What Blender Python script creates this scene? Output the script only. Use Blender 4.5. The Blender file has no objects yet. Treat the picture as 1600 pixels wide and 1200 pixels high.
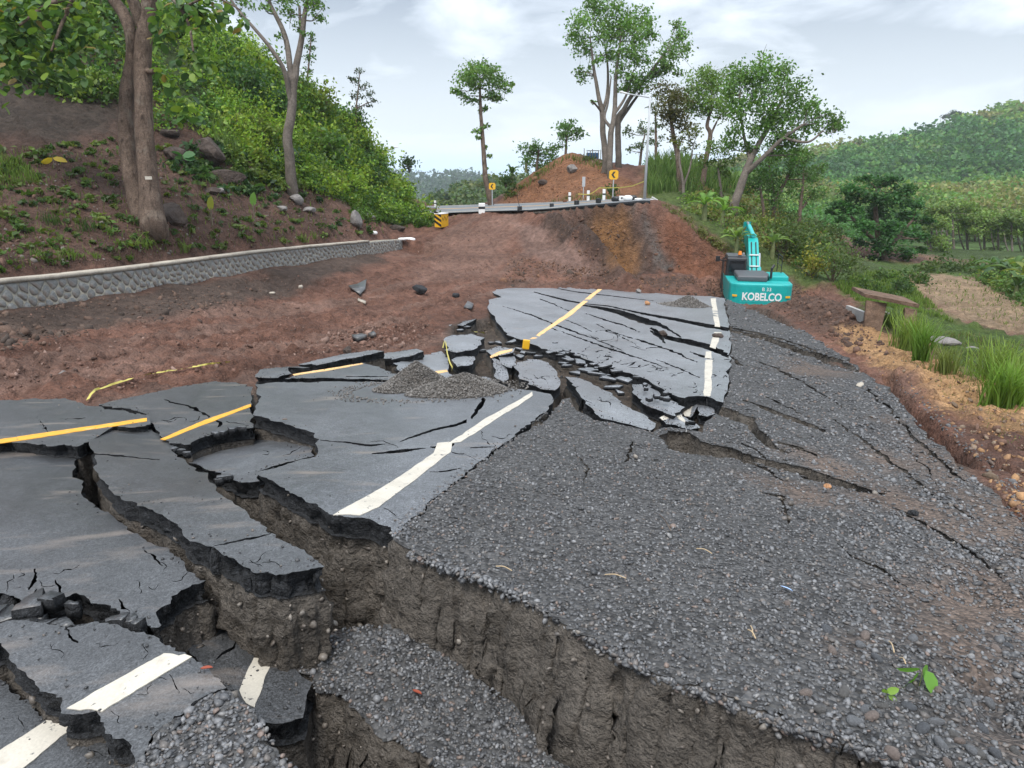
import bpy, bmesh, math, random
import numpy as np
from mathutils import Vector, Matrix
from mathutils.geometry import delaunay_2d_cdt

random.seed(7)
rng = np.random.default_rng(7)
scene = bpy.context.scene
COL = scene.collection

# ------------------------------------------------------------------ camera, sky, sun, exposure
FPX = 1081.0                      # focal length in pixels of the 1600 px wide photograph
PITCH = math.radians(17.5)
CAM_Z = 2.0
CP, SP = math.cos(PITCH), math.sin(PITCH)
cam_d = bpy.data.cameras.new('camera')
cam = bpy.data.objects.new('camera', cam_d)
COL.objects.link(cam)
cam.location = (0, 0, CAM_Z)
cam.rotation_euler = (math.radians(90) - PITCH, 0, 0)
cam_d.sensor_width = 36.0
cam_d.lens = 36.0 * FPX / 1600.0
cam_d.clip_start = 0.05
cam_d.clip_end = 60000
scene.camera = cam

SUN_ELEV, SUN_AZ = 62.0, 200.0
world = bpy.data.worlds.new('World')
scene.world = world
world.use_nodes = True
nt = world.node_tree
for n in list(nt.nodes):
    nt.nodes.remove(n)
def wn(t, **kw):
    n = nt.nodes.new(t)
    for k, v in kw.items():
        setattr(n, k, v)
    return n
w_out = wn('ShaderNodeOutputWorld')
w_bg = wn('ShaderNodeBackground')
w_bg.inputs['Strength'].default_value = 0.1
nt.links.new(w_bg.outputs[0], w_out.inputs[0])
w_sky = wn('ShaderNodeTexSky', sky_type='NISHITA', sun_disc=False)
w_sky.sun_elevation = math.radians(SUN_ELEV)
w_sky.sun_rotation = math.radians(SUN_AZ)
w_tc = wn('ShaderNodeTexCoord')
w_sep = wn('ShaderNodeSeparateXYZ')
nt.links.new(w_tc.outputs['Generated'], w_sep.inputs[0])
def wmath(op, a, b=None):
    n = wn('ShaderNodeMath', operation=op)
    for i, x in enumerate((a, b)):
        if x is None:
            continue
        if isinstance(x, (int, float)):
            n.inputs[i].default_value = x
        else:
            nt.links.new(x, n.inputs[i])
    return n.outputs[0]
zc = wmath('ADD', wmath('MAXIMUM', w_sep.outputs[2], 0.0), 0.22)      # clouds lie on a high flat layer
cu = wmath('DIVIDE', w_sep.outputs[0], zc)
cv = wmath('DIVIDE', w_sep.outputs[1], zc)
w_comb = wn('ShaderNodeCombineXYZ')
nt.links.new(cu, w_comb.inputs[0]); nt.links.new(cv, w_comb.inputs[1])
def wnoise(scale, detail, off, dist=0.0, rough=0.55):
    mp = wn('ShaderNodeMapping')
    mp.inputs['Location'].default_value = off
    nt.links.new(w_comb.outputs[0], mp.inputs[0])
    n = wn('ShaderNodeTexNoise')
    n.inputs['Scale'].default_value = scale
    n.inputs['Detail'].default_value = detail
    n.inputs['Roughness'].default_value = rough
    n.inputs['Distortion'].default_value = dist
    nt.links.new(mp.outputs[0], n.inputs['Vector'])
    return n.outputs[0]
big = wnoise(0.75, 3.0, (7.7, 1.9, 0.0), 0.3)
mid = wnoise(2.1, 6.0, (5.3, 2.0, 1.0), 0.4)
cl = wmath('ADD', wmath('MULTIPLY', big, 0.5), wmath('MULTIPLY', mid, 0.5))
w_ramp = wn('ShaderNodeValToRGB')
er = w_ramp.color_ramp
er.elements[0].position = 0.45; er.elements[0].color = (0.33, 0.38, 0.45, 1)
er.elements[1].position = 0.61; er.elements[1].color = (0.90, 0.94, 0.99, 1)
e = er.elements.new(0.53); e.color = (0.60, 0.66, 0.74, 1)
nt.links.new(cl, w_ramp.inputs[0])
w_sc = wn('ShaderNodeMixRGB', blend_type='MULTIPLY')
w_sc.inputs[0].default_value = 1.0
nt.links.new(w_ramp.outputs[0], w_sc.inputs[1])
w_sc.inputs[2].default_value = (7.0, 7.0, 7.0, 1)
# thin bright veil low over the horizon
hz = wn('ShaderNodeMapRange')
hz.inputs['From Min'].default_value = 0.0; hz.inputs['From Max'].default_value = 0.20
hz.inputs['To Min'].default_value = 0.85; hz.inputs['To Max'].default_value = 0.0
nt.links.new(w_sep.outputs[2], hz.inputs[0])
w_hm = wn('ShaderNodeMixRGB')
nt.links.new(hz.outputs[0], w_hm.inputs[0])
nt.links.new(w_sc.outputs[0], w_hm.inputs[1])
w_hm.inputs[2].default_value = (6.7, 7.2, 7.6, 1)
# an overcast sky brightens evenly from the horizon to the zenith (CIE overcast: 1 + 2 sin h, softened)
cie = wmath('MULTIPLY', wmath('ADD', wmath('MULTIPLY', wmath('MAXIMUM', w_sep.outputs[2], 0.0), 1.6), 1.0), 0.74)
w_cc = wn('ShaderNodeCombineXYZ')
for k_ in range(3): nt.links.new(cie, w_cc.inputs[k_])
w_ci = wn('ShaderNodeMixRGB', blend_type='MULTIPLY'); w_ci.inputs[0].default_value = 1.0
nt.links.new(w_hm.outputs[0], w_ci.inputs[1]); nt.links.new(w_cc.outputs[0], w_ci.inputs[2])
w_mix = wn('ShaderNodeMixRGB')
w_mix.inputs[0].default_value = 0.93                                  # overcast: cloud over nearly all the blue
nt.links.new(w_sky.outputs[0], w_mix.inputs[1])
nt.links.new(w_ci.outputs[0], w_mix.inputs[2])
nt.links.new(w_mix.outputs[0], w_bg.inputs['Color'])

sun_d = bpy.data.lights.new('sun', 'SUN')
sun_d.energy = 1.5
sun_d.angle = math.radians(22)
sun_d.color = (1.0, 0.96, 0.9)
sun = bpy.data.objects.new('sun', sun_d)
COL.objects.link(sun)
el, az = math.radians(SUN_ELEV), math.radians(SUN_AZ)
sdir = Vector((math.sin(az) * math.cos(el), math.cos(az) * math.cos(el), math.sin(el)))
sun.rotation_euler = sdir.to_track_quat('Z', 'Y').to_euler()

vs = scene.view_settings
vs.view_transform = 'Standard'
try:
    vs.look = 'None'
except Exception:
    pass
vs.gamma = 1.0
vs.use_curve_mapping = False
vs.exposure = 1.12
scene.cycles.volume_bounces = 2
scene.cycles.max_bounces = 6
scene.cycles.transparent_max_bounces = 6

# ------------------------------------------------------------------ geometry of the view: pixel of the photograph -> ray
C0 = np.array([0.0, 0.0, CAM_Z])
def ray(px, py):
    px = np.asarray(px, float); py = np.asarray(py, float)
    v = (600.0 - py) / FPX
    return np.stack([(px - 800.0) / FPX, CP + SP * v, CP * v - SP], -1)
def P(px, py, d):
    return C0 + ray(px, py) * np.asarray(d, float)[..., None]
def PH(px, py, h):
    r = ray(px, py)
    d = -np.asarray(h, float) / r[..., 2]
    return C0 + r * d[..., None]

def hit(px, py, f, tmin=1.3, tmax=260.0, n=130):
    """First meeting of the view rays with the height surface z = f(x, y)."""
    px = np.atleast_1d(np.asarray(px, float)); py = np.atleast_1d(np.asarray(py, float))
    r = ray(px, py)
    t = np.geomspace(tmin, tmax, n)
    out = np.zeros((len(px), 3)); ok = np.zeros(len(px), bool)
    for s in range(0, len(px), 1500):
        rr = r[s:s + 1500]
        pts = C0 + rr[:, None, :] * t[None, :, None]
        g = pts[..., 2] - f(pts[..., 0].ravel(), pts[..., 1].ravel()).reshape(pts.shape[:2])
        neg = (g[:, 1:] < 0) & (g[:, :-1] >= 0)
        has = neg.any(1)
        i = np.where(has, neg.argmax(1), n - 2)
        a, b = t[i].copy(), t[i + 1].copy()
        for _ in range(12):
            m = 0.5 * (a + b)
            q = C0 + rr * m[:, None]
            below = q[:, 2] < f(q[:, 0], q[:, 1])
            b = np.where(below, m, b); a = np.where(below, a, m)
        m = np.where(has, 0.5 * (a + b), 60.0)
        q = C0 + rr * m[:, None]
        out[s:s + 1500] = q; ok[s:s + 1500] = has
    return out, ok

# ------------------------------------------------------------------ noise
_NTAB = np.random.default_rng(1234).uniform(-1, 1, (64, 64, 64))
_NFLAT = _NTAB.ravel()
def vnoise(p):
    p = np.asarray(p, float)
    i = np.floor(p).astype(np.int64); f = p - i
    f = f * f * (3 - 2 * f)
    x0, y0, z0 = (i[..., 0] & 63) << 12, (i[..., 1] & 63) << 6, i[..., 2] & 63
    x1, y1, z1 = ((i[..., 0] + 1) & 63) << 12, ((i[..., 1] + 1) & 63) << 6, (i[..., 2] + 1) & 63
    fx, fy, fz = f[..., 0], f[..., 1], f[..., 2]
    t = _NFLAT
    a = t[x0 + y0 + z0]; a = a + (t[x1 + y0 + z0] - a) * fx
    b = t[x0 + y1 + z0]; b = b + (t[x1 + y1 + z0] - b) * fx
    a = a + (b - a) * fy
    c = t[x0 + y0 + z1]; c = c + (t[x1 + y0 + z1] - c) * fx
    d = t[x0 + y1 + z1]; d = d + (t[x1 + y1 + z1] - d) * fx
    c = c + (d - c) * fy
    return a + (c - a) * fz
def fbm(p, octaves=4, gain=0.5):
    p = np.asarray(p, float); s = 0; a = 1.0; t = 0
    for k in range(octaves):
        s = s + a * vnoise(p + 17.3 * k); t += a
        a *= gain; p = p * 2.03
    return s / t
def xyz(x, y, z=0.0):
    return np.stack([np.asarray(x, float), np.asarray(y, float), np.zeros_like(np.asarray(x, float)) + z], -1)

def inpoly(x, y, poly):
    poly = np.asarray(poly, float); x = np.asarray(x, float); y = np.asarray(y, float)
    c = np.zeros(x.shape, bool)
    x0, y0 = poly[-1]
    for x1, y1 in poly:
        if y0 != y1:
            m = ((y1 > y) != (y0 > y)) & (x < (x0 - x1) * (y - y1) / (y0 - y1) + x1)
            c ^= m
        x0, y0 = x1, y1
    return c
def polydist(x, y, poly):
    poly = np.asarray(poly, float); d = np.full(np.shape(x), 1e9)
    n = len(poly)
    for k in range(n):
        a, b = poly[k], poly[(k + 1) % n]
        ab = b - a; L = (ab ** 2).sum() + 1e-12
        t = np.clip(((x - a[0]) * ab[0] + (y - a[1]) * ab[1]) / L, 0, 1)
        d = np.minimum(d, np.hypot(x - a[0] - t * ab[0], y - a[1] - t * ab[1]))
    return d
def sdist(x, y, poly):
    d = polydist(x, y, poly)
    return np.where(inpoly(x, y, poly), -d, d)
def smooth(a, b, v):
    t = np.clip((v - a) / (b - a), 0, 1)
    return t * t * (3 - 2 * t)

class RBF:
    def __init__(self, pts, lam=0.0):
        pts = np.asarray(pts, float); self.c = pts[:, :2]; n = len(pts)
        r = np.hypot(*(self.c[:, None] - self.c[None]).transpose(2, 0, 1))
        A = np.zeros((n + 3, n + 3))
        A[:n, :n] = r + np.eye(n) * lam
        A[:n, n] = 1; A[:n, n + 1:] = self.c
        A[n, :n] = 1; A[n + 1:, :n] = self.c.T
        b = np.zeros(n + 3); b[:n] = pts[:, 2]
        s = np.linalg.solve(A, b)
        self.w, self.a = s[:n], s[n:]
    def __call__(self, x, y):
        x = np.asarray(x, float); y = np.asarray(y, float)
        z = self.a[0] + self.a[1] * x + self.a[2] * y
        for (cx, cy), w in zip(self.c, self.w):
            z = z + w * np.sqrt((x - cx) ** 2 + (y - cy) ** 2 + 0.02)
        return z

# ------------------------------------------------------------------ objects
def mesh_np(name, V, Fs, mats=(), col=None, mat_idx=None, smooth_sh=False):
    """A mesh datablock from vertex array V and a list of face arrays (each of one face size)."""
    me = bpy.data.meshes.new(name)
    V = np.asarray(V, np.float32)
    Fs = [np.asarray(F, np.int32) for F in Fs if len(F)]
    me.vertices.add(len(V)); me.vertices.foreach_set('co', V.ravel())
    tot = np.concatenate([np.full(len(F), F.shape[1], np.int32) for F in Fs])
    st = np.concatenate([[0], np.cumsum(tot)[:-1]]).astype(np.int32)
    li = np.concatenate([F.ravel() for F in Fs])
    me.loops.add(len(li)); me.loops.foreach_set('vertex_index', li)
    me.polygons.add(len(tot)); me.polygons.foreach_set('loop_start', st)
    if mat_idx is not None:
        me.polygons.foreach_set('material_index', np.asarray(mat_idx, np.int32))
    if smooth_sh:
        me.polygons.foreach_set('use_smooth', np.ones(len(tot), bool))
    me.update(calc_edges=True)
    me.validate()
    for m in mats:
        me.materials.append(m)
    if col is not None:
        ca = me.color_attributes.new('Col', 'FLOAT_COLOR', 'POINT')
        c4 = np.ones((len(V), 4), np.float32); c4[:, :3] = col
        ca.data.foreach_set('color', c4.ravel())
    return me
def tag(o, label=None, cat=None, group=None, kind=None):
    if label: o['label'] = label
    if cat: o['category'] = cat
    if group: o['group'] = group
    if kind: o['kind'] = kind
    return o
def worldpos(o):
    p = np.zeros(3)
    while o is not None:
        p = p + np.array(o.location); o = o.parent
    return p
def link(name, me, parent=None, loc=(0, 0, 0)):
    o = bpy.data.objects.new(name, me)
    COL.objects.link(o)
    o.location = loc
    if parent is not None:
        o.parent = parent
    return o
def world_obj(name, V, Fs, mats, parent=None, origin=None, **kw):
    """Object from world-space vertices: its origin at ORIGIN (or at the parent's)."""
    V = np.asarray(V, float)
    if parent is not None:
        base = worldpos(parent)
        return link(name, mesh_np(name, V - base, Fs, mats, **kw), parent)
    if origin is None:
        return link(name, mesh_np(name, V, Fs, mats, **kw))
    origin = np.asarray(origin, float)
    return link(name, mesh_np(name, V - origin, Fs, mats, **kw), None, tuple(origin))
def empty(name, loc, label=None, cat=None, group=None, rz=0.0):
    o = bpy.data.objects.new(name, None)
    COL.objects.link(o)
    o.location = loc; o.rotation_euler.z = rz
    o.empty_display_size = 0.2
    return tag(o, label, cat, group)
def bm_obj(name, bm, mat, parent=None, smooth_sh=False):
    me = bpy.data.meshes.new(name)
    bmesh.ops.recalc_face_normals(bm, faces=bm.faces)
    bm.to_mesh(me); bm.free()
    me.materials.append(mat)
    if smooth_sh:
        me.polygons.foreach_set('use_smooth', np.ones(len(me.polygons), bool))
    return link(name, me, parent)
def add_box(bm, c, s, bevel=0.0, rot=None):
    r = bmesh.ops.create_cube(bm, size=1.0)
    vs_ = r['verts']
    M = Matrix.Translation(c) @ (rot.to_4x4() if rot is not None else Matrix()) @ Matrix.Diagonal((s[0], s[1], s[2], 1))
    bmesh.ops.transform(bm, matrix=M, verts=vs_)
    if bevel:
        es = list({e for v in vs_ for e in v.link_edges})
        bmesh.ops.bevel(bm, geom=es, offset=bevel, segments=2, profile=0.6, affect='EDGES')
def add_tube(bm, p0, p1, r0, r1=None, seg=10):
    p0, p1 = Vector(p0), Vector(p1)
    d = p1 - p0
    q = d.to_track_quat('Z', 'Y').to_matrix().to_4x4()
    bmesh.ops.create_cone(bm, cap_ends=True, segments=seg, radius1=r0, radius2=r1 if r1 is not None else r0,
                          depth=d.length, matrix=Matrix.Translation((p0 + p1) / 2) @ q)
def add_prism(bm, prof, x0, x1, bevel=0.0):
    """Closed (y, z) profile carried from x0 to x1."""
    a = [bm.verts.new((x0, y, z)) for y, z in prof]
    b = [bm.verts.new((x1, y, z)) for y, z in prof]
    n = len(prof)
    fs = [bm.faces.new(a), bm.faces.new(b[::-1])]
    for i in range(n):
        fs.append(bm.faces.new((a[i], b[i], b[(i + 1) % n], a[(i + 1) % n])))
    if bevel:
        es = list({e for f in fs for e in f.edges})
        bmesh.ops.bevel(bm, geom=es, offset=bevel, segments=2, profile=0.6, affect='EDGES')

# ------------------------------------------------------------------ materials
def M(name, base=(0.2, 0.2, 0.2), rough=0.8, attr=False, var=None, tint=None, bump=None, vor=None, spec=0.5,
      translucent=0.0, metal=0.0, rvar=None, coat=None, emit=None):
    """var: [(scale, lo, hi, detail)] multiplies the colour by noise; tint: (colour, scale, lo, hi, stretch) mixes a stain in;
    bump: [(scale, detail, distance)]; vor: (scale, distance, colour amount) pebbly cells."""
    m = bpy.data.materials.new(name)
    m.use_nodes = True
    t = m.node_tree
    b = t.nodes['Principled BSDF']
    L = t.links.new
    tc = t.nodes.new('ShaderNodeTexCoord').outputs['Object']
    def nd(k, **kw):
        n = t.nodes.new(k)
        for a, v in kw.items(): setattr(n, a, v)
        return n
    if attr:
        c = nd('ShaderNodeVertexColor', layer_name='Col').outputs[0]
    else:
        c = nd('ShaderNodeRGB'); c.outputs[0].default_value = (*base, 1); c = c.outputs[0]
    def noise(sc, det, rough_=0.55, vec=tc):
        n = nd('ShaderNodeTexNoise'); n.inputs['Scale'].default_value = sc; n.inputs['Detail'].default_value = det
        n.inputs['Roughness'].default_value = rough_
        L(vec, n.inputs['Vector']); return n.outputs[0]
    def maprange(v, a, bb, lo, hi):
        n = nd('ShaderNodeMapRange'); L(v, n.inputs[0])
        for k, x in zip(('From Min', 'From Max', 'To Min', 'To Max'), (a, bb, lo, hi)): n.inputs[k].default_value = x
        return n.outputs[0]
    def mixc(kind, fac, a, bb):
        n = nd('ShaderNodeMixRGB', blend_type=kind)
        for i, x in enumerate((fac, a, bb)):
            if isinstance(x, (int, float)): n.inputs[i].default_value = x
            elif isinstance(x, tuple): n.inputs[i].default_value = (*x, 1)
            else: L(x, n.inputs[i])
        return n.outputs[0]
    def grey(v):
        n = nd('ShaderNodeCombineXYZ')
        for i in range(3): L(v, n.inputs[i])
        return n.outputs[0]
    for s, lo, hi, det in (var or []):
        c = mixc('MULTIPLY', 1.0, c, grey(maprange(noise(s, det), 0.3, 0.7, lo, hi)))
    for (tcol, s, lo, hi, stretch) in (tint or []):
        mp = nd('ShaderNodeMapping'); mp.inputs['Scale'].default_value = stretch[:3]
        if len(stretch) > 3: mp.inputs['Rotation'].default_value = (0, 0, stretch[3])
        L(tc, mp.inputs[0])
        c = mixc('MIX', maprange(noise(s, 4, vec=mp.outputs[0]), lo, hi, 0, 1), c, tcol)
    height = None
    def add(h, hh):
        if h is None: return hh
        n = nd('ShaderNodeMath', operation='ADD'); L(h, n.inputs[0]); L(hh, n.inputs[1]); return n.outputs[0]
    for s, det, dist, *st in (bump or []):
        vec = tc
        if st:
            mp = nd('ShaderNodeMapping'); mp.inputs['Scale'].default_value = st[0]; L(tc, mp.inputs[0]); vec = mp.outputs[0]
        n = nd('ShaderNodeMath', operation='MULTIPLY'); L(noise(s, det, 0.6, vec), n.inputs[0]); n.inputs[1].default_value = dist
        height = add(height, n.outputs[0])
    if vor:
        for s, dist, amt in vor:
            vn = nd('ShaderNodeTexVoronoi'); vn.inputs['Scale'].default_value = s; L(tc, vn.inputs['Vector'])
            n = nd('ShaderNodeMath', operation='MULTIPLY'); L(vn.outputs['Distance'], n.inputs[0]); n.inputs[1].default_value = -dist
            height = add(height, n.outputs[0])
            hs = nd('ShaderNodeSeparateColor'); L(vn.outputs['Color'], hs.inputs[0])
            c = mixc('MULTIPLY', 1.0, c, grey(maprange(hs.outputs[0], 0, 1, 1 - amt, 1 + amt)))
    L(c, b.inputs['Base Color'])
    if height is not None:
        bn = nd('ShaderNodeBump'); bn.inputs['Strength'].default_value = 1.0; bn.inputs['Distance'].default_value = 1.0
        L(height, bn.inputs['Height']); L(bn.outputs[0], b.inputs['Normal'])
    b.inputs['Roughness'].default_value = rough
    if rvar:
        L(maprange(noise(rvar[0], 4), 0.35, 0.65, rvar[1], rvar[2]), b.inputs['Roughness'])
    b.inputs['Specular IOR Level'].default_value = spec
    b.inputs['Metallic'].default_value = metal
    if coat:
        b.inputs['Coat Weight'].default_value = coat[0]; b.inputs['Coat Roughness'].default_value = coat[1]; b.inputs['Coat IOR'].default_value = 1.45
    if emit:
        b.inputs['Emission Color'].default_value = (*emit[0], 1); b.inputs['Emission Strength'].default_value = emit[1]
    if translucent:
        out = t.nodes['Material Output']
        tr = nd('ShaderNodeBsdfTranslucent'); L(mixc('MULTIPLY', 1.0, c, (1.25, 1.3, 0.7)), tr.inputs[0])
        ms = nd('ShaderNodeMixShader'); ms.inputs[0].default_value = translucent
        L(b.outputs[0], ms.inputs[1]); L(tr.outputs[0], ms.inputs[2]); L(ms.outputs[0], out.inputs[0])
    return m

MAT = {}
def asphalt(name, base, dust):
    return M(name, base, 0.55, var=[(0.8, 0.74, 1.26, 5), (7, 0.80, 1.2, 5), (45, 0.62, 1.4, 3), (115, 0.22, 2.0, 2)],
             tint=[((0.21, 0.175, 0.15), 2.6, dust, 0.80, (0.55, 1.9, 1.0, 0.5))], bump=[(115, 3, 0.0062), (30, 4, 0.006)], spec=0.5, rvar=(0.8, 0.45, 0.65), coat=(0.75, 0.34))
MAT['asphalt'] = asphalt('asphalt', (0.043, 0.045, 0.048), 0.57)            # dirty; base darker, as seen steeply without the sky sheen
MAT['asphalt_mid'] = asphalt('asphalt_mid', (0.076, 0.080, 0.087), 0.60)  # in-between base: part of the sky sheen put into the colour
MAT['asphalt_sheen'] = asphalt('asphalt_sheen', (0.145, 0.153, 0.166), 0.62)     # paler base: grazing sky sheen put into the colour
MAT['asphalt_pale'] = M('asphalt_pale', (0.17, 0.18, 0.19), 0.75, var=[(0.6, 0.85, 1.15, 4), (30, 0.85, 1.15, 3)], spec=0.4)
MAT['asphalt_edge'] = M('asphalt_edge', (0.017, 0.018, 0.02), 0.85, var=[(30, 0.5, 2.0, 4), (120, 0.6, 1.8, 2)], bump=[(28, 5, 0.05), (90, 3, 0.015)], spec=0.35)
MAT['soil'] = M('soil', (0.124, 0.109, 0.094), 0.95, var=[(1.1, 0.75, 1.2, 4), (9, 0.8, 1.2, 5), (70, 0.75, 1.3, 4)],
                tint=[((0.125, 0.085, 0.065), 0.8, 0.62, 0.85, (1, 1, 1))], bump=[(8, 6, 0.11), (28, 5, 0.05), (80, 4, 0.018)], spec=0.2)
MAT['ground'] = M('ground', rough=0.95, attr=True, var=[(0.5, 0.72, 1.22, 5), (4, 0.7, 1.3, 5), (30, 0.7, 1.35, 4)], bump=[(2.2, 6, 0.35), (9, 6, 0.14), (40, 4, 0.03)], spec=0.2)
MAT['gravel'] = M('gravel', rough=0.8, attr=True, var=[(1.4, 0.85, 1.15, 4)], bump=[(25, 4, 0.012)], vor=[(42, 0.03, 0.55)], spec=0.35)
MAT['stone'] = M('stone', rough=0.6, attr=True, var=[(90, 0.8, 1.2, 3)], spec=0.5, coat=(0.3, 0.35))
MAT['white_paint'] = M('white_paint', (0.54, 0.50, 0.425), 0.6, var=[(6, 0.86, 1.06, 5), (90, 0.9, 1.05, 3)], tint=[((0.36, 0.32, 0.27), 7, 0.60, 0.78, (1, 1, 1)), ((0.10, 0.10, 0.105), 26, 0.64, 0.70, (1, 1, 1))], spec=0.3)
MAT['yellow_paint'] = M('yellow_paint', (0.72, 0.36, 0.045), 0.6, var=[(10, 0.85, 1.08, 5)], tint=[((0.6, 0.42, 0.25), 7, 0.58, 0.8, (1, 1, 1))], spec=0.3)
MAT['yellow_hazed'] = M('yellow_hazed', (0.74, 0.46, 0.20), 0.6, var=[(10, 0.88, 1.08, 5)], tint=[((0.6, 0.45, 0.32), 7, 0.58, 0.8, (1, 1, 1))], spec=0.3)  # bright haze over the far lines put into the paint colour
MAT['leaf'] = M('leaf', rough=0.5, attr=True, translucent=0.36, spec=0.3)
MAT['grass'] = M('grass', rough=0.6, attr=True, translucent=0.35, spec=0.25)
MAT['bark'] = M('bark', (0.135, 0.098, 0.076), 0.92, var=[(3, 0.7, 1.25, 5), (25, 0.65, 1.25, 4)], tint=[((0.22, 0.19, 0.155), 1.6, 0.55, 0.75, (1, 1, 1)), ((0.05, 0.036, 0.028), 9, 0.55, 0.7, (1, 1, 0.16))], bump=[(9, 5, 0.10, (1, 1, 0.16)), (26, 4, 0.035, (1, 1, 0.3))], spec=0.15)
MAT['bark_pale'] = M('bark_pale', (0.155, 0.132, 0.112), 0.9, var=[(2, 0.65, 1.2, 5), (14, 0.7, 1.2, 4)], tint=[((0.09, 0.075, 0.06), 1.3, 0.5, 0.7, (1, 1, 0.5))], bump=[(7, 5, 0.06, (1, 1, 0.3))], spec=0.15)
MAT['rock'] = M('rock', (0.072, 0.054, 0.045), 0.85, var=[(3, 0.6, 1.35, 5), (20, 0.75, 1.25, 4)], bump=[(5, 6, 0.12), (40, 4, 0.02)], spec=0.3)
MAT['rock_grey'] = M('rock_grey', (0.19, 0.175, 0.165), 0.85, var=[(4, 0.7, 1.25, 5), (25, 0.8, 1.2, 4)], bump=[(8, 5, 0.06)], spec=0.3)
MAT['rock_orange'] = M('rock_orange', (0.42, 0.22, 0.11), 0.85, var=[(10, 0.7, 1.2, 5)], bump=[(20, 5, 0.03)], spec=0.3)
MAT['mortar'] = M('mortar', (0.34, 0.315, 0.26), 0.9, tint=[((0.16, 0.12, 0.09), 1.3, 0.55, 0.75, (1, 1, 1))], var=[(3, 0.75, 1.15, 5), (30, 0.85, 1.15, 4)], bump=[(30, 4, 0.02)], spec=0.2)
MAT['wall_stone'] = M('wall_stone', (0.23, 0.23, 0.22), 0.75, var=[(1.1, 0.7, 1.35, 3), (18, 0.8, 1.2, 4)], tint=[((0.21, 0.165, 0.135), 2.4, 0.5, 0.65, (1, 1, 1))], bump=[(25, 4, 0.02)], spec=0.35)
MAT['concrete'] = M('concrete', (0.43, 0.385, 0.32), 0.85, var=[(1.5, 0.72, 1.15, 5), (20, 0.82, 1.12, 4)], tint=[((0.17, 0.12, 0.09), 1.7, 0.58, 0.75, (1, 1, 1)), ((0.16, 0.16, 0.12), 5, 0.62, 0.75, (1, 1, 1))], bump=[(40, 3, 0.008)], spec=0.25)
MAT['concrete_grey'] = M('concrete_grey', (0.38, 0.37, 0.35), 0.85, var=[(3, 0.8, 1.1, 5), (20, 0.85, 1.1, 4)], bump=[(40, 3, 0.01)], spec=0.25)
# ================================================================== the land
# road surface before it broke: (pixel x, pixel y, metres below the camera)
R = RBF(PH(*np.array([
 (200,1065,2.05),(0,1200,2.1),(-150,1000,2.15),(50,800,2.25),(-150,780,2.35),(60,640,2.75),(-100,650,2.65),(250,685,2.6),
 (390,632,2.75),(300,760,2.3),(520,805,2.0),(420,760,2.1),(680,690,2.3),(830,612,2.55),(620,840,2.0),(1000,1000,1.95),
 (1400,1160,1.9),(1700,1250,1.9),(800,1250,1.95),(1200,800,2.2),(1000,800,2.15),(1040,680,2.6),(1300,650,2.75),(1300,600,3.0),
 (1110,620,2.95),(1110,520,3.85),(840,525,3.85),(1118,470,4.85),(940,450,4.95),(780,450,4.85),(770,490,4.3),(700,530,3.75),
 (600,560,3.35),(380,592,3.0),(560,620,2.8),(1180,500,4.25),(1240,490,4.6),(1400,620,2.95),(1330,580,3.25),(1590,790,2.4),
 (1600,900,2.2),(1700,1000,2.1)], float).T))

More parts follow.
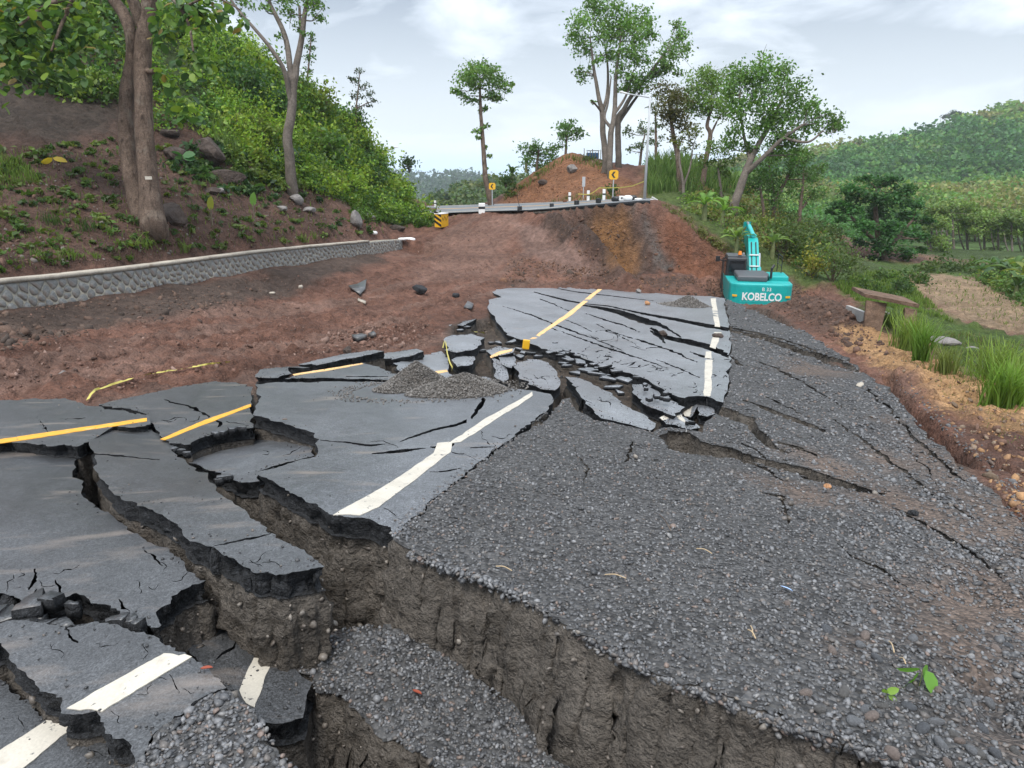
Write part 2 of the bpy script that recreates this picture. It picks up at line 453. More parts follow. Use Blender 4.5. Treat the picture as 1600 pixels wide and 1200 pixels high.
GP = [  # open ground: (pixel x, pixel y, depth)
 (0,614,8.9),(0,560,11.2),(0,510,13.2),(0,480,14.7),(-150,620,8.6),(-150,500,13.2),
 (200,616,9.6),(200,600,9.9),(200,540,12.6),(200,480,16.8),(200,452,18.5),
 (340,588,10.9),(400,560,13.0),(400,500,18.0),(400,450,23.5),(400,428,24.8),(550,540,14.2),(600,500,19.0),(600,440,28),(600,402,36),(600,390,36.8),
 (100,445,16.4),(300,436,21.5),(500,408,29.5),
 (700,500,18.0),(700,460,25),(700,400,35),(690,365,41),(700,345,44.5),(760,339,42.6),(760,400,35),(760,440,29.5),(820,338,40.5),
 (640,378,40.5),(655,345,48),(670,338,50),
 (800,380,37),(850,402,34),(833,347,39),(900,432,31.3),(880,385,35.6),(850,440,30.6),
 (850,332,39.0),(930,323.5,36.2),(1005,317,35.2),(930,340,34.6),(930,372,33.2),(930,402,32.0),(950,428,31.0),(1000,442,30.3),(1000,345,33.6),(1000,390,32.0),
 (1060,348,35),(1100,375,34),(1150,402,33.2),(1060,395,32),(1050,420,31.0),(1100,445,30),(1030,318,36.2),
 (700,327,50),(760,323,47),(850,320,43.5),(950,316,39.5),
 (640,329,56),(640,326,66),(700,324,62),(760,321,58),(830,319,54),
 (600,332,76),(680,331,76),(740,331,74),(620,350,100),(700,350,100),(790,345,95),(700,360,132),(600,360,132),(800,352,130),(850,330,80),
 (870,326,38.6),(900,323,37.6),(800,331,41.6),(730,333,45),
 (780,316,53),(890,238,58),(1000,290,48),(950,262,53),(880,290,52.5),(850,317,50.5),(960,313,44),(830,275,56),
 (890,262,66),(840,300,66),(960,275,62),(780,322,64),
 (1060,300,45),(1060,252,70),(1130,330,42),(1200,370,40),(1250,430,34),(1300,440,32),(1280,380,48),(1200,320,60),(1130,280,60),
 (1350,440,36),(1250,470,27),(1300,460,26),(1350,475,20.5),
 (1300,520,17),(1350,560,13.3),(1400,590,11.3),(1450,640,9.0),(1560,745,6.2),(1600,700,7.5),(1500,600,11),(1590,600,11.5),(1590,640,9.6),
 (1420,560,14),(1450,545,16),(1520,560,15),(1400,490,19),(1440,510,19.5),(1500,530,20),(1590,545,17.5),(1590,500,26),(1500,480,31),
 (1480,440,42),(1590,450,40),(1400,430,46),(1430,415,60),(1600,400,75),(1520,410,75),(1350,420,56),(1300,400,62),
 (1700,700,7.6),(1700,600,12),(1700,500,26),(1640,800,5.6),(1750,850,5.0),(1800,440,42),(1800,400,75),
 # left bank and the green hill
 (235,347,21.5),(0,405,16.3),(0,428,15.5),(200,412,18.8),(100,421,17.0),(300,399,21.9),(400,388,25.4),(500,374,30.5),(600,364,37.5),
 (0,330,19),(0,250,22.5),(0,180,25),(0,80,30),(0,-60,34),(-200,330,18),(-200,100,28),(-200,430,14.5),
 (100,300,22),(100,370,19.5),(100,200,26.5),(200,250,26),(200,130,31),(200,20,37),(300,300,26.5),(350,350,25.5),(300,370,22.5),
 (400,335,29),(400,262,32),(350,200,34),(350,110,38),(330,50,42),(450,305,34),(500,345,33),(450,240,37),(450,165,41),(475,140,43),
 (530,305,40),(540,235,44),(550,185,47),(580,300,45),(592,240,50),(622,285,54),(640,305,55),(650,332,51.5),(600,345,42),(570,350,36),(640,364,43),
 (330,60,56),(470,160,56),(545,205,60),(592,265,66),(622,300,75),(200,60,56),(0,60,56),(-200,60,56),
]
_g = np.array(GP, float)
_w = P(_g[:, 0], _g[:, 1], _g[:, 2])
EXC_POS = P(1187.0, 480.5, 29.3)                         # underside of the excavator's counterweight
EXC_Z = EXC_POS[2] - 1.02
ex = [[EXC_POS[0] + dx, EXC_POS[1] + dy, EXC_Z] for dx, dy in ((-1.4, -0.6), (1.6, -0.6), (0.0, 2.5), (1.8, 2.6), (-1.6, 2.2))]
_rp = [(x, y) for x, y in ((100,700),(300,700),(500,650),(700,650),(900,700),(1100,800),(1300,800),(900,520),(1000,480),(1100,560),(1200,560),(300,900),(900,950),(1300,1000),(620,590))]
_rh, _ = hit([p[0] for p in _rp], [p[1] for p in _rp], R)
G0 = RBF(np.vstack([_w, np.array(ex), _rh - np.array([0, 0, 0.25])]), 0.0)

def px_poly(pts, f):
    h, _ = hit([p[0] for p in pts], [p[1] for p in pts], f)
    return h[:, :2]
ROAD = px_poly([(-285,657),(0,636),(60,632),(135,642),(200,632),(270,616),(335,604),(395,594),(455,582),(540,564),(600,558),(690,554),
                (700,535),(708,515),(742,505),(762,498),(780,462),(800,452),(940,455),(1050,470),(1128,476),(1180,486),(1236,512),(1325,575),
                (1385,610),(1585,782),(1750,920),(1900,1300),(-270,1310)], R)
DITCH = [px_poly([(1368,588),(1402,596),(1452,645),(1512,700),(1550,738),(1520,732),(1486,720),(1436,670),(1396,624)], G0),
         px_poly([(1522,708),(1600,736),(1640,754),(1600,751),(1545,732)], G0),
         px_poly([(1535,745),(1600,800),(1650,850),(1600,818),(1545,765)], G0)]
CUT = px_poly([(795,350),(850,340),(930,332),(1005,326),(1060,360),(1140,402),(1140,436),(1000,438),(930,430),(850,425)], G0)
def along(x, y, line):
    """Signed distance (positive on the camera's side) to a 3D polyline, its height there, and 1 within its ends."""
    best = np.full(np.shape(x), 1e9); sg = np.zeros(np.shape(x)); zz = np.zeros(np.shape(x)); ins = np.zeros(np.shape(x))
    n = len(line)
    for i in range(n - 1):
        a, b = line[i], line[i + 1]; ab = (b - a)[:2]; L = (ab ** 2).sum()
        tr = ((x - a[0]) * ab[0] + (y - a[1]) * ab[1]) / L; t = np.clip(tr, 0, 1)
        dx, dy = x - a[0] - t * ab[0], y - a[1] - t * ab[1]; d = np.hypot(dx, dy)
        m = d < best
        best = np.where(m, d, best); sg = np.where(m, np.where(ab[0] * dy - ab[1] * dx < 0, 1.0, -1.0), sg); zz = np.where(m, a[2] + t * (b[2] - a[2]), zz)
        ok = np.ones(np.shape(x))
        if i == 0: ok = np.where(tr < 0, 0.0, ok)
        if i == n - 2: ok = np.where(tr > 1, 0.0, ok)
        ins = np.where(m, ok, ins)
    return best * sg, zz, ins
def side(x, y, line):
    a, b = line; d = (b - a)[:2] / np.hypot(*(b - a)[:2])
    return -(d[0] * (y - a[1]) - d[1] * (x - a[0])) * -1.0
_b = px_poly([(-60,600),(-60,545),(200,525),(560,480),(700,440),(700,500),(450,556),(200,600)], G0)
BENCH_XY = _b
RUT = (_b[3] - _b[1]) / np.hypot(*(_b[3] - _b[1]))
EDGE3 = P(*np.array([(845,329,39.6),(870,325.5,38.3),(900,322.5,37.3),(950,318,36.1),(1005,313.5,35.2),(1030,314,35.0),(1062,340,34.6),(1105,370,34.0),(1150,398,33.4)], float).T)
UR_NEAR = [(600,333,58),(650,332,54),(700,332.5,46.5),(760,330,43.3),(830,328,40.0),(870,325,38.4),(900,322,37.4),(950,317.5,36.2),(1005,313,35.3),(1016,313.4,35.3)]
UR_FAR = [(600,323.5,66),(650,322.5,63),(700,321.0,57),(760,319.0,52),(830,316.8,48.5),(870,315.3,46.5),(900,313.6,45),(950,311.5,42.5),(1005,309.6,40.2),(1016,310,39.8)]
_un, _uf = P(*np.array(UR_NEAR, float).T), P(*np.array(UR_FAR, float).T)
UR_POLY = np.vstack([_un, _uf[::-1]])[:, :2]
UR_Z = RBF(np.vstack([_un, _uf]))
SPUR = P(*np.array([(848,332,39.3),(962,432,30.8)], float).T)
WALL3 = P(*np.array([(-260,462,12.6),(-120,450,13.7),(0,437,15.0),(100,428,16.7),(200,417,18.6),(300,404.5,21.5),(400,392,25.0),(480,384,28.5),(560,377,33.0),(600,373,36.2),(628,371.5,39.0)], float).T)
def G(x, y, noise=True):
    x = np.asarray(x, float); y = np.asarray(y, float)
    z = G0(x, y)
    s = sdist(x, y, ROAD)
    if noise:
        r = np.hypot(x, y)
        k = smooth(2, 12, r) * smooth(0.0, 0.8, s)
        z = z + k * (0.20 * fbm(xyz(x * 0.7, y * 0.7), 4) + 0.26 * np.abs(fbm(xyz(x * 2.6, y * 2.6, 5), 3, 0.6)) + 0.08 * fbm(xyz(x * 8, y * 8, 8), 2))
        u_, v_ = x * RUT[0] + y * RUT[1], -x * RUT[1] + y * RUT[0]
        z = z + (1 - smooth(-0.8, 0.6, sdist(x, y, BENCH_XY))) * (0.12 * fbm(xyz(u_ * 0.22, v_ * 3.2, 61), 3, 0.6))
    if noise:
        gm = (1 - smooth(-0.8, 0.8, sdist(x, y, CUT)))
        z = z + gm * (0.30 * fbm(xyz(x * 1.5 + y * 0.35, y * 0.16, 41), 4, 0.6) + 0.10 * np.abs(fbm(xyz(x * 5, y * 1.5, 42), 3)))
    # the scoop bitten out below the upper road, its spur, and the bank cut to the foot of the stone wall
    se, ze, _k = along(x, y, EDGE3)
    w = side(x, y, SPUR)
    mk = smooth(0.0, 0.55, w) * smooth(-0.05, 0.05, se) * (1 - smooth(11, 14, x))
    rough_ = (0.34 * fbm(xyz(x * 1.3, y * 0.25, 43), 4, 0.6) + 0.22 * fbm(xyz(x * 3, y * 2, 44), 4)) if noise else 0
    prof = np.maximum(ze - 0.45 - 1.55 * se, -2.75 - 0.08 * (y - 30)) + rough_ * smooth(0.1, 0.8, se)
    z = z + mk * (np.minimum(z, prof) - z)
    z = z + 0.50 * np.exp(-(w / 0.55) ** 2) * smooth(0.3, 1.2, se) * (1 - smooth(7.0, 8.5, se))
    sw, zw, kw = along(x, y, WALL3)
    fr = smooth(-0.26, -0.16, sw) * (1 - smooth(1.4, 2.8, sw)) * kw
    bk = smooth(-1.2, -0.6, sw) * (1 - smooth(-0.30, -0.26, sw)) * kw
    z = np.where((sw > -0.75) & (sw < -0.12) & (kw > 0), np.minimum(z, zw - 0.06), z)
    lim = zw - 0.66 - 0.12 * fbm(xyz(x * 0.8, y * 0.8, 51), 3) - 0.20 * np.clip(sw, 0, 2)
    z = z + fr * (np.minimum(z, lim) - z) + bk * (zw - 0.07 - z)
    su = sdist(x, y, UR_POLY)
    z = np.where(su < 0.9, np.minimum(z, UR_Z(x, y) - 0.05 + 0.03 * np.clip(su, 0, 1)), z)
    near = 1 - smooth(5.0, 9.0, np.hypot(x, y))
    zr = R(x, y) - 0.26 - 1.15 * near * (1 - smooth(6.5, 8, y + 0.4 * x)) + (0.10 * fbm(xyz(x * 3, y * 3, 3), 4) if noise else 0)
    z = np.where(s < 0, zr + (z - zr) * smooth(-0.10, 0.0, s), z)
    for i, q in enumerate(DITCH):
        z = z - (0.42, 0.22, 0.25)[i] * smooth(0.0, 0.16, -sdist(x, y, q))
    return z

def ground_color(x, y):
    c = np.zeros((len(x), 3)) + np.array((0.150, 0.078, 0.056))
    jit = 0.35 * fbm(xyz(x * 0.9, y * 0.9, 2), 3) + 0.15 * fbm(xyz(x * 4, y * 4, 4), 3)
    regs = [
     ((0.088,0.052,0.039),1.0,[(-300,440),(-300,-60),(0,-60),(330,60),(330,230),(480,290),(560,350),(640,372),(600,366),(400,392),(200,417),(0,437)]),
     ((0.050,0.038,0.030),1.5,[(-300,240),(-300,60),(0,80),(190,120),(200,210),(100,225),(0,215)]),  # foliage shade at the bank top put into the soil colour
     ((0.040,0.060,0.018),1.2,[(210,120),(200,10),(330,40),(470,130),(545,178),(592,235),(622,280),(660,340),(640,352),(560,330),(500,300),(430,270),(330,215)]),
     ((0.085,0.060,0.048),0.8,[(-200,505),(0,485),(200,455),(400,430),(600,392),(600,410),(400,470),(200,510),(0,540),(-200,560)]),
     ((0.175,0.102,0.078),1.2,[(640,440),(690,370),(760,345),(800,350),(790,400),(740,440)]),
     ((0.195,0.122,0.098),0.7,[(805,350),(850,360),(950,425),(885,430),(815,400)]),
     ((0.072,0.048,0.038),0.8,[(850,336),(1000,320),(1030,340),(1030,430),(960,430),(860,365)]),
     ((0.150,0.068,0.041),1.2,[(1030,322),(1140,395),(1145,430),(1060,430),(1020,390)]),
     ((0.195,0.098,0.042),1.2,[(925,352),(978,350),(1002,380),(996,424),(966,416),(930,385)]),
     ((0.110,0.098,0.090),0.5,[(990,322),(1010,322),(1050,420),(1020,415)]),
     ((0.100,0.062,0.048),1.0,[(800,440),(960,430),(1140,440),(1150,460),(1050,455),(940,446),(800,446)]),
     ((0.205,0.098,0.052),0.8,[(770,322),(800,290),(880,236),(950,262),(1010,290),(960,316),(850,320)]),
     ((0.075,0.105,0.030),1.5,[(1010,312),(1010,250),(1280,250),(1400,410),(1340,450),(1240,450),(1150,400),(1100,365),(1045,322)]),
     ((0.10,0.062,0.047),0.7,[(1150,470),(1150,445),(1240,440),(1330,480),(1420,545),(1400,560),(1310,540),(1240,500)]),
     ((0.360,0.215,0.108),0.5,[(1300,530),(1310,508),(1350,512),(1400,530),(1450,560),(1540,598),(1660,640),(1660,745),(1560,706),(1480,655),(1415,600),(1350,560)]),
     ((0.135,0.075,0.056),0.4,[(1440,640),(1540,680),(1700,720),(1800,860),(1640,850),(1540,745)]),
     ((0.075,0.115,0.030),0.8,[(1310,440),(1400,420),(1440,470),(1500,510),(1620,530),(1640,620),(1520,590),(1440,545),(1350,490)]),
     ((0.07,0.11,0.032),2.0,[(1235,400),(1260,330),(1300,330),(1700,330),(1700,445),(1560,440),(1430,428),(1330,450),(1250,425)]),
     ((0.26,0.185,0.118),1.2,[(1410,432),(1470,428),(1560,440),(1700,480),(1700,540),(1600,525),(1500,508),(1450,470)]),
     ((0.06,0.085,0.028),2.0,[(1250,420),(1300,390),(1450,415),(1700,410),(1700,440),(1560,432),(1430,425),(1350,435)]),
    ]
    u_, v_ = x * RUT[0] + y * RUT[1], -x * RUT[1] + y * RUT[0]          # scraped bands left by the blade
    c *= (1 + 0.45 * fbm(xyz(u_ * 0.12, v_ * 1.8, 71), 4, 0.6))[:, None]
    c = c + (np.array((0.19, 0.125, 0.10)) - c) * (0.5 * smooth(0.05, 0.4, fbm(xyz(u_ * 0.16, v_ * 1.3, 72), 4)))[:, None]
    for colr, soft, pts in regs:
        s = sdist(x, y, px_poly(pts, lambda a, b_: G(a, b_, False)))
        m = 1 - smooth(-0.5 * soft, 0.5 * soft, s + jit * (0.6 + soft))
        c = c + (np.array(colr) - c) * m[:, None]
    mc = 1 - smooth(-0.6, 0.6, sdist(x, y, CUT))                             # rain-washed streaks down the cut
    c = c * (1 + mc * (0.55 * fbm(xyz(x * 2.4 + y * 0.5, y * 0.30, 81), 4, 0.65) + 0.25 * fbm(xyz(x * 6, y * 4, 82), 3)))[:, None]
    s = sdist(x, y, ROAD)
    m = 1 - smooth(-0.1, 0.25, s + 0.3 * jit)
    c = c + (np.array((0.095, 0.076, 0.062)) - c) * m[:, None]
    r = np.hypot(x, y)
    m = smooth(70, 95, r)
    c = c + (np.array((0.05, 0.075, 0.025)) - c) * m[:, None]
    return c

NT_, NR_ = 560, 430
th = np.radians(np.linspace(-64, 64, NT_))
rr = np.concatenate([np.geomspace(1.0, 4.0, 50, endpoint=False), np.geomspace(4.0, 48.0, 310, endpoint=False), np.geomspace(48.0, 135.0, NR_ - 360)])
TT, RR = np.meshgrid(th, rr)
gx, gy = (np.sin(TT) * RR).ravel(), (np.cos(TT) * RR).ravel()
gz = G(gx, gy)
ii = np.arange(NR_ - 1)[:, None] * NT_ + np.arange(NT_ - 1)[None]
ii = ii.ravel()
_GZ = gz.reshape(NR_, NT_)
def Gs(x, y):
    """The ground mesh's own height, read off its grid."""
    x = np.asarray(x, float); y = np.asarray(y, float)
    r = np.clip(np.hypot(x, y), rr[0], rr[-1] - 1e-6); a = np.clip(np.arctan2(x, y), th[0], th[-1] - 1e-9)
    u = (a - th[0]) / (th[1] - th[0]); i = np.clip(u.astype(int), 0, NT_ - 2); u = u - i
    j = np.clip(np.searchsorted(rr, r) - 1, 0, NR_ - 2); v = (r - rr[j]) / (rr[j + 1] - rr[j])
    return (_GZ[j, i] * (1 - u) + _GZ[j, i + 1] * u) * (1 - v) + (_GZ[j + 1, i] * (1 - u) + _GZ[j + 1, i + 1] * u) * v
gf = np.stack([ii, ii + 1, ii + NT_ + 1, ii + NT_], 1)
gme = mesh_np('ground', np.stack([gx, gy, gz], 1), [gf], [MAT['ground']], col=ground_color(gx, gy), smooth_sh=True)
tag(link('ground', gme), kind='structure')

# ------------------------------------------------------------------ upper road
def ribbon(name, near, far, th_, mats, parent=None, dz=0.0, kind=None):
    a = P(*np.array(near, float).T) + [0, 0, dz]; b = P(*np.array(far, float).T) + [0, 0, dz]
    n = len(a); td = np.column_stack([np.zeros(n), np.zeros(n), np.broadcast_to(th_, n)])
    V = np.vstack([a, b, a - td, b - td])
    F = []
    for i in range(n - 1):
        F += [(i, i + 1, n + i + 1, n + i), (2 * n + i + 1, 2 * n + i, 3 * n + i, 3 * n + i + 1),
              (2 * n + i, 2 * n + i + 1, i + 1, i), (n + i, n + i + 1, 3 * n + i + 1, 3 * n + i)]
    F += [(0, n, 3 * n, 2 * n), (n - 1, 3 * n - 1, 4 * n - 1, 2 * n - 1)]
    o = world_obj(name, V, [np.array(F)], mats, parent, mat_idx=([0, 1, 1, 1] * (n - 1) + [1, 1]) if len(mats) > 1 else None)
    if kind: o['kind'] = kind
    return o
road = ribbon('road', UR_NEAR, UR_FAR, [.03, .03, .03, .03, .05, .09, .14, .17, .2, .2], [MAT['asphalt_pale'], MAT['asphalt_edge']], kind='structure')
BASE_C = ribbon('ground', [(a, b + .6, c + .04) for a, b, c in UR_NEAR[4:]], [(a, b + .2, c + 1.2) for a, b, c in UR_NEAR[4:]], [.12, .3, .45, .55, .6, .6], [MAT['soil']], dz=-.10, kind='structure')
def lerp_line(a, b, t):
    return [tuple(np.array(p) * (1 - t) + np.array(q) * t) for p, q in zip(a, b)]
def edge_line(name, t0, t1, i0, i1, mat):
    a = P(*np.array(UR_NEAR, float).T); b = P(*np.array(UR_FAR, float).T)
    A = (a * (1 - t0) + b * t0)[i0:i1] + [0, 0, .006]; B = (a * (1 - t1) + b * t1)[i0:i1] + [0, 0, .006]
    n = len(A); V = np.vstack([A, B]); F = [(i, i + 1, n + i + 1, n + i) for i in range(n - 1)]
    return world_obj(name, V, [np.array(F)], [mat], road)
edge_line('white_line', 0.07, 0.10, 1, 7, MAT['white_paint'])
edge_line('white_line', 0.90, 0.93, 1, 9, MAT['white_paint'])
edge_line('yellow_line', 0.48, 0.51, 1, 9, MAT['yellow_paint'])

# ================================================================== broken slabs
def densify_px(poly, step, closed=True):
    out = []
    n = len(poly)
    for k in range(n if closed else n - 1):
        a, b = np.array(poly[k], float), np.array(poly[(k + 1) % n], float)
        m = max(1, int(np.hypot(*(b - a)) / step))
        for i in range(m):
            out.append(a + (b - a) * i / m)
    if not closed: out.append(np.array(poly[-1], float))
    return np.array(out)
def crack_poly(line):
    """(px, py, width px) along a crack -> closed pixel polygon."""
    L = np.array(line, float); q = L[:, :2]
    d = np.gradient(q, axis=0); d /= np.hypot(*d.T)[:, None] + 1e-9
    nrm = np.stack([-d[:, 1], d[:, 0]], 1)
    a = q + nrm * L[:, 2:3] * 0.5; b = q - nrm * L[:, 2:3] * 0.5
    return [tuple(p) for p in a] + [tuple(p) for p in b[::-1]]
def jag(xy, dist, amp):
    p = xyz(xy[:, 0], xy[:, 1])
    k = 1.9 * amp * np.clip(dist / 6.0, 0.75, 2.2)
    ox = fbm(p * 5.0 + 3.1, 5, 0.82); oy = fbm(p * 5.0 + 71.7, 5, 0.82)
    return xy + np.stack([ox, oy], 1) * k[:, None]

def sheet(poly, f, holes=(), step=6, inner=15, amp=0.05, jagged=True, hole_amp=None):
    """Triangulated surface z = f over a pixel polygon. Returns V, T, boundary directed edges."""
    loops = []
    for k, pl in enumerate([poly] + list(holes)):
        q = densify_px(pl, step if k == 0 else max(3, step * 0.6))
        h, _ = hit(q[:, 0], q[:, 1], f)
        xy = h[:, :2]
        if jagged:
            xy = jag(xy, np.hypot(xy[:, 0], xy[:, 1]), amp if k == 0 else (hole_amp or amp * 0.6))
        loops.append(xy)
    x0, y0 = np.min(np.array(poly), 0); x1, y1 = np.max(np.array(poly), 0)
    gx_, gy_ = np.meshgrid(np.arange(x0 + inner / 2, x1, inner), np.arange(y0 + inner / 2, y1, inner))
    gx_, gy_ = gx_.ravel(), gy_.ravel()
    gx_ = gx_ + rng.uniform(-.3, .3, len(gx_)) * inner; gy_ = gy_ + rng.uniform(-.3, .3, len(gy_)) * inner
    m = inpoly(gx_, gy_, poly) & (polydist(gx_, gy_, poly) > inner * 0.4)
    pts = np.zeros((0, 2))
    if m.any():
        h, _ = hit(gx_[m], gy_[m], f)
        pts = h[:, :2]
    verts, edges = [], []
    for lp in loops:
        b = len(verts)
        verts += [tuple(p) for p in lp]
        edges += [(b + i, b + (i + 1) % len(lp)) for i in range(len(lp))]
    verts += [tuple(p) for p in pts]
    r = delaunay_2d_cdt([Vector(v) for v in verts], edges, [], 0, 1e-5)
    V2 = np.array([tuple(v) for v in r[0]])
    T = np.array([t for t in r[2] if len(t) == 3])
    c = V2[T].mean(1)
    keep = inpoly(c[:, 0], c[:, 1], loops[0])
    for lp in loops[1:]:
        keep &= ~inpoly(c[:, 0], c[:, 1], lp)
    T = T[keep]
    a = V2[T]
    ar = (a[:, 1, 0] - a[:, 0, 0]) * (a[:, 2, 1] - a[:, 0, 1]) - (a[:, 1, 1] - a[:, 0, 1]) * (a[:, 2, 0] - a[:, 0, 0])
    T = np.where((ar < 0)[:, None], T[:, ::-1], T)
    used = np.unique(T); mp = -np.ones(len(V2), int); mp[used] = np.arange(len(used))
    V2 = V2[used]; T = mp[T]
    E = np.vstack([T[:, [0, 1]], T[:, [1, 2]], T[:, [2, 0]]])
    es = set(map(tuple, E.tolist()))
    B = np.array([e for e in es if (e[1], e[0]) not in es])
    return V2, T, B, loops
def outward(V2, B):
    n = np.zeros((len(V2), 2))
    d = V2[B[:, 1]] - V2[B[:, 0]]
    o = np.stack([d[:, 1], -d[:, 0]], 1); o /= np.hypot(*o.T)[:, None] + 1e-9
    np.add.at(n, B[:, 0], o); np.add.at(n, B[:, 1], o)
    return n / (np.hypot(*n.T)[:, None] + 1e-6)
def walls(V2, zt, B, rows, bias=0.2):
    """rows: [(drop, outset, noise)] -> V, F of a skirt hanging from the boundary."""
    bv = np.unique(B); mp = -np.ones(len(V2), int); mp[bv] = np.arange(len(bv))
    n = outward(V2, B)[bv]; q = V2[bv]; z = zt[bv]
    V = []
    for drop, off, am in rows:
        zz = z - drop
        nn = 0.0
        if am:
            p = xyz(q[:, 0], q[:, 1], 0); p[:, 2] = zz
            nn = am * (0.8 * fbm(p * np.array([3.2, 3.2, 4.5]), 4, 0.65) + 1.2 * np.abs(fbm(p * np.array([9, 9, 12]) + 9, 3, 0.7)) - bias)
        w = q + n * (off + nn)[:, None] if isinstance(nn, np.ndarray) else q + n * off
        zz2 = zz + (am * 0.3 * fbm(xyz(q[:, 0] * 9, q[:, 1] * 9, drop * 9), 2) if am else 0)
        V.append(np.column_stack([w, zz2]))
    k = len(bv); V = np.vstack(V)
    F = []
    a, b = mp[B[:, 0]], mp[B[:, 1]]
    for r in range(len(rows) - 1):
        F.append(np.stack([b + r * k, a + r * k, a + (r + 1) * k, b + (r + 1) * k], 1))
    return V, np.vstack(F)

SOIL = []          # V, F of the earth under the slabs, joined into the ground
SURF = {}
FINE = {'left': [(235, 925, 45, 22, -50, 7, 45, 1.4), (60, 905, 60, 18, -55, 5, 45, 1.5), (270, 890, 25, 15, -35, 3, 40, 1.4)],
        'near_left': [(150, 1000, 90, 16, -50, 5, 50, 1.5), (265, 1060, 50, 18, -55, 4, 45, 1.5)],
        'corner_left': [(60, 1150, 80, 40, -45, 4, 50, 1.6)],
        'middle': [(400, 878, 60, 12, 10, 4, 45, 1.3)],
        'main': [(570, 785, 40, 12, -15, 3, 45, 1.2), (620, 700, 80, 12, 5, 3, 60, 1.2), (770, 680, 30, 15, -20, 4, 35, 1.1)],
        'sunk': [(400, 712, 60, 15, 10, 4, 40, 1.0)],
        'far': [(1000, 575, 60, 14, -25, 14, 26, 1.1), (920, 556, 40, 10, -20, 12, 22, 1.1), (1060, 605, 40, 10, -20, 8, 24, 1.1), (1120, 580, 14, 30, 10, 6, 16, 1.0), (1000, 530, 90, 25, -25, 3, 55, .9)],
        'centre': [(840, 590, 25, 15, -20, 5, 22, 1.0)], 'finger': [(940, 625, 30, 20, -30, 5, 26, 1.0)], 'finger_two': [(1030, 625, 25, 12, -20, 4, 22, 1.0)], 'upper_mid': [(300, 650, 60, 20, 15, 5, 45, 1.1)], 'upper_left': [(60, 655, 120, 12, 5, 5, 50, 1.1)]}
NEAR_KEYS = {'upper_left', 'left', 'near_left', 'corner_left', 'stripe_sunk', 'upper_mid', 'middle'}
SHEEN_KEYS = {'far', 'finger', 'finger_two', 'centre', 'square', 'pebble', 'heap_back', 'curl', 'shard', 'round', 'dash', 'dip', 'apron', 'white_curve', 'fold', 'plank'}
CRUMB = []
def plane_surf(ctrl):
    if isinstance(ctrl, (int, float)):
        return lambda x, y: R(x, y) + ctrl
    h, _ = hit([c[0] for c in ctrl], [c[1] for c in ctrl], R)
    A = np.column_stack([np.ones(len(h)), h[:, 0], h[:, 1]])
    s, *_r = np.linalg.lstsq(A, np.array([c[2] for c in ctrl]), rcond=None)
    return lambda x, y: R(x, y) + s[0] + s[1] * x + s[2] * y
def soil_rows(depth, th_, slope=0.1):
    n = max(3, int(depth / 0.045)) if depth > 0.7 else max(3, int(depth / 0.1))
    n = min(n, 26)
    return [(th_ + depth * i / n, -0.012 + slope * depth * i / n, 0.0 if i == 0 else 0.075 if depth > 0.7 else 0.05) for i in range(n + 1)]
def slab(key, label, poly, ctrl=0.0, th_=0.13, cracks=(), holes=(), soil=0.5, step=4.5, inner=16, amp=0.05, rough=0.012, slope=0.12):
    mtop = MAT['asphalt' if key in NEAR_KEYS else 'asphalt_sheen' if key in SHEEN_KEYS else 'asphalt_mid']
    f0 = plane_surf(ctrl)
    f = lambda x, y: f0(x, y) + rough * fbm(xyz(np.asarray(x) * 1.3, np.asarray(y) * 1.3, 1), 2)
    SURF[key] = f
    cracks = list(cracks) + [c for c in fine_cracks(len(key) * 7 + 3, FINE.get(key, [])) if all(inpoly(p[0], p[1], poly) for p in c)]
    hs = [crack_poly(c) for c in cracks] + list(holes)
    V2, T, B, loops = sheet(poly, f, hs, step, inner, amp)
    CRUMB.append((key, loops[0], f))
    z = f(V2[:, 0], V2[:, 1])
    rows = [(0.0, 0.0, 0.0), (th_ * 0.14, 0.004, 0.03), (th_ * 0.34, 0.002, 0.055), (th_ * 0.55, -0.004, 0.065), (th_ * 0.78, -0.006, 0.065), (th_, -0.014, 0.045)]
    Vw, Fw = walls(V2, z, B, rows, 0.62)
    top = np.column_stack([V2, z]); n = len(top)
    bot = np.column_stack([V2 * 1.0, z - th_ + 0.01])
    V = np.vstack([top, Vw, bot])
    mi = np.concatenate([np.zeros(len(T)), np.ones(len(Fw)), np.ones(len(T))]).astype(int)
    Fw = Fw + n
    o = world_obj('asphalt_slab', V, [T, Fw, T[:, ::-1] + n + len(Vw)], [mtop, MAT['asphalt_edge']],
                  origin=(V2[:, 0].mean(), V2[:, 1].mean(), z.mean()), mat_idx=mi)
    tag(o, label, 'road slab', 'broken slabs of the collapsed road')
    if soil:
        SOIL.append(walls(V2, z, B, soil_rows(soil, th_, slope)))
    return o
def fine_cracks(seed, areas):
    """areas: [(px, py, spread x, spread y, heading deg, how many, length px, width px)] -> thin wandering cracks with side branches."""
    r_ = np.random.default_rng(seed); out = []
    for px, py, sx_, sy_, hd, n, ln, wd in areas:
        for _ in range(n):
            p = np.array([px + r_.uniform(-sx_, sx_), py + r_.uniform(-sy_, sy_)]); a = math.radians(hd + r_.normal(0, 22))
            m = r_.integers(7, 11); L = ln * r_.uniform(.6, 1.5); pts = []
            for i in range(m):
                w = .62 * wd * r_.uniform(.6, 1.3) * math.sin(math.pi * (i + .6) / (m + .2)) + .3
                pts.append((p[0], p[1], w)); a += r_.normal(0, .5)
                p = p + np.array([math.cos(a), -math.sin(a) * .6]) * L / m
            out.append(pts)
    return out
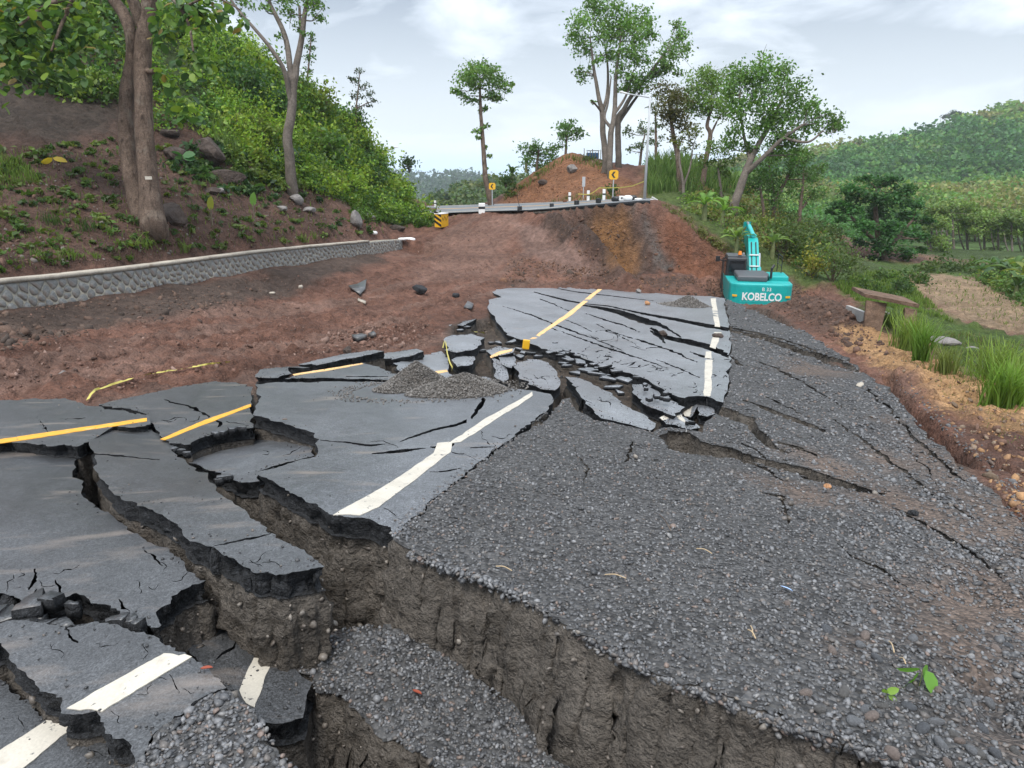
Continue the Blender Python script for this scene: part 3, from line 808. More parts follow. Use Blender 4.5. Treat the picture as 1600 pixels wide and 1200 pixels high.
def paint(parent, key, poly, mat, name, step=7, amp=0.012):
    f = SURF[key]
    g = lambda x, y: f(x, y) + 0.004
    V2, T, B, _ = sheet(poly, g, (), step, 12, amp)
    z = g(V2[:, 0], V2[:, 1])
    Vw, Fw = walls(V2, z, B, [(0, 0, 0), (0.006, 0, 0)])
    V = np.vstack([np.column_stack([V2, z]), Vw])
    return world_obj(name, V, [T, Fw + len(V2)], [mat], parent)
WP, YP, YH = MAT['white_paint'], MAT['yellow_paint'], MAT['yellow_hazed']

s = slab('upper_left', 'asphalt slab whose long yellow line ends at a black broken corner, beside the red bank',
  [(-300,640),(0,626),(60,622),(110,624),(140,634),(200,641),(232,650),(229,664),(205,667),(178,664),(165,675),(148,688),(120,698),(75,697),(30,691),(0,687),(-300,676)],
  [(-300,660,.0),(0,650,.0),(228,655,.10),(100,695,.02)], cracks=[[(150,633,1),(200,641,3),(215,646,2)]])
paint(s, 'upper_left', [(-300,722),(-100,700),(0,686),(229,653),(229,658),(4,692),(-100,707),(-300,729)], YP, 'yellow_line')
s = slab('left', 'large cracked asphalt slab beside the fissure, stained with dusty streaks',
  [(-300,684),(0,692),(35,695),(75,701),(106,702),(118,716),(115,745),(126,766),(150,790),(185,806),(212,832),(250,856),(290,880),(323,908),
   (292,918),(268,930),(262,945),(240,958),(238,986),(212,977),(190,957),(165,945),(140,935),(122,925),(100,935),(70,930),(52,944),(20,935),(-20,925),(-300,900)],
  [(0,700,-.06),(110,720,-.12),(-300,800,-.05),(300,900,-.06),(0,920,-.03)], soil=1.1, amp=0.045,
  cracks=[[(50,890,2),(52,905,6),(46,920,3)],[(85,905,1),(92,920,8),(98,934,4)],[(185,936,2),(192,948,6),(205,955,2)],[(225,860,1),(240,872,3),(255,885,1)]])
s = slab('near_left', 'near asphalt slab with a broad white line, below the band of shattered asphalt',
  [(-300,960),(-20,975),(20,972),(60,972),(100,982),(125,976),(150,970),(172,976),(190,985),(210,989),(240,993),(262,1005),(280,1016),(303,1026),(330,1048),(352,1077),
   (312,1090),(270,1130),(232,1160),(216,1190),(204,1172),(178,1150),(140,1118),(112,1112),(98,1108),(92,1082),(60,1070),(42,1050),(22,1032),(0,1008),(-300,985)],
  0.0, soil=1.1, amp=0.04,
  cracks=[[(100,982,4),(112,993,5),(125,1004,2)],[(265,1055,1),(272,1066,3),(280,1085,1)],[(174,1110,1),(182,1120,3),(188,1128,1)]])
paint(s, 'near_left', [(106,1105),(180,1062),(258,1020),(272,1021),(280,1024),(290,1022),(302,1026),(285,1035),(220,1074),(157,1112),(140,1107),(125,1108)], WP, 'white_line')
s = slab('corner_left', 'dropped asphalt slab at the near road corner carrying a stub of white line',
  [(-300,1005),(0,1062),(28,1088),(55,1098),(62,1118),(90,1124),(128,1127),(133,1142),(155,1156),(160,1175),(182,1186),(195,1200),(205,1330),(-300,1330)],
  -0.16, soil=1.0, amp=0.04)
paint(s, 'corner_left', [(-100,1225),(0,1171),(78,1123),(95,1124),(129,1127),(100,1148),(35,1200),(-40,1262)], WP, 'white_line')
s = slab('middle', 'long asphalt slab stranded between two parallel fissures, with a thick black front edge',
  [(140,690),(150,681),(165,676),(180,668),(205,671),(232,672),(250,681),(268,693),(272,708),(290,718),(300,730),(325,744),(338,766),(350,778),(400,815),(450,850),(506,886),
   (470,893),(430,900),(405,893),(352,868),(330,856),(290,836),(268,815),(240,797),(215,788),(185,772),(165,752),(152,735),(147,715)],
  [(160,690,.02),(250,690,.0),(300,800,.08),(490,890,.05),(420,890,.08)], th_=0.15, soil=1.25, amp=0.045, slope=0.05,
  cracks=[[(145,709,1),(190,712,2),(250,719,1)],[(332,855,1),(365,848,3),(400,840,3),(425,833,1)]])
s = slab('upper_mid', 'asphalt slab bearing a short slanted yellow line just past the yellow-edged broken corner',
  [(150,632),(200,621),(270,607),(330,596),(372,597),(393,604),(392,632),(394,668),(375,671),(342,675),(318,682),(302,694),(274,692),(262,690),(250,684),(240,672),(233,668),(233,650),(204,640)],
  [(160,635,.03),(372,600,.03),(390,640,.05),(260,690,.0)],
  cracks=[[(255,624,1),(285,631,2),(310,640,4),(322,648,4),(326,652,3)],[(330,655,2),(342,661,5),(344,667,3)]])
paint(s, 'upper_mid', [(249,686),(320,656),(391,631),(392,635),(325,661),(258,687)], YP, 'yellow_line')
s = slab('main', 'broad central asphalt slab with a kinked white edge line along the gravel',
  [(396,648),(404,620),(400,600),(430,597),(480,597),(520,596),(580,597),(620,598),(660,605),(720,612),(770,610),(800,606),(835,611),(862,616),(866,626),(852,642),(800,682),(740,727),(682,776),(640,812),(617,838),
   (610,824),(575,812),(545,806),(520,804),(480,782),(450,768),(425,752),(408,741),(404,737),(450,724),(493,714),(499,683),(480,672),(450,662),(420,655)],
  [(400,650,.10),(860,620,.02),(600,830,.02),(410,740,.04),(490,700,.08)], th_=0.15, soil=1.2, amp=0.04, inner=14,
  cracks=[[(500,688,1),(540,691,2),(560,694,3),(580,696,3),(600,694,1)],[(622,690,1),(650,681,3),(680,671,3),(715,664,4),(728,658,6)],[(737,654,3),(743,645,6),(752,632,7),(757,622,4)],
          [(582,709,1),(610,707,5),(635,704,5),(665,700,1)],[(672,698,2),(684,699,4),(705,697,6),(711,691,5)],[(672,737,1),(700,735,2),(720,731,1)],[(735,700,1),(755,699,2),(772,698,1)]])
paint(s, 'main', [(519,804),(600,760),(678,708),(684,692),(704,690),(757,655),(832,612),(833,618),(790,646),(720,690),(708,692),(704,706),(655,744),(590,792),(562,805),(545,803)], WP, 'white_line')
s = slab('sunk', 'low asphalt slab below a black scarp, with an orange dusty stain',
  [(302,702),(320,684),(345,677),(392,676),(398,672),(440,688),(478,694),(490,700),(492,712),(450,722),(404,736),(402,752),(376,754),(352,744),(326,736),(302,722)],
  [(310,700,-.14),(398,680,-.16),(488,706,-.05),(404,738,-.03),(370,750,-.08)], th_=0.14, soil=1.1, amp=0.04)
s = slab('stripe_sunk', 'small tilted asphalt slab fallen into the trench with a white stripe across it',
  [(300,962),(332,960),(366,986),(400,1002),(436,1018),(452,1040),(484,1066),(482,1085),(472,1124),(442,1130),(406,1126),(398,1106),(372,1098),(350,1072),(322,1046),(300,1022),(284,1002)],
  [(300,980,-.42),(340,970,-.42),(470,1070,-.50),(450,1120,-.50),(380,1095,-.44)], th_=0.14, soil=0.6, amp=0.03, step=8,
  cracks=[[(340,1030,2),(352,1020,4),(366,1012,4),(374,995,2)]])
paint(s, 'stripe_sunk', [(372,1078),(402,1015),(420,1018),(433,1020),(418,1050),(398,1104),(384,1098)], WP, 'white_line')
# upper broken pieces
s = slab('yellow_strip', 'thin asphalt slab lying over a black gap and carrying a short yellow dash',
  [(446,592),(462,584),(520,575),(570,567),(586,572),(605,580),(634,588),(628,594),(580,593),(520,590),(470,591)], [(460,590,.07),(630,590,.04),(570,570,.05)], soil=0.4, step=4, inner=10,
  cracks=[[(540,588,1),(570,588.5,1.6),(606,588,1)]])
paint(s, 'yellow_strip', [(456,584.5),(510,576),(566,567),(569,568.5),(512,579),(460,586.5)], YH, 'yellow_line', 4)
s = slab('lip', 'narrow asphalt strip curling up against the red earth', [(398,590),(404,578),(455,572),(482,575),(452,574),(450,584),(430,590)], .02, soil=0.4, step=4, inner=9)
s = slab('plank', 'long tilted asphalt plank with a thick dark front edge, beside the red earth',
  [(470,569),(500,561),(540,553),(592,545.5),(596,549),(560,558),(530,563),(500,570)], [(470,570,.02),(595,547,.16),(560,556,.12)], soil=0.4, step=4, inner=8)
s = slab('curl', 'small asphalt slab with a curled corner, first one behind the gravel heap', [(596,553),(625,548),(651,546),(656,550),(642,556),(614,561),(600,559)], [(600,555,.02),(650,550,.14)], soil=0.4, step=4, inner=8)
s = slab('heap_back', 'asphalt slab with a yellow dash, half buried by the gravel heap',
  [(613,568),(655,556),(690,549),(697,560),(702,574),(707,588),(690,594),(650,596),(636,588),(622,578)], .0, soil=0.4, step=4, inner=10)
paint(s, 'heap_back', [(650,584),(698,577.5),(701,580.5),(654,588)], YH, 'yellow_line', 4)
s = slab('square', 'squarish asphalt block standing proud of the rubble beside yellow tape', [(696,531),(704,525),(740,521),(753,527),(750,538),(738,546),(716,551),(700,548)], [(700,530,.18),(750,530,.10),(715,550,.12)], th_=0.16, soil=0.4, step=4, inner=9)
s = slab('pebble', 'small flat asphalt block just below the squarish block', [(711,558),(738,556),(746,562),(736,571),(716,573),(709,566)], .04, th_=0.16, soil=0.4, step=4, inner=8)
s = slab('sliver', 'asphalt sliver leaning up at the rim of the red earth', [(702,508),(725,502),(746,498),(741,502),(722,509)], [(702,508,.05),(746,498,.2)], soil=0.3, step=4, inner=7)
s = slab('shard', 'tall pointed asphalt shard in the middle of the rubble', [(769,560),(777,560),(790,576),(796,592),(788,599),(774,586)], [(770,562,.10),(790,596,-.02)], th_=0.1, soil=0.3, step=4, inner=8)
s = slab('round', 'rounded asphalt chunk right beside the pointed shard', [(783,557),(803,553),(806,567),(797,575),(784,568)], .05, th_=0.12, soil=0.3, step=4, inner=8)
s = slab('dash', 'asphalt scrap under a loose yellow dash', [(762,547),(778,541),(802,545),(804,551),(783,555),(768,559)], [(762,548,.04),(802,548,.14)], th_=0.1, soil=0.3, step=4, inner=8)
paint(s, 'dash', [(765,557),(780,549),(800,545),(801,548),(784,553),(768,559)], YH, 'yellow_line', 4)
s = slab('dip', 'asphalt strip sloping under the rubble next to the white line end', [(750,590),(758,588),(790,606),(780,608),(764,602)], [(752,590,.06),(788,606,-.02)], th_=0.09, soil=0.3, step=4, inner=8)
s = slab('centre', 'asphalt slab with ragged edges below the yellow rubber block',
  [(804,569),(826,561),(848,563),(864,572),(872,588),(876,602),(868,610),(848,608),(832,602),(814,592)], [(806,570,.05),(870,605,.02),(850,565,.02)], th_=0.13, soil=0.4, step=4, inner=10)
s = slab('finger', 'long finger of asphalt pointing down to the gravel with a fissure along its flank',
  [(884,589),(906,591),(926,600),(952,614),(985,640),(1006,648),(1019,660),(1021,673),(985,663),(942,655),(926,642),(904,614)], [(890,592,.06),(1015,665,.0),(930,640,.06)], th_=0.15, soil=0.5, step=4, inner=10)
s = slab('finger_two', 'asphalt finger between the two fissures where the white line ends',
  [(986,600),(1012,600),(1032,618),(1058,632),(1066,640),(1058,650),(1036,644),(1010,634),(990,616)], .0, th_=0.14, soil=0.5, step=4, inner=10)
s = slab('fold', 'folded asphalt scrap draped with torn white paint at the fissure mouth', [(1030,652),(1046,642),(1062,646),(1094,668),(1080,672),(1056,664),(1040,662)], [(1032,655,-.05),(1090,668,-.05)], th_=0.12, soil=0.4, step=4, inner=8)
paint(s, 'fold', [(1031,652),(1040,645),(1050,642),(1052,648),(1042,655),(1034,656)], WP, 'white_line', 4)
paint(s, 'fold', [(1054,648),(1064,648),(1079,664),(1074,662),(1062,655)], WP, 'white_line', 4)
far_cracks = [
 [(833,456,1),(860,463,2),(885,469.5,2.6),(905,473,2)],[(843,467,1),(865,475,1.6),(888,486,1)],
 [(906,476,1.5),(935,481,4),(965,487,7),(985,494,10),(1008,502,10),(1030,507,6),(1048,516,3),(1064,527,1.2)],
 [(1018,512,3),(1040,527,6),(1080,535,8),(1110,543,9),(1128,551,8),(1139,558,5)],
 [(905,474,1),(950,478,1.6),(985,486,2.2),(1020,493,3.5),(1060,500,5),(1100,508,6),(1125,512,6),(1138,515,5)],
 [(915,490,1),(945,500,1.8),(975,508,1.8),(1000,519,1)],[(880,499,.8),(905,508,1.2),(925,518,.8)],
 [(930,505,.8),(960,520,1.5),(985,533,1.2),(1000,543,.8)],[(1078,550,1),(1095,556,3),(1110,560,3)],
 [(1017,517,2),(1030,525,7),(1040,536,3)],
 [(785,478,.8),(830,492,1.6),(880,512,1.8),(930,530,1.4),(975,548,.8)],[(860,512,.8),(910,530,1.8),(955,546,2.2),(1000,560,1.6),(1040,575,.8)],[(960,520,.8),(1010,535,2.0),(1060,552,2.4),(1090,566,1.4)],[(1020,560,.8),(1060,575,2),(1092,590,1.6)],[(850,447,.8),(900,456,1.5),(960,463,1.2),(1020,470,.8)]]
s = slab('far', 'large far asphalt slab with a long yellow line and curved cracks, before the cut face',
  [(768,446),(800,443),(870,441.5),(940,446),(1000,454),(1050,461),(1112,463),(1131,466),(1138,500),(1142,545),(1138,580),(1136,612),(1128,628),(1108,620),(1085,618),(1066,622),(1040,612),(1022,600),(998,588),(965,578),(930,568),
   (905,556),(868,550),(842,543),(826,534),(808,529),(790,518),(779,508),(773,494),(766,486),(764,468),(782,464),(768,456)],
  [(770,460,.02),(940,446,.0),(1138,600,.0),(850,545,.12),(1000,585,.06)], th_=0.17, soil=0.5, step=5, inner=12, cracks=far_cracks)
paint(s, 'far', [(828,530),(880,494),(935,451),(940,446),(945,447),(941,452),(890,494),(837,529)], YH, 'yellow_line', 5)
paint(s, 'far', [(1110,466),(1118,466),(1122,490),(1126,511),(1117,510),(1114,490)], WP, 'white_line', 5)
paint(s, 'far', [(1117,519),(1127,519),(1122,534),(1118,545),(1109,542),(1112,530)], WP, 'white_line', 5)
paint(s, 'far', [(1103,549),(1111,549),(1112,560),(1101,559)], WP, 'white_line', 5)
paint(s, 'far', [(1102,562),(1113,562),(1112,590),(1111,619),(1099,618),(1100,590)], WP, 'white_line', 5)
s = slab('white_curve', 'low asphalt strip under the curved run of the white line', [(1068,640),(1068,628),(1082,617),(1108,620),(1094,625),(1086,636),(1082,648),(1076,654)], [(1070,645,-.16),(1100,620,-.03)], th_=0.12, soil=0.4, step=4, inner=8)
paint(s, 'white_curve', [(1065,640),(1070,628),(1083,618),(1100,617),(1099,622),(1087,627),(1080,638),(1079,650),(1070,650)], WP, 'white_line', 4)
s = slab('apron', 'small asphalt triangle between the curved white line and gravel', [(1086,636),(1096,626),(1112,630),(1120,640),(1106,652),(1094,648)], -.08, th_=0.12, soil=0.4, step=4, inner=8)

# shattered bits: rubble between the slabs
def fragment(px, py, rp, dz, seed, tilt=0.25, th_=0.09, tmat='asphalt'):
    tilt *= 0.5; dz += 0.035; rp *= 1.25
    r_ = np.random.default_rng(seed)
    n = r_.integers(6, 9)
    an = np.sort(r_.uniform(0, 2 * math.pi, n))
    h, _ = hit([px], [py], R); h = h[0]
    d = np.linalg.norm(h - C0)
    rad = rp * d / FPX
    a = np.stack([np.cos(an), np.sin(an)], 1) * (rad * r_.uniform(0.55, 1.3, n))[:, None]; a[:, 1] *= r_.uniform(.6, 1.1)
    tl = r_.uniform(-tilt, tilt, 2)
    zt = h[2] + dz + a @ tl
    top = np.column_stack([h[:2] + a, zt])
    b1 = np.column_stack([h[:2] + a * 1.06, zt - th_ * 0.5]); b2 = np.column_stack([h[:2] + a * 0.92, zt - th_])
    V = np.vstack([top, b1, b2]); F = []
    for i in range(n):
        j = (i + 1) % n
        F += [(i, n + i, n + j, j), (n + i, 2 * n + i, 2 * n + j, n + j)]
    me_F = [np.array(F), np.array([list(range(n))]), np.array([list(range(2 * n, 3 * n))[::-1]])]
    o = world_obj('asphalt_fragment', V, me_F, [MAT[tmat], MAT['asphalt_edge']], origin=(h[0], h[1], zt.mean() - th_ / 2),
                  mat_idx=[1] * len(F) + [0, 1])
    return o
FR = 'broken asphalt fragments in the shatter bands'
near_bits = [(8,955,16,-.05),(30,948,10,-.06),(55,945,18,.0),(78,942,14,.01),(70,968,10,-.05),(40,968,12,-.05),(110,945,11,-.03),(125,960,9,-.1),(178,965,11,-.04),(190,968,8,-.02),(205,965,10,-.03),(92,962,9,-.06),(-15,950,18,-.04),(150,957,8,-.14),(20,962,8,-.08),(62,956,7,-.06),(103,972,9,-.04),(218,972,8,-.03)]
for k, (a, b, c, d) in enumerate(near_bits):
    tag(fragment(a, b, c, d, 100 + k), 'small broken asphalt fragment in the crumbled band above the near white line', 'asphalt fragment', FR)
mid_bits = [(870,555,7,.02),(880,562,6,.04),(893,570,9,.05),(905,575,8,.04),(882,578,7,.02),(900,588,6,.0),(915,588,9,.03),(935,592,10,.04),(950,600,8,.03),(925,578,7,.05),(945,582,8,.06),(962,590,7,.05),(975,602,8,.03),(968,615,7,-.02),(880,572,5,.0),(955,610,9,.0),(860,556,5,.02),(1075,657,6,-.06)]
_fr = np.random.default_rng(12)
for k in range(34):
    t_ = _fr.uniform(0, 1); xx = np.interp(t_, [0, .4, .7, 1], [862, 920, 990, 1062]) + _fr.normal(0, 7); yy = np.interp(t_, [0, .4, .7, 1], [552, 578, 606, 640]) + _fr.normal(0, 6)
    mid_bits.append((xx, yy, _fr.uniform(2.2, 5), _fr.uniform(0, .05)))
for k, (a, b, c, d) in enumerate(mid_bits):
    tag(fragment(a, b, c * 1.25, d + .03, 200 + k, 0.2, 0.045, 'asphalt_sheen'), 'small broken asphalt fragment in the shatter zone at the head of the long finger slab', 'asphalt fragment', FR)
rub_bits = [(780,538,6,.02),(766,537,5,.0),(800,535,7,.0),(810,545,8,-.02),(818,550,7,-.03),(830,553,7,.0),(800,560,5,.05),(838,558,5,.0),(812,556,6,-.03),(842,560,5,.02),(728,515,7,.05),(720,519,5,.04),(754,548,5,-.02),(700,515,6,.06)]
for k, (a, b, c, d) in enumerate(rub_bits):
    tag(fragment(a, b, c, d, 300 + k, 0.3, 0.06, 'asphalt_sheen'), 'small broken asphalt fragment in the soil round the yellow rubber block', 'asphalt fragment', FR)
gap_bits = [(335,680,6,.0),(350,678,5,.0),(362,676,7,.02),(378,674,6,.02),(285,705,6,-.02),(295,708,5,-.02),(340,743,6,-.06),(350,740,8,-.05),(272,702,4,-.02)]
for k, (a, b, c, d) in enumerate(gap_bits):
    tag(fragment(a, b, c, d, 400 + k, 0.3, 0.06, 'asphalt_mid'), 'small broken asphalt fragment in the cracks around the orange-stained low slab', 'asphalt fragment', FR)
# ================================================================== gravel shoulder
GRAVEL_COLS = np.array([(0.090,0.091,0.095),(0.122,0.124,0.129),(0.066,0.067,0.071),(0.165,0.165,0.17),(0.112,0.10,0.092),(0.040,0.041,0.044),(0.145,0.108,0.09),(0.185,0.18,0.176)])
GRAVEL_P = np.array([.21,.18,.18,.11,.13,.11,.05,.03])
def earth_patches(x, y):
    return smooth(0.05, 0.35, fbm(xyz(x * 0.55, y * 0.55, 11), 4) + 0.25 * fbm(xyz(x * 3, y * 3, 12), 3))
def gravel_plate(key, poly, ctrl, holes=(), cracks=(), soil=0.5, step=6, inner=11, amp=0.06, slope=0.12, earth=None, dip=()):
    f0 = plane_surf(ctrl)
    dips = [(px_poly(q, R), dd, ww) for q, dd, ww in dip]
    def f(x, y):
        x = np.asarray(x, float); y = np.asarray(y, float)
        z = f0(x, y) + 0.05 * fbm(xyz(x * 0.9, y * 0.9, 21), 3) + 0.014 * fbm(xyz(x * 6, y * 6, 22), 3)
        for q, dd, ww in dips:
            z = z - dd * smooth(-ww * 0.3, ww, -sdist(x, y, q))
        return z
    SURF[key] = f
    hs = [crack_poly(c) for c in cracks] + list(holes)
    V2, T, B, loops = sheet(poly, f, hs, step, inner, amp, hole_amp=amp * 0.7)
    z = f(V2[:, 0], V2[:, 1])
    V = np.column_stack([V2, z])
    c = np.zeros((len(V), 3)) + np.array((0.075, 0.074, 0.074))
    e = earth(V2[:, 0], V2[:, 1]) if earth is not None else np.zeros(len(V))
    c = c + (np.array((0.13, 0.095, 0.075)) - c) * e[:, None]
    o = world_obj('gravel_shoulder', V, [T], [MAT['gravel']], col=c, smooth_sh=True)
    o['kind'] = 'structure'
    SOIL.append(walls(V2, z, B, soil_rows(soil, 0.0, slope)))
    return f, loops

EARTH_PX = [[(1375,640),(1440,690),(1530,770),(1600,850),(1590,880),(1500,800),(1420,720)],[(1170,742),(1260,762),(1330,800),(1240,790)],[(1480,870),(1600,900),(1700,1000),(1700,1150),(1590,1100),(1540,960)],[(1340,690),(1400,700),(1430,740),(1380,740)],[(1200,680),(1330,730),(1480,800),(1560,860),(1500,850),(1330,765)],[(1440,930),(1480,900),(1600,950),(1620,1120),(1560,1130),(1480,1060),(1400,985)],
            [(1240,555),(1330,575),(1300,600),(1240,585)],[(1500,720),(1600,820),(1640,900),(1560,840)],[(1330,1000),(1440,960),(1470,1040),(1420,1010)]]
EARTH = [px_poly(q, R) for q in EARTH_PX]
def earth_main(x, y):
    e = np.zeros(len(x))
    j = 0.28 * fbm(xyz(x * 2.2, y * 2.2, 31), 4)
    for q in EARTH:
        e = np.maximum(e, 1 - smooth(-0.2, 0.2, sdist(x, y, q) + j))
    return np.clip(e, 0, 1) * 0.9
PLATE = [(617,842),(642,814),(684,778),(742,729),(802,684),(854,644),(868,634),(884,622),(900,640),(925,656),(985,666),(1022,676),(1038,668),(1056,668),(1096,676),(1110,655),(1124,640),(1130,628),(1138,612),(1140,580),(1144,545),(1140,500),(1133,467),
         (1160,476),(1200,490),(1232,500),(1260,520),(1300,545),(1340,575),(1375,600),(1400,622),(1440,668),(1486,716),(1530,752),(1590,805),(1660,880),(1800,1000),(1950,1330),(1640,1330),
         (1460,1205),(1400,1184),(1330,1160),(1262,1140),(1182,1110),(1100,1079),(1020,1049),(960,1014),(900,984),(830,935),(762,905),(700,884),(650,866)]
plate_holes = [[(1030,682),(1046,674),(1075,676),(1100,690),(1140,698),(1182,714),(1250,728),(1340,758),(1392,776),(1335,764),(1250,742),(1182,724),(1130,715),(1080,710),(1046,702)],
               [(1120,634),(1150,642),(1182,655),(1190,672),(1215,700),(1240,712),(1200,700),(1176,682),(1165,664),(1140,655),(1118,646)]]
plate_cracks = [[(1138,516,4),(1165,522,5),(1200,530,7),(1240,545,9),(1280,558,11),(1320,570,10),(1335,577,4)],[(1140,512,2),(1180,520,3),(1230,533,3),(1280,548,2)],
                [(1140,558,4),(1150,564,4),(1160,571,1.5)],[(1175,562,1),(1215,577,2.5),(1250,595,3),(1285,616,2.5),(1320,640,1.2)],[(1195,620,1),(1230,636,2.5),(1270,655,1.2)],
                [(1155,622,2),(1190,636,5),(1225,650,7),(1260,662,8),(1290,676,3)],[(1215,690,4),(1245,700,5),(1280,712,2)],
                [(866,632,6),(850,656,8),(825,668,6),(800,682,3)],[(990,690,2),(984,705,6),(978,722,3)],[(1190,770,2),(1220,776,5),(1228,800,6),(1236,820,2)],[(1150,716,3),(1200,735,4),(1225,752,2)],
                [(1250,745,4),(1300,755,5),(1345,766,5),(1385,772,2)],
                [(1350,602,2),(1392,640,5),(1430,684,6),(1474,728,5),(1510,755,2)],[(1300,655,1.5),(1350,690,4),(1410,735,5),(1470,780,4),(1520,810,2)],[(1395,790,2),(1450,822,4),(1515,860,5),(1570,905,2)],[(1420,700,1),(1450,735,3),(1462,760,1)],
                [(1150,690,1),(1180,702,3),(1205,722,3),(1218,740,1)],[(900,700,1),(915,730,2.5),(912,760,1.5)],[(1300,840,1),(1330,870,3),(1380,890,3),(1420,920,1.5)]]
plate_dips = [([(1440,900),(1560,890),(1600,960),(1480,945)], 0.10, 0.25), ([(1480,1040),(1620,1060),(1640,1160),(1540,1140)], 0.22, 0.3),
              ([(1240,540),(1320,560),(1350,590),(1300,590),(1250,565)], 0.18, 0.4),([(1040,690),(1110,694),(1190,722),(1150,728),(1090,716)],0.12,0.35)]
f_plate, plate_loops = gravel_plate('plate', PLATE, 0.015, plate_holes, plate_cracks, soil=1.25, earth=earth_main, dip=plate_dips, slope=0.24, amp=0.06)
LOW = [(444,1040),(472,1010),(520,985),(580,975),(630,986),(690,1020),(745,1060),(805,1100),(870,1140),(940,1175),(1060,1300),(760,1300),(705,1215),(652,1178),(600,1146),(560,1110),(522,1085),(492,1078),(482,1055)]
low_earth = [px_poly([(440,1045),(470,1005),(560,970),(640,985),(600,1005),(530,1015),(500,1050),(490,1085)], lambda x, y: R(x, y) - 0.62)]
f_low, low_loops = gravel_plate('low', LOW, [(450,1040,-.60),(600,980,-.55),(900,1160,-.66),(520,1080,-.62),(700,1200,-.68)], soil=0.9, slope=0.35,
                    earth=lambda x, y: (1 - smooth(-0.1, 0.1, sdist(x, y, low_earth[0]) + 0.15 * fbm(xyz(x * 4, y * 4), 3))), dip=[([(470,1030),(560,1000),(640,1040),(560,1060)], -0.06, 0.2)], amp=0.06)
CORN = [(353,1081),(400,1110),(430,1160),(460,1200),(475,1330),(208,1330),(198,1200),(218,1192),(234,1162),(272,1132),(314,1093)]
f_corn, corn_loops = gravel_plate('corn', CORN, 0.015, soil=1.0, amp=0.05)

# the earth under slabs and gravel: part of the ground
V_, F_, b_ = [], [], 0
for v, f in SOIL:
    V_.append(v); F_.append(f + b_); b_ += len(v)
soil_o = world_obj('ground', np.vstack(V_), [np.vstack(F_)], [MAT['soil']], smooth_sh=True)
soil_o['kind'] = 'structure'

# ------------------------------------------------------------------ loose stones
ico = bmesh.new(); bmesh.ops.create_icosphere(ico, subdivisions=1, radius=1.0)
ICO_V = np.array([v.co[:] for v in ico.verts]); ICO_F = np.array([[v.index for v in f.verts] for f in ico.faces]); ico.free()
def rot_mats(n, r_, flat=None):
    """Random rotations; flat < 1 keeps the local z near the world z."""
    q = r_.normal(size=(n, 4))
    if flat is not None:
        yaw = r_.uniform(0, 2 * math.pi, n); tx = r_.normal(0, flat, n); ty = r_.normal(0, flat, n)
        cz, sz = np.cos(yaw), np.sin(yaw); cx, sx = np.cos(tx), np.sin(tx); cy, sy = np.cos(ty), np.sin(ty)
        Z = np.zeros((n, 3, 3)); Z[:, 0, 0] = cz; Z[:, 0, 1] = -sz; Z[:, 1, 0] = sz; Z[:, 1, 1] = cz; Z[:, 2, 2] = 1
        X = np.zeros((n, 3, 3)); X[:, 0, 0] = 1; X[:, 1, 1] = cx; X[:, 1, 2] = -sx; X[:, 2, 1] = sx; X[:, 2, 2] = cx
        Y = np.zeros((n, 3, 3)); Y[:, 1, 1] = 1; Y[:, 0, 0] = cy; Y[:, 0, 2] = sy; Y[:, 2, 0] = -sy; Y[:, 2, 2] = cy
        return Y @ X @ Z
    q /= np.linalg.norm(q, axis=1)[:, None]
    w, x, y, z = q.T
    return np.stack([1 - 2 * (y * y + z * z), 2 * (x * y - z * w), 2 * (x * z + y * w), 2 * (x * y + z * w), 1 - 2 * (x * x + z * z), 2 * (y * z - x * w),
                     2 * (x * z - y * w), 2 * (y * z + x * w), 1 - 2 * (x * x + y * y)], -1).reshape(-1, 3, 3)
def stones_mesh(pos, size, r_, cols, probs, flat=0.45):
    n = len(pos)
    sh = np.stack([r_.uniform(0.8, 1.25, n), r_.uniform(0.6, 1.0, n), r_.uniform(0.32, 0.7, n)], 1) * size[:, None] * 0.5
    v = ICO_V[None] * (1 + r_.uniform(-0.34, 0.30, (n, 12, 1)))
    v = v * sh[:, None, :]
    v = np.einsum('nij,nkj->nki', rot_mats(n, r_, flat), v) + pos[:, None, :]
    F = (ICO_F[None] + (np.arange(n) * 12)[:, None, None]).reshape(-1, 3)
    c = cols[r_.choice(len(cols), n, p=probs / probs.sum())] * r_.uniform(0.75, 1.25, (n, 1))
    c = np.repeat(c, 12, axis=0)
    return v.reshape(-1, 3), F, c
def scatter(poly, f, holes, n, r_, base, minpx, mask=None, sub=0.5):
    q = np.array(poly)
    x0, y0 = q.min(0); x1, y1 = q.max(0); x0, x1, y0, y1 = max(x0, -60), min(x1, 1680), max(y0, 440), min(y1, 1270)
    px = r_.uniform(x0, x1, n); py = r_.uniform(y0, y1, n)
    m = inpoly(px, py, poly)
    for h in holes: m &= ~inpoly(px, py, h)
    px, py = px[m], py[m]
    h, ok = hit(px, py, f)
    h = h[ok]
    d = np.linalg.norm(h - C0, axis=1)
    size = np.maximum(base * np.exp(r_.normal(0, 0.33, len(h))), minpx * d / FPX * r_.uniform(0.8, 1.2, len(h)))
    spx = size * FPX / d
    up = np.clip((C0[2] - h[:, 2]) / d, 0.15, 1)
    acc = r_.uniform(0, 1, len(h)) < 7.0 / (spx ** 2 * up)
    if mask is not None:
        acc &= r_.uniform(0, 1, len(h)) > mask(h[:, 0], h[:, 1])
    h, size = h[acc], size[acc]
    size = np.minimum(size, 0.052)
    h[:, 2] += size * 0.12
    return h, size
rs = np.random.default_rng(21)
hs_all = plate_holes + [crack_poly(c) for c in plate_cracks]
VV, FF, CC, b_ = [], [], [], 0
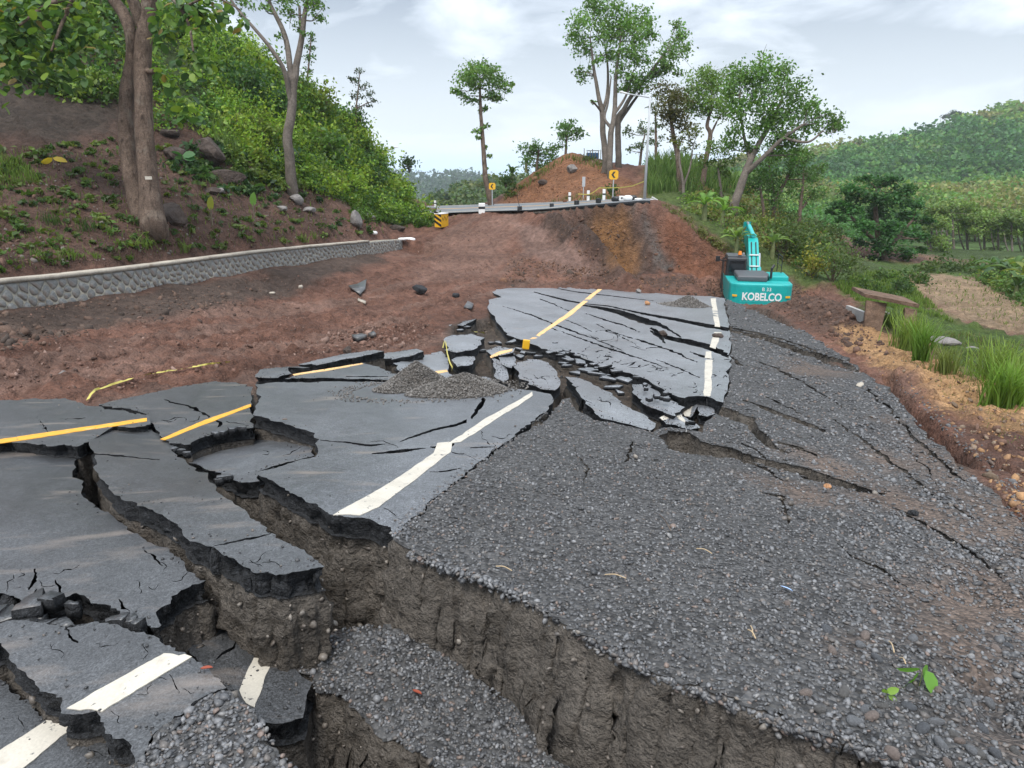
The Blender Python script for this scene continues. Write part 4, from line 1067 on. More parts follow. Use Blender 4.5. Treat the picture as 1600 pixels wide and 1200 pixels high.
def add_stones(pos, size, cols=GRAVEL_COLS, probs=GRAVEL_P, flat=0.45):
    global b_
    v, f, c = stones_mesh(pos, size, rs, cols, probs, flat)
    VV.append(v); FF.append(f + b_); CC.append(c); b_ += len(v)
def right_size(x, y):
    return smooth(1.0, 3.5, x)
h, s_ = scatter(PLATE, f_plate, hs_all, 76000, rs, 0.0195, 2.7, lambda x, y: earth_main(x, y) * 0.85)
s_ = s_ * (1 + 0.45 * right_size(h[:, 0], h[:, 1]) * rs.uniform(0, 1.6, len(h)))
add_stones(h, s_)
h, s_ = scatter(LOW, f_low, (), 26000, rs, 0.023, 3.1, lambda x, y: 0.7 * (1 - smooth(-0.1, 0.1, sdist(x, y, low_earth[0]))))
add_stones(h, s_)
h, s_ = scatter(CORN, f_corn, (), 9000, rs, 0.024, 3.0)
add_stones(h, s_)
# spill over the scarp rim and on the asphalt beside the shoulder
edge = densify_px([(617,836),(642,808),(684,772),(742,723),(802,678),(854,638)], 0.5, False)
edge = edge + rs.normal(0, 1, edge.shape) * np.array([6, 5])
h, ok = hit(edge[:, 0], edge[:, 1], R); h[:, 2] += 0.012
add_stones(h[::2], np.abs(rs.normal(0.017, 0.006, len(h[::2]))) + 0.006)
rim = densify_px([(640,862),(700,884),(762,905),(830,935),(900,984),(960,1014),(1020,1049),(1100,1079),(1182,1110),(1262,1140),(1330,1160),(1400,1184),(1460,1205)], 0.5, False)
rim = rim + rs.normal(0, 2.5, rim.shape)
h, ok = hit(rim[:, 0], rim[:, 1], R)
h[:, 2] -= np.abs(rs.normal(0, 0.02, len(h)))
add_stones(h, np.abs(rs.normal(0.022, 0.007, len(h))) + 0.006)
# pebbles in the scarp earth
EARTH_COLS = np.array([(0.118,0.10,0.084),(0.145,0.124,0.104),(0.09,0.076,0.064),(0.18,0.158,0.135)])
sv = np.vstack([v for v, f in SOIL]); dd = np.linalg.norm(sv - C0, axis=1); dd_s = dd
pk = rs.choice(np.where(dd < 7.0)[0], 6000)
add_stones(sv[pk] + rs.normal(0, 0.02, (len(pk), 3)), np.abs(rs.normal(0, 0.016, len(pk))) + 0.010, EARTH_COLS, np.ones(4), None)
# crumbs of tarmac and earth along the broken rims
cr_pos = []
for key, lp, fq in CRUMB:
    k_ = rs.integers(0, len(lp), 170); q = lp[k_] + rs.normal(0, 0.07, (170, 2))
    q = q[inpoly(q[:, 0], q[:, 1], lp)]
    cr_pos.append(np.column_stack([q, fq(q[:, 0], q[:, 1]) + .004]))
cr_pos = np.vstack(cr_pos); dd = np.linalg.norm(cr_pos - C0, axis=1)
add_stones(cr_pos, np.maximum(np.abs(rs.normal(0, .009, len(cr_pos))) + .005, 1.3 * dd / FPX), np.array([(.03,.031,.033),(.06,.06,.062),(.12,.10,.085)]), np.array([3., 2, 1]))
# lumps fallen from the scarps and lodged in them
pk = rs.choice(np.where(dd_s < 6.0)[0], 1400)
add_stones(sv[pk] + rs.normal(0, 0.03, (len(pk), 3)), np.abs(rs.normal(0, .022, len(pk))) + .016, EARTH_COLS, np.ones(4), None)
gs = world_obj('gravel', np.vstack(VV), [np.vstack(FF)], [MAT['stone']], col=np.vstack(CC))
gs['kind'] = 'stuff'
print('gravel tris', len(np.vstack(FF)))

# larger cobbles one can pick out
cob = [(1425,1000),(1330,990),(1352,995),(1290,985),(1345,1010),(1405,965),(1300,1020),(1420,1105),(1352,1110),(1318,1085),(1395,1180),(1440,1140),(1460,1130),(1490,1150),(1500,1160),(1535,1140),(1470,1165),(1380,1105),(1362,1122),(1440,1205),
       (1520,1175),(1530,1180),(1480,1195),(1415,1215),(1545,1100),(1500,985),(1555,1015),(1575,1010),(1510,1100),(1585,1175),(1465,1080),(1370,1030),(1335,1130),(1280,1110),(1260,1085),(1420,1075),(1340,960),(1250,960),(1230,945),(1555,1180)]
protos = []
for k in range(4):
    r_ = np.random.default_rng(50 + k)
    bm = bmesh.new(); bmesh.ops.create_icosphere(bm, subdivisions=2, radius=0.5)
    for v in bm.verts:
        n = float(fbm(np.array([v.co[:]]) * 1.7 + k * 9, 3)[0])
        v.co *= 1 + 0.5 * n
        v.co.z *= 0.55; v.co.y *= 0.75
    me = bpy.data.meshes.new('cobble'); bm.to_mesh(me); bm.free()
    me.polygons.foreach_set('use_smooth', np.ones(len(me.polygons), bool))
    mat = M('cobble_%d' % k, [(0.17,0.175,0.185),(0.13,0.125,0.12),(0.21,0.17,0.15),(0.10,0.105,0.115)][k], 0.6, var=[(6, 0.8, 1.2, 4), (50, 0.8, 1.2, 3)], bump=[(30, 4, 0.01)], spec=0.4)
    me.materials.append(mat); protos.append(me)
h, ok = hit([c[0] for c in cob], [c[1] for c in cob], f_plate)
for k, p in enumerate(h):
    s = rs.uniform(0.034, 0.062)
    o = link('cobble', protos[k % 4], None, tuple(p + [0, 0, s * 0.12]))
    o.scale = (s, s, s); o.rotation_euler = (rs.normal(0, .3), rs.normal(0, .3), rs.uniform(0, 6.3))
    tag(o, 'smooth fist-sized cobble lying among the loose gravel near the green seedling', 'cobble', 'cobbles in the loose gravel')

# ------------------------------------------------------------------ gravel heaps on the asphalt
def heap(label, base_px, peaks, n_st, r_, base_surf):
    """peaks: (px, py of the foot under the peak, height m, radius m)"""
    f = SURF[base_surf]
    pk = []
    for px, py, hgt, rad in peaks:
        q, _ = hit([px], [py], f); pk.append((q[0][0], q[0][1], hgt, rad))
    cx, cy = np.mean([p[0] for p in pk]), np.mean([p[1] for p in pk])
    R_ = max(np.hypot(p[0] - cx, p[1] - cy) + p[3] for p in pk) * 1.05
    def hf(x, y):
        z = np.zeros_like(x)
        for a, b, hh, rad in pk:
            d = np.hypot(x - a, (y - b)) * (1 + 0.18 * fbm(xyz(x * 2.5, y * 2.5, 6), 3))
            z = np.maximum(z, hh * np.clip(1 - d / rad, 0, 1) ** 1.05)
        z = z + np.where(z > 0, 0.02 * fbm(xyz(x * 8, y * 8), 3) * smooth(0, 0.1, z), 0)
        return z
    n = 70
    g = np.linspace(-R_, R_, n)
    X, Y = np.meshgrid(cx + g, cy + g); x, y = X.ravel(), Y.ravel()
    hz_ = hf(x, y); z = f(x, y) + hz_ - np.where(hz_ <= 0.004, 0.05, 0)
    i = (np.arange(n - 1)[:, None] * n + np.arange(n - 1)[None]).ravel()
    F = np.stack([i, i + 1, i + n + 1, i + n], 1)
    F = F[(hz_[F] > 0.004).any(1)]
    used = np.unique(F); mp = -np.ones(n * n, int); mp[used] = np.arange(len(used))
    V = np.column_stack([x, y, z])[used]
    c = np.zeros((len(V), 3)) + np.array((0.085, 0.075, 0.066))
    o = world_obj('gravel_heap', V, [mp[F]], [MAT['gravel']], col=c, smooth_sh=True, origin=(cx, cy, f(np.array([cx]), np.array([cy]))[0]))
    tag(o, label, 'gravel heap')
    px = r_.uniform(-R_, R_, n_st * 3) + cx; py = r_.uniform(-R_, R_, n_st * 3) + cy
    hh = hf(px, py); m = hh > 0.003
    px, py, hh = px[m][:n_st], py[m][:n_st], hh[m][:n_st]
    # strays round the foot
    an = r_.uniform(0, 6.28, n_st // 8); rd = R_ * (0.9 + np.abs(r_.normal(0, 0.14, len(an))))
    px = np.append(px, cx + np.cos(an) * rd); py = np.append(py, cy + np.sin(an) * rd * 0.8); hh = np.append(hh, np.zeros(len(an)))
    pos = np.column_stack([px, py, f(px, py) + hh + 0.008])
    d = np.linalg.norm(pos - C0, axis=1)
    v, ff, cc = stones_mesh(pos, np.maximum(0.022, 2.6 * d / FPX) * r_.uniform(.6, 1.4, len(pos)), r_, np.array([(0.105,0.094,0.083),(0.14,0.126,0.112),(0.075,0.068,0.06),(0.165,0.15,0.135)]), np.ones(4), None)
    st = world_obj('gravel', v, [ff], [MAT['stone']], o, col=cc)
    st['kind'] = 'stuff'
heap('two-peaked heap of brown gravel dumped on the central asphalt', None, [(652,602,0.33,0.46),(630,607,0.14,0.38),(724,610,0.22,0.55),(692,612,0.15,0.45)], 5200, np.random.default_rng(5), 'main')
heap('low dark heap of gravel on the far asphalt slab, near its white line', None, [(1075,478,0.38,0.7),(1062,477,0.14,0.7)], 700, np.random.default_rng(6), 'far')
# ================================================================== retaining wall of river stones
WALL_TOP = np.array([(-260,462,12.6),(-120,450,13.7),(0,437,15.0),(100,428,16.7),(200,417,18.6),(300,404.5,21.5),(400,392,25.0),(480,384,28.5),(560,377,33.0),(600,373,36.2),(628,371.5,39.0)])
wt = P(WALL_TOP[:, 0], WALL_TOP[:, 1], WALL_TOP[:, 2])
seg = np.concatenate([[0], np.cumsum(np.linalg.norm(np.diff(wt[:, :2], axis=0), axis=1))])
def wpt(s):
    return np.stack([np.interp(s, seg, wt[:, k]) for k in range(3)], -1)
def wnrm(s):
    d = wpt(np.asarray(s) + 0.3)[..., :2] - wpt(np.asarray(s) - 0.3)[..., :2]
    d = d / (np.linalg.norm(d, axis=-1)[..., None] + 1e-9)
    n = np.stack([d[..., 1], -d[..., 0], 0 * d[..., 0]], -1)
    return n
WH = 1.15
wall = empty('retaining_wall', tuple(wt[2] - np.array([0, 0, WH])), 'low retaining wall of round river stones in pale mortar with a concrete cap', 'retaining wall')
ss = np.linspace(0, seg[-1], 90)
top, nr = wpt(ss), wnrm(ss)
batter = 0.12
a = top + nr * 0.0 - [0, 0, 0.08]; b = a + nr * batter - [0, 0, WH]
c_ = a - nr * 0.45; d_ = b - nr * 0.6
V = np.vstack([a, b, c_, d_]); n = len(ss)
F = [(i, i + n, i + n + 1, i + 1) for i in range(n - 1)] + [(2 * n + i, 2 * n + i + 1, 3 * n + i + 1, 3 * n + i) for i in range(n - 1)] + [(i, i + 1, 2 * n + i + 1, 2 * n + i) for i in range(n - 1)]
F += [(n - 1, 2 * n - 1, 4 * n - 1, 3 * n - 1), (0, 2 * n, 3 * n, n)]
world_obj('mortar', V, [np.array(F)], [MAT['mortar']], wall)
i_end = int(np.searchsorted(seg, seg[-1] - 5.5))
sc_ = np.linspace(0, seg[-1] - 5.0, 80); t_, n_ = wpt(sc_), wnrm(sc_)
wob = 0.012 * fbm(xyz(sc_ * 1.5, sc_ * 0), 3)
pa = t_ + n_ * 0.05 + np.column_stack([wob * 0, wob * 0, wob]); pb = t_ - n_ * 0.34
V = np.vstack([pa, pb, pb - [0, 0, .085], pa - [0, 0, .085]]); n = len(sc_)
F = []
for k in range(4):
    k2 = (k + 1) % 4
    F += [(k * n + i, k * n + i + 1, k2 * n + i + 1, k2 * n + i) for i in range(n - 1)]
F += [(0, n, 2 * n, 3 * n), (n - 1, 4 * n - 1, 3 * n - 1, 2 * n - 1)]
world_obj('cap', V, [np.array(F)], [MAT['concrete']], wall)
rw = np.random.default_rng(3)
cells = []
cs, cw_ = 0.195, 0.35
sites = []
row = 0; v = 0.12
while v < WH - 0.05:
    u = -0.1 + (row % 2) * cw_ * 0.5
    while u < seg[-1] - 0.1:
        sites.append((u + rw.uniform(-.3, .3) * cw_, v + rw.uniform(-.25, .25) * cs * 0.8)); u += cw_
    v += cs * 0.80; row += 1
sites = np.array(sites)
for i, (u, v) in enumerate(sites):
    dl = sites - sites[i]; near = np.where((np.abs(dl[:, 0]) < cw_ * 2.4) & (np.abs(dl[:, 1]) < cs * 2.4))[0]
    vt_ = max(-.3, 0.012 - v)
    pg = [np.array(q) for q in ((-.42, vt_), (.42, vt_), (.42, .3), (-.42, .3))]
    for j in near:
        if j == i: continue
        nrm_ = dl[j]; L = np.hypot(*nrm_); nrm_ = nrm_ / L; lim = L / 2 - 0.013
        out = []
        for k in range(len(pg)):
            p, q = pg[k], pg[(k + 1) % len(pg)]
            dp, dq = p @ nrm_ - lim, q @ nrm_ - lim
            if dp <= 0: out.append(p)
            if dp * dq < 0: out.append(p + (q - p) * dp / (dp - dq))
        pg = out
        if len(pg) < 3: break
    if len(pg) < 3: continue
    for _ in range(2):      # round the corners
        pg = [q for k in range(len(pg)) for q in (pg[k] * .75 + pg[(k + 1) % len(pg)] * .25, pg[k] * .25 + pg[(k + 1) % len(pg)] * .75)]
    pg = np.array(pg)
    if len(pg) > 12: pg = pg[np.linspace(0, len(pg), 12, endpoint=False).astype(int)]
    if v + pg[:, 1].min() > WH: continue
    cells.append((u, v, pg))
def stone_geo(u, v, pg, r_):
    m = len(pg); bul = r_.uniform(0.018, 0.04)
    rings = [(1.0, -0.01), (0.94, bul * 0.6), (0.62, bul)]
    V = []
    for sc2, off in rings:
        uu = u + pg[:, 0] * sc2; vv = v + pg[:, 1] * sc2
        base = wpt(uu); nn = wnrm(uu)
        V.append(base - np.stack([0 * vv, 0 * vv, vv + .08], -1) + nn * (batter * vv / WH + off)[:, None])
    V = np.vstack(V)
    F = []
    for k in range(2):
        for i in range(m):
            j = (i + 1) % m
            F.append((k * m + i, k * m + j, (k + 1) * m + j, (k + 1) * m + i))
    return V, F, m
cells.sort(key=lambda c: c[0] - 0.2 * c[1])
vis = [c for c in cells if c[0] > seg[1] and c[1] < 0.72]
rest = [c for c in cells if not (c[0] > seg[1] and c[1] < 0.72)]
for c in vis[:300]:
    V, F, m = stone_geo(*c, rw)
    org = V.mean(0)
    me = mesh_np('stone', V - org, [np.array(F), np.array([list(range(2 * m, 3 * m))])], [MAT['wall_stone']], smooth_sh=True)
    o = link('stone', me, wall, tuple(org - worldpos(wall)))
VV, FF, GG, b_ = [], [], [], 0
for c in vis[300:] + rest:
    V, F, m = stone_geo(*c, rw)
    VV.append(V); FF += [tuple(x + b_ for x in f) for f in F]
    for k in range(1, m - 1): GG.append((b_ + 2 * m, b_ + 2 * m + k, b_ + 2 * m + k + 1))
    b_ += len(V)
o = world_obj('stone', np.vstack(VV), [np.array(FF), np.array(GG)], [MAT['wall_stone']], wall, smooth_sh=True)
o['kind'] = 'stuff'

# ================================================================== far land, sea and air
HC = [(1000,262),(1100,256),(1180,250),(1250,240),(1330,229),(1400,219),(1450,204),(1490,192),(1540,180),(1600,168),(1700,156),(1900,140)]
hp = []
for px, py in HC:
    hp.append(P(px, py, 430.0))
    hp.append(P(px, py + 26 + max(0, (px - 1300) * 0.08), 350.0))
    hp.append(P(px, 292, 290.0)); hp.append(P(px, 300, 240.0)); hp.append(P(px, 325, 190.0)); hp.append(P(px, 372, 120.0)); hp.append(P(px, 405, 85.0))
    q = P(px, py, 430.0); hp.append(q * [1.3, 1.3, 1] + [0, 0, -12])
FARR = RBF(np.array(hp))
def Fz(x, y):
    return FARR(x, y) + 3.0 * fbm(xyz(np.asarray(x) * 0.02, np.asarray(y) * 0.02), 3)
t1 = np.radians(np.linspace(6, 50, 120)); r1 = np.geomspace(100, 640, 90)
A, B = np.meshgrid(t1, r1); x, y = (np.sin(A) * B).ravel(), (np.cos(A) * B).ravel()
z = Fz(x, y)
z = z - 6.0 * (1 - smooth(100, 120, B.ravel()))
i = (np.arange(89)[:, None] * 120 + np.arange(119)[None]).ravel()
MAT['hill'] = M('hill', (0.05, 0.08, 0.028), 0.95, var=[(0.05, 0.7, 1.3, 5), (0.4, 0.6, 1.4, 5)], bump=[(0.25, 5, 1.5)], spec=0.1)
MAT['hill_bare'] = M('hill_bare', (0.16, 0.12, 0.09), 0.95, var=[(0.1, 0.8, 1.2, 4)], spec=0.1)
o = world_obj('hill', np.column_stack([x, y, z]), [np.stack([i, i + 1, i + 121, i + 120], 1)], [MAT['hill']], smooth_sh=True); o['kind'] = 'structure'
def ridge(crest, d, drop_py, back, name='hill'):
    c = P(*np.array([(a, b, d) for a, b in crest], float).T)
    n = len(c); k = 10
    V = []
    for j in range(k + 1):
        t = j / k
        base = P(*np.array([(a, drop_py, d * 0.62) for a, b in crest], float).T)
        q = c * (1 - t) + base * t
        q[:, 2] += (c[:, 2] - base[:, 2]) * 0.1 * math.sin(math.pi * t)
        V.append(q)
    bk = c * [1.4, 1.4, 1]; bk[:, 2] = base[:, 2] - 5
    V = np.vstack([bk] + V)
    V[:, 2] += d * 0.004 * fbm(xyz(V[:, 0] * 12 / d, V[:, 1] * 12 / d), 3)
    F = [(j * n + i, (j + 1) * n + i, (j + 1) * n + i + 1, j * n + i + 1) for j in range(k + 1) for i in range(n - 1)]
    o = world_obj(name, V, [np.array(F)], [MAT['hill']], smooth_sh=True); o['kind'] = 'structure'
    return V.reshape(k + 2, n, 3)
def fine(cr, step=6):
    c = np.array(cr, float); px = np.arange(c[0, 0], c[-1, 0], step)
    return [(p, float(np.interp(p, c[:, 0], c[:, 1]))) for p in px]
RA = ridge(fine([(380,268),(560,272),(640,277),(665,279),(690,279),(705,277),(735,274),(745,278),(752,284),(790,292),(900,300),(1100,300)]), 1000.0, 330, 1.4)
RB = ridge(fine([(560,345),(640,326),(660,320),(690,308),(720,296),(745,289),(770,285),(820,283),(900,280),(1000,278),(1100,276)]), 230.0, 345, 1.4)
MAT['sea'] = M('sea', (0.22, 0.33, 0.40), 0.35, spec=0.5)
SEA_Z = -60.0
aa = np.radians(np.linspace(-70, 70, 40)); V = np.vstack([np.column_stack([np.sin(aa) * r_, np.cos(aa) * r_, aa * 0 + SEA_Z]) for r_ in (400, 2000, 8000, 24000)])
F = [(j * 40 + i, j * 40 + i + 1, (j + 1) * 40 + i + 1, (j + 1) * 40 + i) for j in range(3) for i in range(39)]
o = world_obj('sea', V, [np.array(F)], [MAT['sea']]); o['kind'] = 'structure'
hm = bpy.data.materials.new('haze'); hm.use_nodes = True
for n_ in list(hm.node_tree.nodes):
    if n_.type != 'OUTPUT_MATERIAL': hm.node_tree.nodes.remove(n_)
pv = hm.node_tree.nodes.new('ShaderNodeVolumePrincipled')
pv.inputs['Density'].default_value = 0.00026
pv.inputs['Color'].default_value = (0.88, 0.94, 1.0, 1)
pv.inputs['Anisotropy'].default_value = 0.2
hm.node_tree.links.new(pv.outputs[0], hm.node_tree.nodes['Material Output'].inputs['Volume'])
bm = bmesh.new(); add_box(bm, Vector((0, 0, (SEA_Z - 1.0 + 75) / 2)), (52000, 52000, 75 - SEA_Z + 1.0))
tag(bm_obj('haze', bm, hm), kind='stuff')

# ================================================================== plants
def leaf_quads(pos, size, r_, col, up=0.5, asp=0.5, cvar=0.25, clump=None):
    """Folded leaf-shaped quads. col: (3,) or (n, 3)."""
    n = len(pos)
    size = np.broadcast_to(np.asarray(size, float), (n,)) * r_.uniform(0.7, 1.3, n)
    nrm = r_.normal(size=(n, 3)); nrm /= np.linalg.norm(nrm, axis=1)[:, None]
    nrm = nrm * (1 - up) + np.array([0, 0, 1.0]) * up + 1e-6
    nrm /= np.linalg.norm(nrm, axis=1)[:, None]
    ax = np.cross(nrm, r_.normal(size=(n, 3))); ax /= np.linalg.norm(ax, axis=1)[:, None] + 1e-9
    sd = np.cross(nrm, ax)
    L = size[:, None]
    p0 = pos - ax * L * 0.5; p2 = pos + ax * L * 0.5 - nrm * L * 0.10
    m = pos + nrm * L * 0.08 - ax * L * 0.05
    p1 = m + sd * L * asp * 0.5; p3 = m - sd * L * asp * 0.5
    V = np.stack([p0, p1, p2, p3], 1).reshape(-1, 3)
    F = np.arange(n * 4).reshape(n, 4)
    c = np.broadcast_to(np.asarray(col, float), (n, 3)) * r_.uniform(1 - cvar, 1 + cvar, (n, 1)) * (1 + r_.normal(0, 0.07, (n, 3)))
    return V, F, np.repeat(np.clip(c, 0.004, 0.6), 4, axis=0)
def puff(center, rad, n, r_, flat=0.8, sub=5, sig=0.36):
    """Points of a leafy clump: sub-clusters inside a ball."""
    k = max(1, sub)
    sc2 = r_.normal(size=(k, 3)); sc2 /= np.linalg.norm(sc2, axis=1)[:, None]
    sc2 *= (r_.uniform(0.25, 1, (k, 1)) ** 0.5) * 0.72
    w = r_.integers(0, k, n)
    q = sc2[w] + r_.normal(0, sig, (n, 3))
    q[:, 2] *= flat
    return np.asarray(center) + q * rad, w
def tube_geo(pts, rad, sides=7):
    pts = np.asarray(pts, float); n = len(pts)
    rad = np.asarray(rad, float)
    t = np.gradient(pts, axis=0); t /= np.linalg.norm(t, axis=1)[:, None] + 1e-9
    up = np.array([0.0, 1.0, 0.12]); a = np.cross(t, up); a /= np.linalg.norm(a, axis=1)[:, None] + 1e-9
    b = np.cross(t, a)
    an = np.linspace(0, 2 * math.pi, sides, endpoint=False)
    V = pts[:, None] + rad[:, None, None] * (a[:, None] * np.cos(an)[None, :, None] + b[:, None] * np.sin(an)[None, :, None])
    V = V.reshape(-1, 3)
    F = [(i * sides + k, i * sides + (k + 1) % sides, (i + 1) * sides + (k + 1) % sides, (i + 1) * sides + k) for i in range(n - 1) for k in range(sides)]
    return V, np.array(F)
def smooth_line(p, m=6):
    p = np.asarray(p, float); n = len(p)
    if n < 3: return np.array([p[0] + (p[-1] - p[0]) * t for t in np.linspace(0, 1, m)])
    out = []
    for i in range(n - 1):
        p0, p1, p2, p3 = p[max(i - 1, 0)], p[i], p[i + 1], p[min(i + 2, n - 1)]
        for t in np.linspace(0, 1, m, endpoint=False):
            out.append(0.5 * (2 * p1 + (p2 - p0) * t + (2 * p0 - 5 * p1 + 4 * p2 - p3) * t * t + (3 * p1 - p0 - 3 * p2 + p3) * t ** 3))
    out.append(p[-1])
    return np.array(out)
class Acc:
    def __init__(s): s.V, s.F, s.C, s.n = [], [], [], 0
    def add(s, V, F, C=None):
        s.V.append(V); s.F.append(np.asarray(F) + s.n); s.n += len(V)
        if C is not None: s.C.append(C)
    def obj(s, name, mat, parent=None, sm=False, **kw):
        return world_obj(name, np.vstack(s.V), [np.vstack(s.F)], [mat], parent, col=np.vstack(s.C) if s.C else None, smooth_sh=sm, **kw)
def tree(name, label, depth, trunks, blobs, col, seed, group=None, lpx=5.5, dens=1.0, bark='bark', up=0.35, flat=0.75, cvar=0.3, sub=6, ground=True, base_flare=1.25, asp=0.55, fat=None):
    fat = fat or {'broad_tree': 1.6, 'bushy_tree': 1.75, 'pale_sapling': 1.3, 'slender_tree': 1.32}.get(name, 1.2)
    r_ = np.random.default_rng(seed)
    tk = Acc(); lines = []
    for ti, tr in enumerate(trunks):
        a = np.array(tr, float)
        pts = P(a[:, 0], a[:, 1], depth + a[:, 2]); rad = a[:, 3] * depth / FPX
        if ti == 0:
            origin = pts[0].copy()
            if ground:
                gz_ = float(G(np.array([pts[0][0]]), np.array([pts[0][1]]))[0])
                origin[2] = gz_
                if gz_ < pts[0][2] - 0.1:
                    pts = np.vstack([[pts[0][0], pts[0][1], gz_ - 0.3], pts]); rad = np.concatenate([[rad[0] * base_flare], rad])
                else:
                    pts = np.vstack([pts[0] - [0, 0, 0.4], pts]); rad = np.concatenate([[rad[0] * base_flare], rad])
        sl = smooth_line(np.column_stack([pts, rad]))
        sl[:, :3] += (0.05 * sl[:, 3:4] / 0.1 * fbm(np.repeat(sl[:, 2:3], 3, 1) * np.array([.9, .9, .9]) + np.array([seed, seed * 2, 5.0]), 2)[:, None]) * np.array([1, 1, 0]) * 0.6
        V, F = tube_geo(sl[:, :3], np.maximum(sl[:, 3], 0.012), 9)
        tk.add(V, F); lines.append(sl)
    allp = np.vstack(lines)
    cr = Acc()
    for bi, bl in enumerate(blobs):
        px, py, rp = bl[:3]; dd = bl[3] if len(bl) > 3 else r_.uniform(-1, 1) * rp * depth / FPX * 1.3
        c = P(np.array([px]), np.array([py]), np.array([depth + dd]))[0]
        rp = rp * fat; rad = rp * depth / FPX
        cand = allp[allp[:, 2] < c[2] + 0.1 * rad]
        if len(cand) == 0: cand = allp
        dist = np.linalg.norm(cand[:, :3] - c, axis=1) - 0.5 * (cand[:, 2] - allp[:, 2].min()) * 0.3
        s0 = cand[dist.argmin()]
        r0 = min(s0[3] * 0.5, 0.02 + 0.035 * np.linalg.norm(s0[:3] - c))
        mid = (s0[:3] + c) / 2 + r_.normal(0, 0.08, 3) * rad + np.array([0, 0, -0.1 * np.linalg.norm(s0[:3] - c)]) * r_.uniform(-0.3, 1)
        bl_ = smooth_line([s0[:3], mid, c], 5)
        V, F = tube_geo(bl_, np.linspace(max(r0, 0.02), 0.012, len(bl_)), 5); tk.add(V, F)
        for _ in range(3):
            e_ = c + r_.normal(0, 0.5, 3) * rad
            st = bl_[r_.integers(len(bl_) // 2, len(bl_))]
            V, F = tube_geo(np.array([st, (st + e_) / 2 + r_.normal(0, .06, 3) * rad, e_]), np.array([max(r0 * 0.4, 0.012), 0.012, 0.008]), 4); tk.add(V, F)
        n = int(dens * (9.5 if name in ('broad_tree', 'bushy_tree') else 8.0) * (rp / lpx) ** 2) + 8
        pos, w = puff(c, rad * 1.08, n, r_, flat, max(4, int(sub * 1.5 * (rp / 18) ** 1.2)), 0.27)
        cl = np.asarray(col) * r_.uniform(0.78, 1.25) * (1 + r_.uniform(-0.2, 0.3, (60, 1)))[w % 60]
        V, F, C = leaf_quads(pos, 1.12 * lpx * depth / FPX, r_, cl, up, asp, cvar); cr.add(V, F, C)
    root = empty(name, tuple(origin), label, 'tree', group)
    tk.obj('trunk', MAT[bark], root, True)
    cr.obj('crown', MAT['leaf'], root)
    return root
GR = (0.110, 0.205, 0.046); GD = (0.082, 0.162, 0.042); GL = (0.10, 0.16, 0.035); GY = (0.13, 0.155, 0.03)

tree('slender_tree', 'lone tall tree with a round top and bare leaning trunk at the far road bend', 50.0,
  [[(766,313,0,4.6),(758,270,0,4.0),(755,225,0,3.4),(752,185,0,2.8),(750,150,0,2),(750,120,0,1)]],
  [(750,116,26),(728,124,20),(774,128,20),(790,138,12),(712,140,11),(745,104,17),(768,112,16),(765,150,15),(735,156,13),(757,172,9),(746,203,8),(760,198,7),(757,230,5),(764,245,6),(758,262,4),(722,150,10),(780,152,10),(800,132,5),(742,135,16),(748,215,6)],
  GR, 11, lpx=4.4, dens=1.6, fat=1.1, flat=0.6)
tree('slender_tree', 'tall forked tree on the mound, first of three pale trunks from the mound top', 52.0,
  [[(946,252,0,5),(943,215,0,4.6),(941,175,0,4.2),(935,150,0,3.2),(927,100,0,2.2),(922,60,0,1.2)],[(941,175,0,3),(948,150,.5,2.4),(950,110,1,1.8),(945,70,1,1.0)],[(941,176,0,2),(932,165,-.5,1.5),(925,158,-1,1)]],
  [(905,45,20),(925,22,20),(915,75,16),(940,50,20),(900,66,13),(915,118,12),(906,112,8),(948,12,14),(950,85,14),(935,95,10),(926,160,4),(893,55,9),(930,5,14)], GR, 12, lpx=4.6, dens=1.35, bark='bark_pale')
tree('slender_tree', 'tall tree on the mound with the densest high crown, middle of three pale trunks', 50.5,
  [[(953,270,0,5),(954,215,0,4.6),(960,180,0,3.8),(962,130,0,3),(966,90,0,2.2),(972,45,0,1.2)],[(956,200,0,3),(945,185,.5,2),(950,160,.8,1.6),(955,120,1,1)],[(960,178,0,2.6),(978,150,0,1.8),(990,110,0,1)]],
  [(975,50,24),(992,45,22),(1005,62,18),(985,80,22),(1000,22,15),(962,38,18),(1010,32,10),(975,112,16),(1000,95,15),(968,15,14),(988,125,12),(955,60,14),(978,140,8),(1015,52,9)], GR, 13, lpx=4.6, dens=1.4, bark='bark_pale')
tree('slender_tree', 'leaning tree on the mound with a limb reaching out over the street lamp', 53.0,
  [[(967,252,0,5),(966,190,0,4.4),(975,170,0,3.6),(990,145,0,3.0),(1015,115,0,2.2),(1040,80,0,1.4)],[(967,192,0,3),(985,165,.5,2.4),(1005,138,.7,1.6)]],
  [(1050,70,18),(1064,52,13),(1060,85,15),(1030,95,18),(1073,72,9),(1010,118,15),(990,132,14),(1056,38,9),(1045,102,13),(1062,113,9),(1022,122,12),(1000,140,11),(1035,112,12),(975,140,9)], (0.112, 0.205, 0.046), 14, lpx=4.6, dens=1.3, bark='bark_pale')
tree('bushy_tree', 'tree with a rusty brown patch in its crown beside the street lamp', 46.0,
  [[(1062,305,0,4.5),(1060,250,0,4),(1050,200,0,3),(1045,160,0,2)]], [(1045,140,15),(1060,160,15),(1035,160,11),(1050,185,13),(1068,195,12),(1040,180,9),(1055,215,8),(1062,175,12)], (0.085,0.085,0.03), 15, lpx=4.4, dens=1.2)
